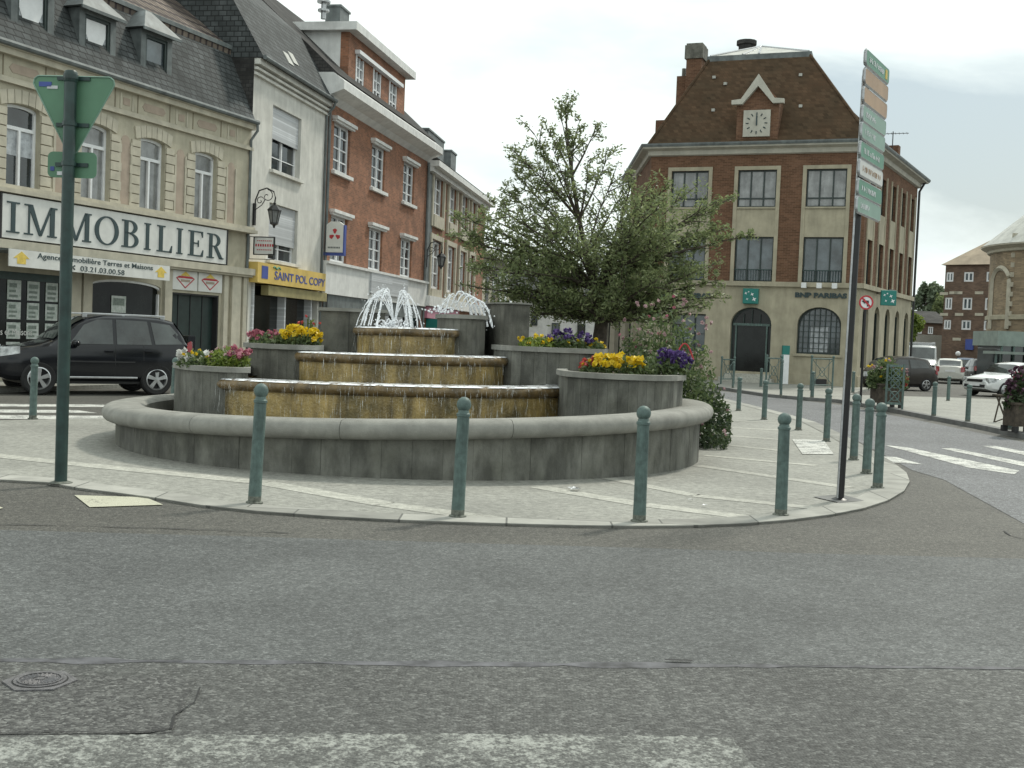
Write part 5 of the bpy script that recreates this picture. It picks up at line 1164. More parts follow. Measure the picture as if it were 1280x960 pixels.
clump('flowering_plant', 'dark purple petunias in the front right planter beside the bush', 'flowers', C3(833, 15.6, 1.15), .34, .35, .34, 900, 'leaf_f', [('fl_purple', 60, .05, (-.3, 1), .45, 1.05)])
clump('flowering_plant', 'green leafy plant without flowers right of the marigolds in the front planter', 'plant', C3(806, 15.4, 1.15), .2, .3, .22, 420, 'leaf_f', [])
clump('flowering_plant', 'tall yellow flowers at the right end of the upper left planter', 'flowers', C3(374, 17.0, 1.33), .33, .3, .27, 700, 'leaf_f', [('fl_yellow', 60, .05, (-.7, 1), .45, 1.1)])
clump('flowering_plant', 'pink flowers in the upper left planter beside the yellow ones', 'flowers', C3(334, 17.1, 1.33), .28, .3, .2, 420, 'leaf_f', [('fl_pink', 34, .045, (-1, .7), .5, 1.1)])
clump('ornamental_grass', 'dry brown seed stalks behind the yellow flowers of the upper left planter', 'grass', C3(385, 17.4, 1.33), .2, .12, .5, 60, 'leaf_y', [('fl_red', 6, .03, (-1, 1), .7, 1)], stems=16, ls=.03)
clump('flowering_plant', 'white flowers at the left end of the lowest left planter', 'flowers', C3(246, 16.0, 1.01), .24, .3, .22, 420, 'leaf_f', [('fl_white', 20, .045, (-1, 1), .5, 1.1), ('fl_yellow', 8, .03, (-1, 1), .4, 1)])
clump('flowering_plant', 'yellow green foliage with pink flowers at the right end of the lowest left planter', 'flowers', C3(286, 16.0, 1.01), .30, .3, .29, 700, 'leaf_y', [('fl_pink', 22, .045, (.1, 1), .6, 1.15), ('fl_pale', 10, .04, (-1, .5), .5, 1)])
clump('flowering_plant', 'yellow green trailing plant at the left end of the upper right planter', 'flowers', C3(672, 16.9, 1.42), .27, .3, .2, 600, 'leaf_y', [('fl_yellow', 24, .035, (-1, 1), .5, 1.1)])
clump('flowering_plant', 'purple and violet flowers in the middle of the upper right planter', 'flowers', C3(708, 17.0, 1.42), .36, .3, .27, 600, 'leaf_f', [('fl_purple', 48, .045, (-.9, 1), .5, 1.15), ('fl_yellow', 14, .03, (-1, 1), .3, .8)])
clump('flowering_plant', 'few yellow and orange flowers at the right end of the upper right planter', 'flowers', C3(744, 17.1, 1.42), .14, .2, .18, 200, 'leaf_f', [('fl_yellow', 14, .035, (-1, 1), .5, 1.1)])
clump('flowering_bush', 'loose tall bush with pale pink flowers behind the front right planter', 'bush', C3(830, 17.8, .4), .80, .55, 1.85, 3600, 'leaf_f', [('fl_pale', 44, .036, (-.9, .9), .4, 1.05), ('fl_pink', 14, .03, (-.9, .8), .5, 1.05)], ls=.045, stems=40)
clump('round_bush', 'round dark green bush growing beside the right end of the fountain rim', 'bush', Vector((*P2(872, 18.4), .0)), .60, .6, 1.15, 3600, 'leaf_d', [('fl_pale', 7, .025, (-.9, .9), .5, 1.0)], ls=.045, stems=20)
clump('low_plant', 'low straggly plant with pale flowers at the foot of the round bush', 'plant', Vector((*P2(892, 17.6), .02)), .28, .25, .38, 380, 'leaf_d', [('fl_pale', 12, .03, (-.9, .9), .4, 1.0)], ls=.04)
mb = MB(); p = P2(856, 16.2)
mb.tube([(p.x-.13+.26*i/10, p.y, 1.38+.22*math.sin(math.pi*i/10)) for i in range(11)], .012, 6); tag(mb.build('hoop', M['red']), 'thin reddish hoop sticking up among the purple flowers', 'hoop')

# ---- the tree behind the fountain
def tree(name, label, base, limbs, trunk, leafm, n_per=260, ls=.055, spread=.26, group=None, cat='tree', seed=1):
    random.seed(seed); o = empty(name, base, 0, label, cat, group)
    tk = MB(); lf = MB()
    tk.tube([Vector(p) for p, r in trunk], [r for p, r in trunk], 10)
    tp = [Vector(p) for p, r in trunk]
    for (s, tip, r, dens, sp_) in limbs:
        a = tp[min(s, len(tp)-1)]; b = Vector(tip); L = (b-a).length; pts = []
        side = (b-a).cross(Vector((0, 0, 1))); side = side.normalized() if side.length > 1e-4 else Vector((1, 0, 0))
        n = 9; bow = L*.10; w1 = random.uniform(-1, 1)*L*.06
        for i in range(n+1):
            t = i/n; pts.append(a.lerp(b, t)+Vector((0, 0, 1))*bow*math.sin(math.pi*t)*(.2 if b.z > a.z+L*.7 else .45)*random.uniform(.8, 1.2)+side*w1*math.sin(math.pi*t))
        tk.tube(pts, [max(.006, r*(1-.88*i/n)) for i in range(n+1)], 6)
        m = int(dens*L*n_per)
        twigs = max(5, int(L*9)); TW = []
        for k in range(twigs):
            t = .22+.78*(k+random.random())/twigs; q = pts[min(n-1, int(t*n))].lerp(pts[min(n, int(t*n)+1)], t*n-int(t*n))
            d = rv(); d.z = d.z*.45+.12; d = d.normalized()*sp_*random.uniform(.5, 1.25)*(1.25-.55*t); e = q+d+(b-a).normalized()*sp_*.5; TW.append((q, e)); tk.tube([q, q.lerp(e, .5)+rv()*.02, e], [.011, .008, .004], 4, cap=False)
        for _ in range(m):
            q, e = random.choice(TW); t = random.uniform(.25, 1.1); p = q.lerp(e, t)+rv()*sp_*.27
            dd = rv(); dd.z *= .7; dd.normalize(); ee = dd.cross(rv()).normalized(); s_ = ls*random.uniform(.55, 1.25)
            lf.add([p-dd*s_, p+ee*s_*.36, p+dd*s_, p-ee*s_*.36], [(0, 1, 2, 3)])
    tk.build('trunk', M['bark'], o, smooth=True, fix=False); lf.build('crown', M[leafm], o, fix=False)
    return o
TZ = 19.6; tb = G(748, 530); tb = Vector((*P2(747, TZ), 0))
def tl(x, y, dz=0): q = at(x, y, TZ+dz); return tuple(q-tb)
trunk = [(tl(748, 500), .17), (tl(749, 430), .15), (tl(752, 402), .13), (tl(745, 362), .095), (tl(734, 322), .065), (tl(724, 275), .045), (tl(715, 220), .032), (tl(709, 170), .018), (tl(707, 136), .008)]
trunk = [(a_, r_*.85) for a_, r_ in trunk]; trunk[0] = ((trunk[0][0][0], 0, 0), .16)
tips = [(2, 715, 398, -.3, .5, .2), (2, 790, 402, -.4, .6, .22), (2, 765, 392, -.7, .6, .22), (2, 735, 392, .6, .6, .2), (2, 860, 408, 0, .35, .16), (6, 668, 168, .2, .7, .22), (7, 700, 140, .1, .6, .18), (6, 650, 200, -.3, .5, .2), (5, 640, 212, .2, .5, .2), (5, 610, 250, .2, .6, .24), (3, 575, 300, -.2, .9, .26), (3, 583, 275, .1, .6, .2), (3, 590, 335, .2, .9, .28), (2, 600, 360, -.3, .8, .28), (2, 625, 385, .3, .8, .26), (2, 650, 395, -.3, .7, .24), (4, 830, 235, .1, .6, .25), (4, 790, 226, -.3, .5, .22), (2, 700, 350, .2, 1.2, .36), (2, 670, 352, .5, 1.1, .36), (2, 845, 395, .1, .7, .24), (2, 900, 350, .1, .6, .2),  # level, px, py, depth, density, twig spread
 (8, 706, 130, 0, .9, .20), (7, 682, 158, .3, .55, .24), (7, 745, 158, -.3, .55, .22), (7, 725, 150, .2, .5, .2), (6, 640, 186, .1, .6, .25), (6, 690, 182, -.7, .5, .25), (6, 762, 190, .4, .55, .26), (6, 735, 200, -.7, .5, .26),
 (5, 625, 238, -.2, .62, .27), (5, 655, 218, .8, .5, .28), (5, 768, 222, -.6, .6, .3), (5, 780, 240, .6, .6, .3), (5, 700, 235, 1.0, .5, .3),
 (4, 585, 292, .1, .9, .36), (4, 600, 268, .9, .6, .34), (4, 640, 270, -1.1, .8, .36), (4, 690, 290, -1.2, 1.0, .4), (4, 800, 250, .2, .9, .36), (4, 850, 248, .4, 1.1, .36), (4, 880, 262, -.2, 1.1, .33), (4, 820, 262, -1.2, 1.2, .4), (4, 905, 252, .1, .6, .22),
 (3, 600, 322, .5, 1.0, .38), (3, 630, 342, -.8, 1.15, .4), (3, 665, 330, 1.2, 1.0, .42), (3, 690, 345, -1.1, 1.1, .42), (3, 880, 300, .1, 1.25, .38), (3, 905, 286, .4, .8, .26), (3, 945, 293, 0, .5, .16), (3, 840, 300, -1.2, 1.5, .46), (3, 810, 300, 1.1, 1.3, .46), (3, 780, 290, -.6, 1.4, .44), (3, 740, 300, 1.3, 1.2, .42), (3, 720, 310, -1.3, 1.2, .42),
 (2, 640, 372, .2, .95, .33), (2, 680, 372, -.8, 1.1, .33), (2, 612, 350, -.1, .7, .3), (2, 860, 345, -.5, 1.6, .42), (2, 885, 335, .3, 1.1, .33), (2, 875, 385, -.2, .8, .26), (2, 895, 372, .2, .55, .24), (2, 820, 352, -1.2, 1.6, .42), (2, 800, 345, .9, 1.5, .42), (2, 840, 375, .5, 1.2, .34), (2, 780, 358, -.9, 1.5, .36), (2, 720, 362, 1.0, 1.3, .34), (2, 705, 372, -1.0, 1.2, .3), (2, 760, 345, .2, 1.4, .36), (2, 700, 380, .5, .8, .25), (2, 810, 388, -.4, .9, .28), (2, 665, 392, .1, .5, .22)]
tree('garden_tree', 'airy green tree with pointed top growing behind the fountain', tb, [(max(2, s-(1 if s >= 4 else 0)), tl(x, y, dz*.9), .042 if s < 5 else .022, d_, sp_*1.3) for s, x, y, dz, d_, sp_ in tips], trunk, 'leaf', 500, .040, seed=5)
def roundtree(name, label, px, py, Z, wpx, hpx, leafm, n, ls, group=None, seed=3, ybase=None):
    q = at(px, py, Z); s = Z/F; rx, rz = wpx/2*s, hpx/2*s; b = Vector((q.x, q.y, 0)); random.seed(seed)
    o = empty(name, b, 0, label, 'tree', group); tk = MB(); lf = MB(); tk.tube([(0, 0, 0), (.1, 0, q.z*.6), (0, .1, q.z)], [.22, .18, .08], 8)
    cl = []
    for _ in range(26):
        v = rv(); v = v.normalized()*random.uniform(.45, .85); c = Vector((v.x*rx, v.y*rx, q.z+v.z*rz)); cl.append((c, random.uniform(.22, .42)))
        tk.tube([(0, 0, q.z*.75), c*.6+Vector((0, 0, q.z*.4)), c], [.07, .04, .015], 4)
    for _ in range(n):
        c, r = random.choice(cl); v = rv().normalized()*random.uniform(.6, 1.05)*r; p = c+Vector((v.x*rx, v.y*rx, v.z*rz)); leafq(lf, p, ls*random.uniform(.6, 1.3), asp=.6)
    tk.build('trunk', M['bark'], o, fix=False); lf.build('crown', M[leafm], o, fix=False); return o
roundtree('street_tree', 'bright yellow green tree just behind the bank side wall', 1132, 412, 74, 40, 62, 'leaf_y', 5000, .13, seed=4)
roundtree('distant_tree', 'tall grey green tree rising behind the low distant house', 1160, 376, 150, 34, 54, 'leaf_h', 5000, .28, seed=6)
roundtree('distant_tree', 'dark distant tree half behind the tall brick building', 1177, 386, 148, 26, 40, 'leaf', 3000, .28, seed=8)
random.seed(11)

# ================================================================== STREET FURNITURE
def make_bollard():
    o = empty('bollard', (0, 0, 0)); r = .056
    mb = MB(); mb.lathe([(r+.002, -.02), (r+.002, .055)], 20, m=1); mb.lathe([(r+.002, .055), (r, .14), (r-.003, .82), (r+.004, .825), (r+.004, .845), (r-.006, .852), (r-.012, .875)], 20)
    mb.lathe([(r+.02, -.02), (r+.02, .006), (r, .012)], 20, m=1)
    mb.build('post', [M['boll'], M['boll_dirty']], o, smooth=True)
    mb = MB(); mb.ball((0, 0, .920), .064, 20); mb.build('ball_finial', M['boll'], o, smooth=True); return o
bol = make_bollard(); GB = 'green ball topped bollards round the square'
BL = [(318, 628, 479, .030, 'green ball topped bollard in front of the left part of the fountain'),
 (572, 645, 496, .022, 'green bollard before the middle of the fountain, its foot darkly stained'),
 (799, 651, 507, -.004, 'green bollard before the front right planter of the fountain'),
 (976, 643, 516, -.012, 'green bollard left of the tall directional signpost'),
 (41, 523, 446, .01, 'green bollard by the zebra crossing in front of the black car wheel'),
 (1067, 574, 492, 0, 'leftmost and farthest of the three green bollards right of the signpost'),
 (1083, 591, 498, 0, 'middle one of the three close green bollards right of the signpost'),
 (1097, 609, 503, 0, 'rightmost and nearest of the three green bollards right of the signpost'),
 (1033, 551, 485, 0, 'green bollard on the paving immediately left of the signpost pole, by the white rectangle'),
 (998, 537, 479, 0, 'green bollard just behind the white painted rectangle on the paving'),
 (955, 524, 475, 0, 'green bollard midway between the round bush and the white painted rectangle'),
 (923, 513, 471, 0, 'green bollard nearest to the round bush on the right of the fountain'),
 (951, 483.5, 460, 0, 'small far green bollard at the foot of the bank entrance steps'),
 (1015, 497, 464, 0, 'far green bollard on the bank pavement below the arched window'),
 (976, 495, 449, 0, 'thin tall green bollard on the bank pavement beside the white information post'),
 (1167, 520, 477, 0, 'green bollard on the square pavement below the dark hatchback tail'),
 (1185, 501, 470, 0, 'far green bollard in front of the pale boxy car'),
 (1209.5, 527, 480, 0, 'green bollard on the square pavement in front of the white car bonnet'),
 (1261.5, 537, 485, 0, 'green bollard beside the dark planter at the right edge'),
 (1066, 491, 464, 0, 'small far green bollard behind the signpost near the bank corner'),
 (916, 485, 452, 0, 'thin green bollard on the bank pavement left of the entrance')]
for i, (x, y, yt, lean, lb) in enumerate(BL):
    far = i in (12, 13, 14, 15, 16, 17, 18, 19, 20); z = .10 if far else .03
    p = G(x, y, z); hh = at(x+(y-yt)*.04, yt, p.y).z-z; o = bol if i == 0 else copy_tree(bol); o.location = p; o.scale = (1, 1, hh/.984) if i not in (14, 20) else (.7, .7, hh/.984); o.rotation_euler = (0, lean, random.random()); tag(o, lb, 'bollard', GB)
# white headed bollards seen past the fountain planter
p = G(219, 522, .03); q = copy_tree(bol); q.location = (P2(219, 19.5).x, 19.5, .03); q.scale = (1, 1, (at(219, 446, 19.5).z-.03)/.993); tag(q, 'green bollard whose top shows behind the lowest left planter beside the car tail', 'bollard', GB)

def rrect(w, h, r, n=4):
    P = []
    for cx_, cz_, a in ((w/2-r, h/2-r, 0), (-w/2+r, h/2-r, 90), (-w/2+r, -h/2+r, 180), (w/2-r, -h/2+r, 270)):
        for k in range(n+1): th = R(a+90*k/n); P.append((cx_+r*math.cos(th), cz_+r*math.sin(th)))
    return P
# give-way sign seen from behind
p = G(76, 603, .03); YS = p.y; S = empty('road_sign', p, R(-4), 'back of a triangular give way sign on a dark green post at left', 'sign')
zt = at(99, 93, YS).z; mb = MB(); mb.lathe([(.057, -.03), (.057, zt-.03)], 16, m=0); mb.lathe([(.001, zt), (.05, zt), (.063, zt-.02), (.063, zt-.10), (.057, zt-.11)], 16); mb.lathe([(.064, 0), (.064, .015), (.11, .0)], 16, m=1); mb.build('post', [M['dkgreen'], M['boll_dirty']], S, smooth=True)
ztop, zlow = at(98, 98, YS).z, at(93, 199, YS).z; hw = (155-40)/2/F*YS
def rtri(hw, z1, z0, r=.06, n=4):
    V = [Vector((-hw, z1)), Vector((0, z0)), Vector((hw, z1))]; P = []
    for i in range(3):
        a, b, c = V[i-1], V[i], V[(i+1) % 3]; e1_ = (a-b).normalized(); e2_ = (c-b).normalized(); ang = math.acos(max(-1, min(1, e1_.dot(e2_)))); t = r/math.tan(ang/2); p1_, p2_ = b+e1_*t, b+e2_*t; cc_ = b+(e1_+e2_).normalized()*r/math.sin(ang/2)
        for k in range(n+1):
            q = p1_.lerp(p2_, k/n)-cc_; q = q.normalized()*r; P.append(tuple(cc_+q))
    return P
mb = MB(); mb.slab(rtri(hw, ztop-.0, zlow-.04), .072, .078); tri = mb.build('triangular_plate', M['signback'], S)
mb = MB(); 
P = rtri(hw, ztop, zlow-.04); 
for a, b in zip(P, P[1:]+P[:1]): mb.tube([(a[0], .068, a[1]), (b[0], .068, b[1])], .007, 4, cap=False)
mb.build('plate_edge', M['palegrn'], tri)
mb = MB(); mb.box(-hw*.78, -hw*.50, .066, .0715, ztop-.10, ztop-.055, 0); mb.box(-hw*.60, -hw*.36, .066, .0714, ztop-.12, ztop-.09, 1); mb.build('maker_sticker', [M['blue'], M['steel']], tri)
pz = at(93, 209, YS).z; w_ = (125-62)/F*YS; h_ = .245; mb = MB(); mb.slab([(x, pz+z) for x, z in rrect(w_, h_, .05)], .072, .078); pl = mb.build('small_plate', M['signback'], S)
mb = MB(); mb.box(-w_*.44, -w_*.36, .066, .0715, pz-.06, pz-.02, 0); mb.box(-w_*.30, -w_*.14, .066, .0714, pz-.10, pz-.065, 1); mb.build('maker_sticker', [M['blue'], M['steel']], pl)
mb = MB()
for z in (ztop-.02, zlow+.30, pz): mb.lathe([(.059, z-.02), (.068, z-.02), (.068, z+.02), (.059, z+.02)], 16); mb.box(-.16, .16, .056, .071, z-.018, z+.018)
mb.build('clamps', M['dkgreen'], S)
# directional signpost on the right
p = G(1050, 624, .03); YP = p.y; S = empty('direction_signpost', p, 0, 'tall dark pole carrying nine stacked green and tan direction boards at right', 'signpost')
Bl = [((118, 65, 110), (216, 160, 212), 'grn'), ((112, 130, 190), (213, 216, 272), 'tan'), ((107, 205, 262), (209, 282, 340), 'tan'), ((103, 277, 335), (202, 350, 400), 'palegrn'), ((97, 345, 402), (196, 412, 466), 'palegrn'),
      ((92, 420, 476), (193, 482, 533), 'grn'), ((87, 490, 547), (188, 548, 604), 'signwhite'), ((80, 565, 626), (183, 618, 676), 'grn'), ((75, 633, 695), (178, 692, 748), 'palegrn')]
dd = ray(1500, 456); dd = Vector((dd.x, dd.y, 0)).normalized(); nn = Vector((-dd.y, dd.x, 0))
topz = None
lx = -.0; 
pole_top = at(1079, 78, YP+.02)
base0 = Vector((p.x, p.y, .03)); axis = (at(1070.5, 290, YP)-base0).normalized()
for k, ((lx_, ly0, ly1), (rx_, ry0, ry1), mm_) in enumerate(Bl):
    X = lambda q: 1040+q/3.2; Yp = lambda q: 50+q/3.2
    zl = at(X(lx_), (Yp(ly0)+Yp(ly1))/2, YP-.08); z = zl.z; axp = base0+axis*((z-.03)/axis.z)
    L_ = .98; hgt = .152
    o = MB(Matrix.Translation(Vector((axp.x, axp.y, z))-p) @ Matrix.Rotation(math.atan2(dd.y, dd.x), 4, 'Z'))
    o.slab([(x+L_/2-.31, zz) for x, zz in rrect(L_, hgt, .035)], -.075, -.045); bo = o.build('direction_board', M[mm_], S)
    e = MB(o.M); 
    Q = [(x+L_/2-.31, zz) for x, zz in rrect(L_, hgt, .035)]
    for a, b in zip(Q, Q[1:]+Q[:1]): e.tube([(a[0], -.06, a[1]), (b[0], -.06, b[1])], .0165, 4, cap=False)
    e.build('board_edge', M['steel'], bo)
    if mm_ != 'tan':
        e = MB(o.M); random.seed(k); x = -.19; 
        for wd_ in range(random.choice((9, 12, 14))):
            q = random.uniform(.018, .035); hh = random.choice((.04, .055, .055)); e.box(x, x+q*.35, -.0785, -.0752, -.028, -.028+hh); e.box(x, x+q, -.0785, -.0752, -.028+random.choice((0, .022, .045)), -.028+.01+random.choice((.003, .022, .043))); x += q+.016
            if random.random() < .2: x += .03
        e.build('lettering', M['tan' if mm_ == 'signwhite' else 'whiteframe'], bo)
    if k == 0:
        e = MB(o.M); e.box(L_-.48, L_-.40, -.0785, -.0752, -.05, .05); e.build('yellow_symbol', M['gold'], bo)
tz_ = at(1077, 98, YP).z; tpv = axis*((tz_)/axis.z)
mb = MB(); mb.tube([Vector((0, 0, -.03)), tpv], .040, 16); mb.lathe([(.045, 0), (.045, .02), (.09, 0)], 12); pl = mb.build('pole', M['black'], S, smooth=True)
mb = MB(); 
sdv = Vector((-.036, -.028, 0)); mb.tube([sdv, tpv+sdv], .011, 6); mb.build('pole_rib', M['steel'], pl)
random.seed(21)

# wall lanterns on scrolled brackets
def make_lantern():
    o = empty('wall_lantern', (0, 0, 0)); mb = MB()     # local: y- away from the wall
    mb.box(-.06, .06, -.06, 0, -.75, -.1); mb.tube([(0, -.04, -.5), (0, -.05, .0), (0, -.16, .28), (0, -.4, .36), (0, -.62, .26), (0, -.68, .08), (0, -.66, -.06)], .022, 6)
    for (cy, cz, r0, t0_, s) in ((-.42, .12, .2, 1.6, 1), (-.2, -.02, .14, .3, -1)):
        mb.tube([(0, cy+s*(r0*(1-i/22))*math.cos(t0_+i*.36), cz+(r0*(1-i/22))*math.sin(t0_+i*.36)) for i in range(20)], .014, 5)
    mb.tube([(0, -.04, -.3), (0, -.25, -.15), (0, -.36, .02)], .014, 5)
    mb.build('bracket', M['black'], o)
    mb = MB(); c = (0, -.66, -.06); mb.lathe([(.02, 0), (.05, -.02), (.03, -.06), (.10, -.10), (.21, -.22), (.215, -.25), (.18, -.25)], 6, c)
    for i in range(6):
        th = 2*math.pi*i/6; mb.tube([(c[0]+.185*math.cos(th), c[1]+.185*math.sin(th), c[2]-.25), (c[0]+.11*math.cos(th), c[1]+.11*math.sin(th), c[2]-.62)], .012, 4)
    mb.lathe([(.12, -.60), (.125, -.64), (.05, -.68), (.02, -.76), (.001, -.76)], 6, c); hd = mb.build('lantern_head', M['black'], o)
    mb = MB(); mb.lathe([(.175, -.255), (.105, -.60)], 6, c); mb.build('lantern_glass', M['glass_c'], hd); return o
LN = make_lantern()
def hang(o, Fc, px, py, sc=1, label='', cat='', group=None):
    u_, v_ = Fc.uv(px, py); o.location = Fc.P0+Fc.d*u_-Fc.n*.01+Vector((0, 0, v_)); o.rotation_euler = (0, 0, Fc.rz); o.scale = (sc,)*3; return tag(o, label, cat, group)
hang(LN, F2, 317, 250, 1.05, 'black wrought iron wall lantern on the left edge of the white building', 'lantern', 'wall lanterns along the row')
hang(copy_tree(LN), F4, 533, 312, 1.15, 'far wall lantern where the orange brick building meets the grey one', 'lantern', 'wall lanterns along the row')
hang(copy_tree(LN), F5, 604.5, 332, 1.2, 'farthest small wall lantern on the low whitish building by the bend', 'lantern', 'wall lanterns along the row')
# little hanging plaque
S = empty('hanging_sign', (0, 0, 0)); hang(S, F2, 310.5, 307, 1, 'small framed white sign hanging from a bracket under the wall lantern', 'sign')
mb = MB(); mb.slab([(y_, z_) for y_, z_ in ((0, 0),)]*0+[(0, 0), (.01, 0), (.01, .01)], 0, .01)
mb = MB(); mb.box(-.02, .02, -.82, -.20, -.24, .26); b_ = mb.build('board', M['signwhite'], S)
mb = MB(); 
for y0, y1, z0, z1 in ((-.86, -.16, .26, .29), (-.86, -.16, -.28, -.25), (-.86, -.82, -.25, .26), (-.20, -.16, -.25, .26)): mb.box(-.028, .028, y0, y1, z0, z1)
mb.box(-.01, .01, -.16, 0, .27, .29); mb.box(-.01, .01, -.86, 0, -.42, -.40) ; mb.box(-.02, .02, -.03, 0, -.42, .3); mb.build('frame', M['black'], S)
mb = MB(); 
for i, (q, z, h) in enumerate(((.5, .16, .03), (.62, .02, .08), (.5, -.12, .03))): 
    for k in range(8): y = -.51-(q/2)+q*k/8; mb.box(.0205, .026, y, y+q/8*.6, z-h*.5, z+h*.5); mb.box(-.026, -.0205, y, y+q/8*.6, z-h*.5, z+h*.5)
mb.build('lettering', M['red'], b_)
# light box with three red shapes
S = empty('hanging_sign', (0, 0, 0)); hang(S, F3, 404.5, 296, 1, 'white projecting light box sign with a red three part emblem on the orange brick building', 'sign')
w_, h_ = .66, 1.12
mb = MB(); mb.M = Matrix.Rotation(R(-90), 4, 'Z'); P = rrect(w_, h_, .1); arcs = [(-w_/2+.0, -h_/2), (w_/2, -h_/2), (w_/2, h_/2-.12), (w_*.25, h_/2), (-w_*.25, h_/2), (-w_/2, h_/2-.12)]
mb.slab([(x+w_/2+.12, z) for x, z in arcs], -.09, .09); b_ = mb.build('light_box', M['signwhite'], S)
mb = MB(); mb.M = Matrix.Rotation(R(-90), 4, 'Z'); mb.box(.12+w_, .12+w_+.05, -.1, .1, -h_/2-.12, h_/2-.12); mb.box(.0, .12+w_+.05, -.05, .05, -h_/2-.12, -h_/2-.01); mb.build('blue_edge', M['blue'], S)
mb = MB(); mb.M = Matrix.Rotation(R(-90), 4, 'Z')
for i in range(3):
    th0 = R(90+120*i); cxx, czz = w_/2+.12, .08
    P = [(cxx+r*math.cos(th0+t), czz+r*math.sin(th0+t)) for r, t in ((.05, -.5), (.2, -.45), (.23, 0), (.2, .45), (.05, .5))]
    for s in ((-.098, -.0905), (.0905, .098)): mb.slab(P, *s)
mb.build('red_emblem', M['red'], b_)
mb = MB(); mb.M = Matrix.Rotation(R(-90), 4, 'Z')
for k in range(8): x = .20+k*.06; mb.box(x, x+.04, -.097, -.0905, -.42, -.36)
mb.build('lettering', M['zinc'], b_)

# no-left-turn sign
p = G(1075.5, 505, .1); Yn = p.y; S = empty('road_sign', p, 0, 'round no left turn sign with red ring on thin pole near the bank corner', 'sign')
zc_ = at(1079, 378, Yn).z-.1; rr = 8.8/F*Yn
mb = MB(); mb.tube([(0, 0, 0), (0, 0, zc_+rr*.6)], .035, 10); mb.build('pole', M['black'], S, smooth=True)
mb = MB(); mb.M = Matrix.Translation((0, -.05, zc_)) @ Matrix.Rotation(R(90), 4, 'X'); mb.lathe([(.001, .0), (rr*.99, .0), (rr, -.02), (.001, -.02)], 28); dsc = mb.build('disc', M['whiteframe'], S)
mb = MB(); mb.M = Matrix.Translation((0, -.05, zc_)) @ Matrix.Rotation(R(90), 4, 'X'); mb.lathe([(rr*.80, .004), (rr*.80, .012), (rr*1.01, .012), (rr*1.01, -.02)], 28)
mb.M = None; q = rr*.56; mb.add([(-q-.018, -.066, zc_+q-.018), (-q+.018, -.066, zc_+q+.018), (q+.018, -.066, zc_-q+.018), (q-.018, -.066, zc_-q-.018)], [(0, 1, 2, 3)]); mb.build('red_ring', M['red'], dsc)
mb = MB(); a = rr*1.25; mb.slab([(.10*a, zc_-.45*a), (.28*a, zc_-.45*a), (.28*a, zc_+.22*a), (-.15*a, zc_+.22*a), (-.15*a, zc_+.42*a), (-.5*a, zc_+.12*a), (-.15*a, zc_-.16*a), (-.15*a, zc_+.04*a), (.10*a, zc_+.04*a)], -.0625, -.0555); mb.build('arrow', M['black'], dsc)

# green railings by the bank
def railing(px0, px1, py, lb, hgt=1.0, z=.1, yaw=0, kind=0):
    a, b = G(px0, py, z), G(px1, py, z); d = (b-a); d.z = 0; L = d.length; o = empty('railing', a, math.atan2(d.y, d.x), lb, 'railing', 'green railings outside the bank')
    mb = MB(); mb.tube([(0, 0, 0), (0, 0, hgt)], .035, 8); mb.tube([(L, 0, 0), (L, 0, hgt)], .035, 8); mb.tube([(0, 0, hgt-.03), (L, 0, hgt-.03)], .028, 8); mb.tube([(0, 0, .2), (L, 0, .2)], .02, 8); mb.ball((0, 0, hgt+.05), .055, 10); mb.ball((L, 0, hgt+.05), .055, 10); mb.build('rail_frame', M['boll'], o)
    mb = MB(); zt_ = hgt-.03; mid_ = (zt_+.2)/2
    mb.tube([(0, 0, .2), (L, 0, zt_)], .014, 5); mb.tube([(0, 0, zt_), (L, 0, .2)], .014, 5)
    mb.tube([(L/2+.17*math.cos(t*.524), 0, mid_+.17*math.sin(t*.524)) for t in range(13)], .014, 5)
    for q in (.2, .8): mb.tube([(L*q, 0, .2), (L*q, 0, zt_)], .012, 5)
    mb.build('cross_infill', M['boll'], o); return o
railing(901, 917, 480, 'green cross braced railing left of the bank entrance', 1.0)
railing(957, 975, 486, 'green cross braced railing right of the bank entrance by the information post', 1.15)
railing(1013, 1040, 488, 'green cross braced railing below the arched bank window', 1.2)
mb = MB(); p = G(1025, 482, .1); mb.box(-.25, .25, -.1, .1, 0, .28); o = mb.build('air_vent', M['black'], bevel=.02); o.location = p; tag(o, 'dark low vent box at the foot of the bank wall under the arched window', 'vent')
# wooden planter with lattice railing
def boxplanter(px, py, wpx, hgt, lb, fm, fls, z=.1, nm='planter_box', col='bark', group='street planters on the square', ph=.5):
    p = G(px, py, z); s = p.y/F; wd = wpx*s; o = empty(nm, p, R(8), lb, 'planter', group)
    mb = MB(); mb.prism([(-wd/2, -wd*.4), (wd/2, -wd*.4), (wd/2, wd*.4), (-wd/2, wd*.4)], .12, hgt); mb.box(-wd/2-.03, wd/2+.03, -wd*.4-.03, wd*.4+.03, hgt, hgt+.05); mb.build('box', M[col], o)
    mb = MB(); 
    for sx in (-1, 1):
        for sy in (-1, 1): mb.box(sx*wd*.45-.05, sx*wd*.45+.05, sy*wd*.36-.05, sy*wd*.36+.05, 0, .119)
    mb.build('feet', M['black'], o)
    return o, wd, p
o, wd, p = boxplanter(1107, 509, 31, .60, 'dark wooden street planter behind a green lattice panel in front of the dark hatchback', None, None)
clump('flowering_plant', 'bushy plants with pale and yellow flowers overflowing the lattice fronted planter', 'plant', p+Vector((0, 0, .5)), wd*.80, wd*.5, .80, 1400, 'leaf_f', [('fl_pale', 18, .045, (-1, 1), .4, 1.05), ('fl_yellow', 12, .045, (-1, 1), .4, 1.05), ('fl_red', 12, .06, (.2, 1), .1, .5)], ls=.08)
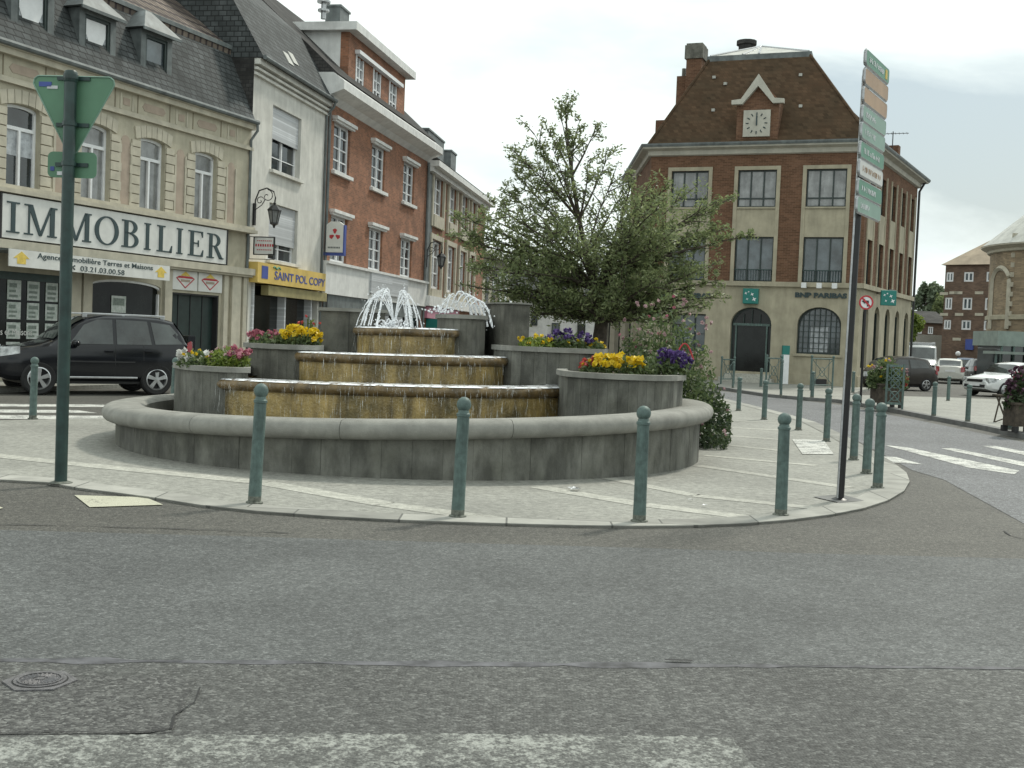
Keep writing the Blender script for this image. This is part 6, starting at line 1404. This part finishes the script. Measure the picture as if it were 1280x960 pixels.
p2 = G(1106, 511, .1)+Vector((0, -.05, 0)); q2 = G(1124, 512, .1); d_ = q2-p2; L = d_.length; L = .44; lt_ = empty('lattice_panel', p2, 0, 'green metal lattice panel standing in front of the wooden street planter', 'railing')
mb = MB(); hh = 1.2
for x in (0, L): mb.box(x-.025, x+.025, -.02, .02, 0, hh)
for z in (.15, hh-.05): mb.box(.04, L-.04, -.02, .02, z-.03, z+.03)
mb.build('frame', M['boll'], lt_)
mb = MB()
for z in (.15, .48, .75):
    mb.tube([(.04, 0, z), (L-.04, 0, z+.4)], .018, 5); mb.tube([(.04, 0, z+.4), (L-.04, 0, z)], .018, 5); mb.tube([(L/2+.12*math.cos(t*.524), 0, z+.2+.12*math.sin(t*.524)) for t in range(13)], .016, 5)
mb.build('lattice', M['boll'], lt_)
o, wd, p = boxplanter(1276, 540, 34, .55, 'dark planter with purple foliage at the right edge of the photo', None, None)
clump('purple_plant', 'dense dull purple bush in the planter at the right edge', 'plant', p+Vector((0, 0, .45)), wd*.62, wd*.5, .85, 1300, 'leaf_d', [('fl_wine', 150, .05, (-1, 1), .2, 1.05), ('fl_pink', 8, .03, (-1, 1), .2, 1.0)], ls=.07)
p = G(1249, 528, .1); tr_ = empty('folding_stand', p, R(10), 'small folded brown metal stand left of the right edge planter', 'stand')
mb = MB(); mb.tube([(-.13, 0, 0), (0, 0, .62)], .02, 6); mb.tube([(.14, 0, .1), (-.1, 0, .6)], .02, 6); mb.tube([(-.13, 0, 0), (.14, 0, .1)], .015, 6); mb.build('legs', M['bark'], tr_)
mb = MB(); mb.box(-.14, .06, -.12, .12, .6, .64); mb.build('top', M['bark'], tr_)
# manhole cover
P = [g(8, 856), g(24, 846), g(60, 842.5), g(94, 850), g(76, 862), g(38, 869)]; cc_ = Vector((sum(q[0] for q in P)/6, sum(q[1] for q in P)/6))
mh = empty('manhole_cover', (cc_.x, cc_.y, .008), 0, 'hexagonal cast iron manhole cover set in the road at lower left', 'manhole cover')
r0 = max((Vector(q)-cc_).length for q in P)*.93
mb = MB(); hx = [(r0*math.cos(R(60*i+12)), r0*math.sin(R(60*i+12))) for i in range(6)]; mb.prism(hx, -.02, .006); mb.build('frame', M['cast_iron'], mh)
mb = MB(); mb.lathe([(.001, .010), (r0*.70, .010), (r0*.70, .004)], 40); mb.lathe([(r0*.60, .0105), (r0*.60, .015), (r0*.55, .015), (r0*.55, .0105)], 40); mb.lathe([(.001, .015), (r0*.12, .015), (r0*.12, .0105)], 20)
for i in range(24): th = R(15*i); mb.tube([(r0*.2*math.cos(th), r0*.2*math.sin(th), .0105), (r0*.5*math.cos(th), r0*.5*math.sin(th), .0105)], .006, 4)
mb.build('lid', M['cast_iron'], mh)
mb = MB(); mb.lathe([(r0*.70, .0065), (r0*.745, .0065)], 40); mb.build('dark_gap', M['crack'], mh)
# ================================================================== VEHICLES
import numpy as np
def car(name, label, loc, yaw, spec, group=None, cat='car'):
    """front at x=0 pointing to -x, rear at x=L; y across; origin on the ground at the middle"""
    L, W = spec['L'], spec['W']; top = spec['top']; belt = spec['belt']; z0 = spec.get('z0', .24); gh = spec['gh']     # gh = (cowl x, roof front x, roof rear x, tail x)
    ft = lambda x: float(np.interp(x, [p[0] for p in top], [p[1] for p in top])); fb = lambda x: min(float(np.interp(x, [p[0] for p in belt], [p[1] for p in belt])), ft(x)-.02)
    def fw(x): return W/2*float(np.interp(x/L, [0, .03, .12, .35, .8, .95, 1], [.70, .86, .965, 1, 1, .94, .84]))
    def fwt(x):
        inside = gh[0] < x < gh[3]; k = np.interp(x, [gh[0]-.01, gh[0], gh[1], gh[2], gh[3]], [.86, .84, spec.get('tw', .74), spec.get('tw', .74), .80]); return fw(x)*float(k)
    xs = sorted(set([0, .015, .05, L-.05, L-.015, L]+[p[0] for p in top]+[p[0] for p in belt]+list(np.linspace(.1, L-.1, 26))))
    xs = [x for x in xs if 0 <= x <= L]
    def ring(x):
        zt, zb, w_, wt = ft(x), fb(x), fw(x), fwt(x); z00 = z0+.10*max(0, 1-x/.3)+.10*max(0, 1-(L-x)/.3)
        zt = max(zt, z00+.3); zb = min(max(zb, z00+.24), zt-.02); sh = min(.07, (zt-zb)*.45)
        h = [(0, z00), (w_*.86, z00), (w_*.97, z00+.09), (w_, (z00+zb)*.52), (w_*.985, zb-.07), (w_*.955, zb), (wt, zt-sh), (wt*.90, zt-sh*.25), (wt*.5, zt+.012), (0, zt+.016)]
        return [(x-L/2, y, z) for y, z in h]+[(x-L/2, -y, z) for y, z in reversed(h[1:-1])]
    rings = [ring(x) for x in xs]; n = len(rings[0]); mb = MB(); vs = [p for r in rings for p in r]; fs = []
    for i in range(len(xs)-1):
        for k in range(n): fs.append((i*n+k, i*n+(k+1) % n, (i+1)*n+(k+1) % n, (i+1)*n+k))
    fs.append(tuple(range(n-1, -1, -1))); fs.append(tuple((len(xs)-1)*n+k for k in range(n))); mb.add(vs, fs)
    root = empty(name, loc, yaw, label, cat, group)
    bo = mb.build('body', [M[spec['paint']], M['trim']], root, smooth=False)
    wr = spec.get('wr', .31); wx = spec['wx']; cutters = []
    cb = MB()
    for x in wx:
        for s in (-1, 1):
            y0, y1 = s*(W/2+.2), s*(W/2-.30); c = MB(); m_ = 24
            for th in range(m_): pass
            vs = [(x-L/2+(wr+.06)*math.cos(2*math.pi*k/m_), y, wr+(wr+.06)*math.sin(2*math.pi*k/m_)) for y in (y0, y1) for k in range(m_)]
            cb.add(vs, [(k, (k+1) % m_, (k+1) % m_+m_, k+m_) for k in range(m_)]+[tuple(range(m_-1, -1, -1)), tuple(range(m_, 2*m_))], 1)
    co = cb.build('cut', [M[spec['paint']], M['trim']]); md = bo.modifiers.new('b', 'BOOLEAN'); md.operation = 'DIFFERENCE'; md.object = co; md.solver = 'EXACT'
    dg = bpy.context.evaluated_depsgraph_get(); dg.update(); me = bpy.data.meshes.new_from_object(bo.evaluated_get(dg)); bo.modifiers.clear(); bo.data = me; bpy.data.objects.remove(co)
    me.polygons.foreach_set('use_smooth', [True]*len(me.polygons)); 
    try: me.set_sharp_from_angle(angle=R(32))
    except Exception: pass
    def sy(x, z):
        zt, zb, w_, wt = ft(x), fb(x), fw(x), fwt(x); sh = min(.07, (zt-zb)*.45); t = (z-zb)/max(.01, zt-sh-zb); t = max(0, min(1, t)); return w_*.955*(1-t)+wt*t
    # side glazing
    for s in (-1, 1):
        gl = MB()
        for poly in spec['side']:
            pts = [(p[0], p[1]) for p in poly]; V = []
            dense = []
            for a, b in zip(pts, pts[1:]+pts[:1]):
                for k in range(4): t = k/4; dense.append((a[0]+(b[0]-a[0])*t, a[1]+(b[1]-a[1])*t))
            a_ = [(x-L/2, s*(sy(x, z)+.010), z) for x, z in dense]; cxm = sum(p[0] for p in a_)/len(a_), s*(sy(sum(q[0] for q in dense)/len(dense), sum(q[1] for q in dense)/len(dense))+.012), sum(p[2] for p in a_)/len(a_)
            m_ = len(a_); gl.add(a_+[cxm], [(k, (k+1) % m_, m_) for k in range(m_)])
        gl.build('side_window', M[spec.get('glass', 'carglass')], root, smooth=True)
    for (x0, x1, nm, e0, e1) in ((gh[0], gh[1], 'windscreen', .06, .10), (gh[3], gh[2], 'rear_window', .10, .10)):
        gl = MB(); vs = []; nx, ny = 6, 6
        for i in range(nx+1):
            t = e0+(1-e0-e1)*i/nx; x = x0+(x1-x0)*t; zt = ft(x)+.012
            for j in range(ny+1):
                q = -1+2*j/ny; wt = fwt(x)*.88; dx = -.02 if x0 < x1 else .02; vs.append((x-L/2+dx*.6, q*wt, zt+.012-.014*abs(q)**3))
        gl.add(vs, [(i*(ny+1)+j, i*(ny+1)+j+1, (i+1)*(ny+1)+j+1, (i+1)*(ny+1)+j) for i in range(nx) for j in range(ny)]); gl.build(nm, M[spec.get('glass', 'carglass')], root, smooth=True)
    # wheels
    for x in wx:
        for s in (-1, 1):
            yc_ = s*(W/2-.11); ty = MB(); ty.M = Matrix.Translation((x-L/2, yc_, wr)) @ Matrix.Rotation(0 if s < 0 else math.pi, 4, 'Z')
            ty.lathe([(wr*.66, -.09), (wr*.90, -.105), (wr*.985, -.08), (wr, 0), (wr*.985, .08), (wr*.9, .105), (wr*.6, .09)], 28, axis='y'); wo_ = ty.build('wheel', M['rubber'], root, smooth=True)
            rm = MB(ty.M); rm.lathe([(wr*.67, -.092), (wr*.61, -.100), (wr*.58, -.06), (wr*.56, -.02)], 28, axis='y'); rm.lathe([(.001, -.098), (wr*.16, -.095), (wr*.18, -.07)], 12, axis='y')
            ns_ = spec.get('spokes', 5)
            for k in range(ns_):
                th = 2*math.pi*k/ns_+.3; c_, s_ = math.cos(th), math.sin(th); a, b = wr*.1, wr*.6; w1, w2 = wr*.085, wr*.13
                rm.add([(a*c_-w1*s_, -.095, a*s_+w1*c_), (a*c_+w1*s_, -.095, a*s_-w1*c_), (b*c_+w2*s_, -.092, b*s_-w2*c_), (b*c_-w2*s_, -.092, b*s_+w2*c_), (a*c_-w1*s_, -.05, a*s_+w1*c_), (a*c_+w1*s_, -.05, a*s_-w1*c_), (b*c_+w2*s_, -.05, b*s_-w2*c_), (b*c_-w2*s_, -.05, b*s_+w2*c_)], [(0, 1, 2, 3), (0, 4, 5, 1), (2, 6, 7, 3), (1, 5, 6, 2), (3, 7, 4, 0)])
            rm.build('rim', M['alloy'], wo_, smooth=False)
            dk = MB(ty.M); dk.lathe([(.001, -.015), (wr*.6, -.015)], 20, axis='y'); dk.build('brake_disc', M['trim'], wo_)
    # lamps, bumpers, plates
    zh = spec['lamp']
    for s in (-1, 1):
        lm = MB(); y1 = fw(.10)+.012
        def fx(y, z): return .0
        hx_ = [(.0, -.012, W*.25), (.035, .01, fw(.035)*.80)]+[(q, 0, fw(q)*.985+.010) for q in (.06, .14, .24, .36, .46)]; nh = len(hx_)
        lm.add([(-L/2+q+e_-(.015 if k < 2 else 0), s*y_, zh-.13+.20*q) for k, (q, e_, y_) in enumerate(hx_)]+[(-L/2+q+e_+(.01 if k < 2 else 0), s*(y_-.02), zh+.08-.03*(k == 0)+.06*q) for k, (q, e_, y_) in enumerate(hx_)], [(k, k+1, nh+k+1, nh+k) for k in range(nh-1)]); lm.build('headlight', M['lamp'], root)
        rl = MB(); xr = L-.0; rl.add([(L/2+.01, s*W*.34, zh+.02), (L/2+.0, s*W*.34, zh+.30), (L/2-.04, s*(fw(L-.04)+.012), zh+.02), (L/2-.10, s*(fw(L-.1)+.0), zh+.32), (L/2-.22, s*(fw(L-.22)+.006), zh+.10), (L/2-.2, s*(fw(L-.2)+.0), zh+.28)], [(0, 1, 3, 2), (2, 3, 5, 4)]); rl.build('tail_light', M['redlamp'], root)
        mr = MB(); mr.ball((gh[0]+.42-L/2, s*(fw(gh[0])+.10), fb(gh[0])+.08), .095, 10, sz=.75); mr.box(gh[0]+.38-L/2, gh[0]+.46-L/2, min(s*(fw(gh[0])*.93), s*(fw(gh[0])+.08)), max(s*(fw(gh[0])*.93), s*(fw(gh[0])+.08)), fb(gh[0])+.02, fb(gh[0])+.06); mr.build('wing_mirror', M[spec.get('mirror', spec['paint'])], root, smooth=True)
        if spec.get('fog'):
            fg = MB(); fg.M = Matrix.Translation((-L/2+.045, s*W*.375, .52)) @ Matrix.Rotation(R(-90+s*0), 4, 'Y'); fg.lathe([(.001, .03), (.07, .02), (.075, -.03)], 14); fg.build('fog_lamp', M['lamp'], root)
        hn = MB()
        for x in spec['handles']: zz = fb(x)-.12; hn.box(x-L/2-.09, x-L/2+.09, min(s*fw(x)*.985, s*(fw(x)+.03)), max(s*fw(x)*.985, s*(fw(x)+.03)), zz-.018, zz+.018)
        hn.build('door_handle', M[spec.get('hmat', spec['paint'])], root, bevel=.008)
        ln = MB()
        for x, za, zb2 in spec['seams']:
            P = [(x-L/2, s*(np.interp(z, [z0, z0+.09, (z0+fb(x))*.52, fb(x)-.07, fb(x)], [fw(x)*.9, fw(x)*.97, fw(x), fw(x)*.985, fw(x)*.955])+.002), z) for z in np.linspace(za, fb(x), 8)]; ln.tube(P, .0065, 4)
        ln.build('door_seams', M['trim'], root)
    gr = MB(); gr.box(-L/2-.018, -L/2+.03, -W*.22, W*.22, zh-.08, zh+.03); gr.box(-L/2-.02, -L/2+.03, -W*.30, W*.30, z0+.14, z0+.26); gr.build('grille', M['trim'], root)
    pt = MB(); pt.box(-L/2-.035, -L/2-.02, -.26, .26, zh-.24, zh-.13); pt.build('number_plate', M['whiteframe'], root)
    pt = MB(); pt.box(L/2+.005, L/2+.02, -.26, .26, zh+.02, zh+.13); pt.build('number_plate', M['whiteframe'], root)
    bp = MB(); bp.box(-L/2+.5, L/2-.5, -W*.42, W*.42, z0-.06, z0+.02); bp.build('underbody', M['trim'], root)
    for (nm, bx, mt_) in spec.get('extra', []):
        e = MB(); 
        for b in bx: e.box(*b)
        e.build(nm, M[mt_], root, bevel=.012)
    return root
M['p_white'] = mat('white_car_paint', (.72, .73, .72), .22, .05, 2, coat=.8)
M['p_brown'] = mat('dark_brown_car_paint', (.04, .036, .032), .25, .1, 2, spec=.4)
M['p_pale'] = mat('pale_car_paint', (.50, .50, .46), .3, .05, 2, coat=.5)
M['p_blue'] = mat('blue_car_paint', (.16, .24, .36), .3, .05, 2, coat=.7)
M['p_grey'] = mat('grey_van_paint', (.38, .40, .40), .35, .08, 2, coat=.4)
suv = dict(L=4.22, W=1.74, z0=.30, paint='carblack', wr=.352, wx=(.84, 3.33), gh=(1.12, 1.88, 3.74, 4.16), tw=.79, lamp=.90,
  top=[(0, .62), (.03, .80), (.10, .90), (.4, .985), (.8, 1.04), (1.12, 1.13), (1.30, 1.28), (1.60, 1.53), (1.88, 1.67), (2.2, 1.725), (2.8, 1.74), (3.4, 1.72), (3.74, 1.65), (3.98, 1.34), (4.12, 1.10), (4.18, .98), (4.22, .62)],
  belt=[(0, .60), (.1, .86), (1.0, 1.02), (1.6, 1.06), (4.0, 1.10), (4.22, .92)],
  side=[[(1.45, 1.09), (2.36, 1.10), (2.36, 1.63), (2.05, 1.625), (1.76, 1.50)], [(2.44, 1.10), (3.20, 1.11), (3.12, 1.62), (2.44, 1.635)], [(3.28, 1.12), (3.96, 1.14), (3.86, 1.32), (3.64, 1.56), (3.20, 1.61)]],
  handles=(2.26, 3.12), hmat='chrome' if False else 'carblack', seams=[(1.36, .42, 0), (2.40, .42, 0), (3.02, .75, 0)], fog=True, glass='glass_b' if False else 'carglass',
  extra=[('roof_rail', [(-.35, 1.45, -.60, -.56, 1.735, 1.765), (-.35, 1.45, .56, .60, 1.735, 1.765), (-.35, -.25, -.60, -.56, 1.66, 1.735), (1.35, 1.45, -.60, -.56, 1.64, 1.735), (-.35, -.25, .56, .60, 1.66, 1.735), (1.35, 1.45, .56, .60, 1.64, 1.735), (.5, .56, -.60, -.56, 1.66, 1.735), (.5, .56, .56, .60, 1.66, 1.735)], 'alloy'),
         ('sill_trim', [(-.80, .78, -.885, -.80, .36, .405), (-.80, .78, .80, .885, .36, .405)], 'alloy'), ('side_moulding', [(-.78, .72, -.878, -.862, .70, .735), (-.78, .72, .862, .878, .70, .735)], 'trim'), ('spare_wheel_cover', [(2.11, 2.28, -.34, .34, .70, 1.34)], 'carblack')])
# the near side wheels rest at (59,494) and (187,495) in the photo
ga, gb_ = G(58, 494), G(188, 494.5); mid_ = (ga+gb_)/2; yw = math.atan2(gb_.y-ga.y, gb_.x-ga.x)
yw = R(37)
ax = Vector((math.cos(yw), math.sin(yw), 0)); nrm = Vector((-ax.y, ax.x, 0))
ctr_ = mid_+nrm*(1.74/2)+ax*(4.22/2-(.84+3.33)/2)
car('parked_suv', 'black off-road car with silver roof rails parked before the estate agency', (ctr_.x, ctr_.y, 0), yw, suv)
hat = dict(L=3.75, W=1.62, z0=.22, paint='p_brown', wr=.29, wx=(.68, 3.08), gh=(.95, 1.55, 3.2, 3.70), tw=.76, lamp=.68,
  top=[(0, .5), (.04, .68), (.15, .78), (.7, .92), (.95, .98), (1.25, 1.20), (1.55, 1.38), (1.9, 1.45), (2.6, 1.46), (3.2, 1.38), (3.5, 1.10), (3.66, .92), (3.75, .55)],
  belt=[(0, .5), (.15, .72), (1, .88), (3.5, .95), (3.75, .8)], side=[[(1.25, .94), (2.2, .95), (2.2, 1.34), (1.75, 1.33)], [(2.28, .96), (3.25, 1.0), (3.05, 1.30), (2.28, 1.35)]], handles=(2.1,), seams=[(1.2, .35, 0), (2.25, .35, 0)], hmat='trim', mirror='trim')
pr = G(1118, 500, 0); car('parked_hatchback', 'dark brown hatchback parked behind the lattice fronted planter by the bank corner', (at(1116, 495, 50).x, 50.3, 0), R(17), hat, 'cars parked across the square')
sed = dict(L=4.2, W=1.66, z0=.22, paint='p_white', wr=.30, wx=(.80, 3.35), gh=(1.25, 1.80, 3.3, 4.0), tw=.76, lamp=.66,
  top=[(0, .5), (.04, .66), (.15, .74), (.8, .86), (1.25, .93), (1.5, 1.14), (1.80, 1.33), (2.2, 1.40), (2.9, 1.40), (3.3, 1.33), (3.8, 1.05), (4.1, .96), (4.2, .55)],
  belt=[(0, .5), (.15, .68), (1.2, .84), (3.9, .92), (4.2, .8)], side=[[(1.55, .90), (2.4, .91), (2.4, 1.29), (1.98, 1.28)], [(2.48, .91), (3.25, .93), (3.1, 1.27), (2.48, 1.29)], [(3.32, .95), (3.75, .98), (3.35, 1.20), (3.2, 1.23)]], handles=(2.3, 3.2), seams=[(1.45, .35, 0), (2.44, .35, 0), (3.3, .5, 0)], hmat='trim', mirror='trim')
q = at(1262, 495, 47.5); car('parked_car', 'white car with pale bonnet parked in front of the church porch at right', (q.x, 47.5, 0), R(28), sed, 'cars parked across the square')
s2 = dict(sed); s2['paint'] = 'p_pale'; q = at(1186, 480, 66.5); car('parked_car', 'pale boxy car seen from behind between the dark hatchback and the white car', (q.x, 66.5, 0), R(250), s2, 'cars parked across the square')
s3 = dict(hat); s3['paint'] = 'p_blue'; q = at(1207, 472, 79); car('parked_car', 'small blue car behind the pale boxy one', (q.x, 79, 0), R(250), s3, 'cars parked across the square')
s4 = dict(sed); s4['paint'] = 'p_white'; q = at(1219, 464, 88); car('parked_car', 'bright white far car roof in front of the tall brick building', (q.x, 88, 0), R(5), s4, 'cars parked across the square')
s5 = dict(hat); s5['paint'] = 'carblack'; q = at(1224, 470, 74); car('parked_car', 'black car tucked between the blue car and the white car', (q.x, 74, 0), R(262), s5, 'cars parked across the square')
van = dict(L=4.9, W=1.95, z0=.3, paint='p_grey', wr=.33, wx=(.9, 3.9), gh=(.75, 1.45, 4.6, 4.88), tw=.86, lamp=.85,
  top=[(0, .7), (.05, .95), (.5, 1.15), (.75, 1.3), (1.45, 2.05), (1.9, 2.18), (4.5, 2.18), (4.75, 2.1), (4.86, 1.4), (4.9, .7)], belt=[(0, .7), (.5, 1.05), (.9, 1.2), (4.7, 1.25), (4.9, .9)],
  side=[[(1.15, 1.28), (2.0, 1.30), (2.0, 1.85), (1.55, 1.85)]], handles=(2.0,), seams=[(1.1, .4, 0), (2.1, .4, 0)], hmat='trim', mirror='trim', extra=[('ladder_rack', [(-.6, 2.2, -.8, -.74, 2.3, 2.35), (-.6, 2.2, .74, .8, 2.3, 2.35), (-.6, -.54, -.8, .8, 2.2, 2.32), (.8, .86, -.8, .8, 2.2, 2.32), (2.14, 2.2, -.8, .8, 2.2, 2.32)], 'steel')])
q = at(1149, 470, 72); car('parked_van', 'grey van with roof rack parked behind the dark hatchback', (q.x, 72, 0), R(75), van, 'cars parked across the square', 'van')
# second, half hidden car behind the black one
s6 = dict(hat); s6['paint'] = 'carblack'
# small street lamp with white globe among the far cars
p = at(1196, 470, 92); o = empty('globe_lamp', (p.x, 92, 0), 0, 'thin post with bright white globe among the far parked cars', 'street lamp'); zz = at(1195, 442, 92).z
mb = MB(); mb.tube([(0, 0, 0), (0, 0, zz-.2)], .06, 8); mb.build('post', M['black'], o); mb = MB(); mb.ball((0, 0, zz), .2, 12); mb.build('globe', M['whiteframe'], o, smooth=True)
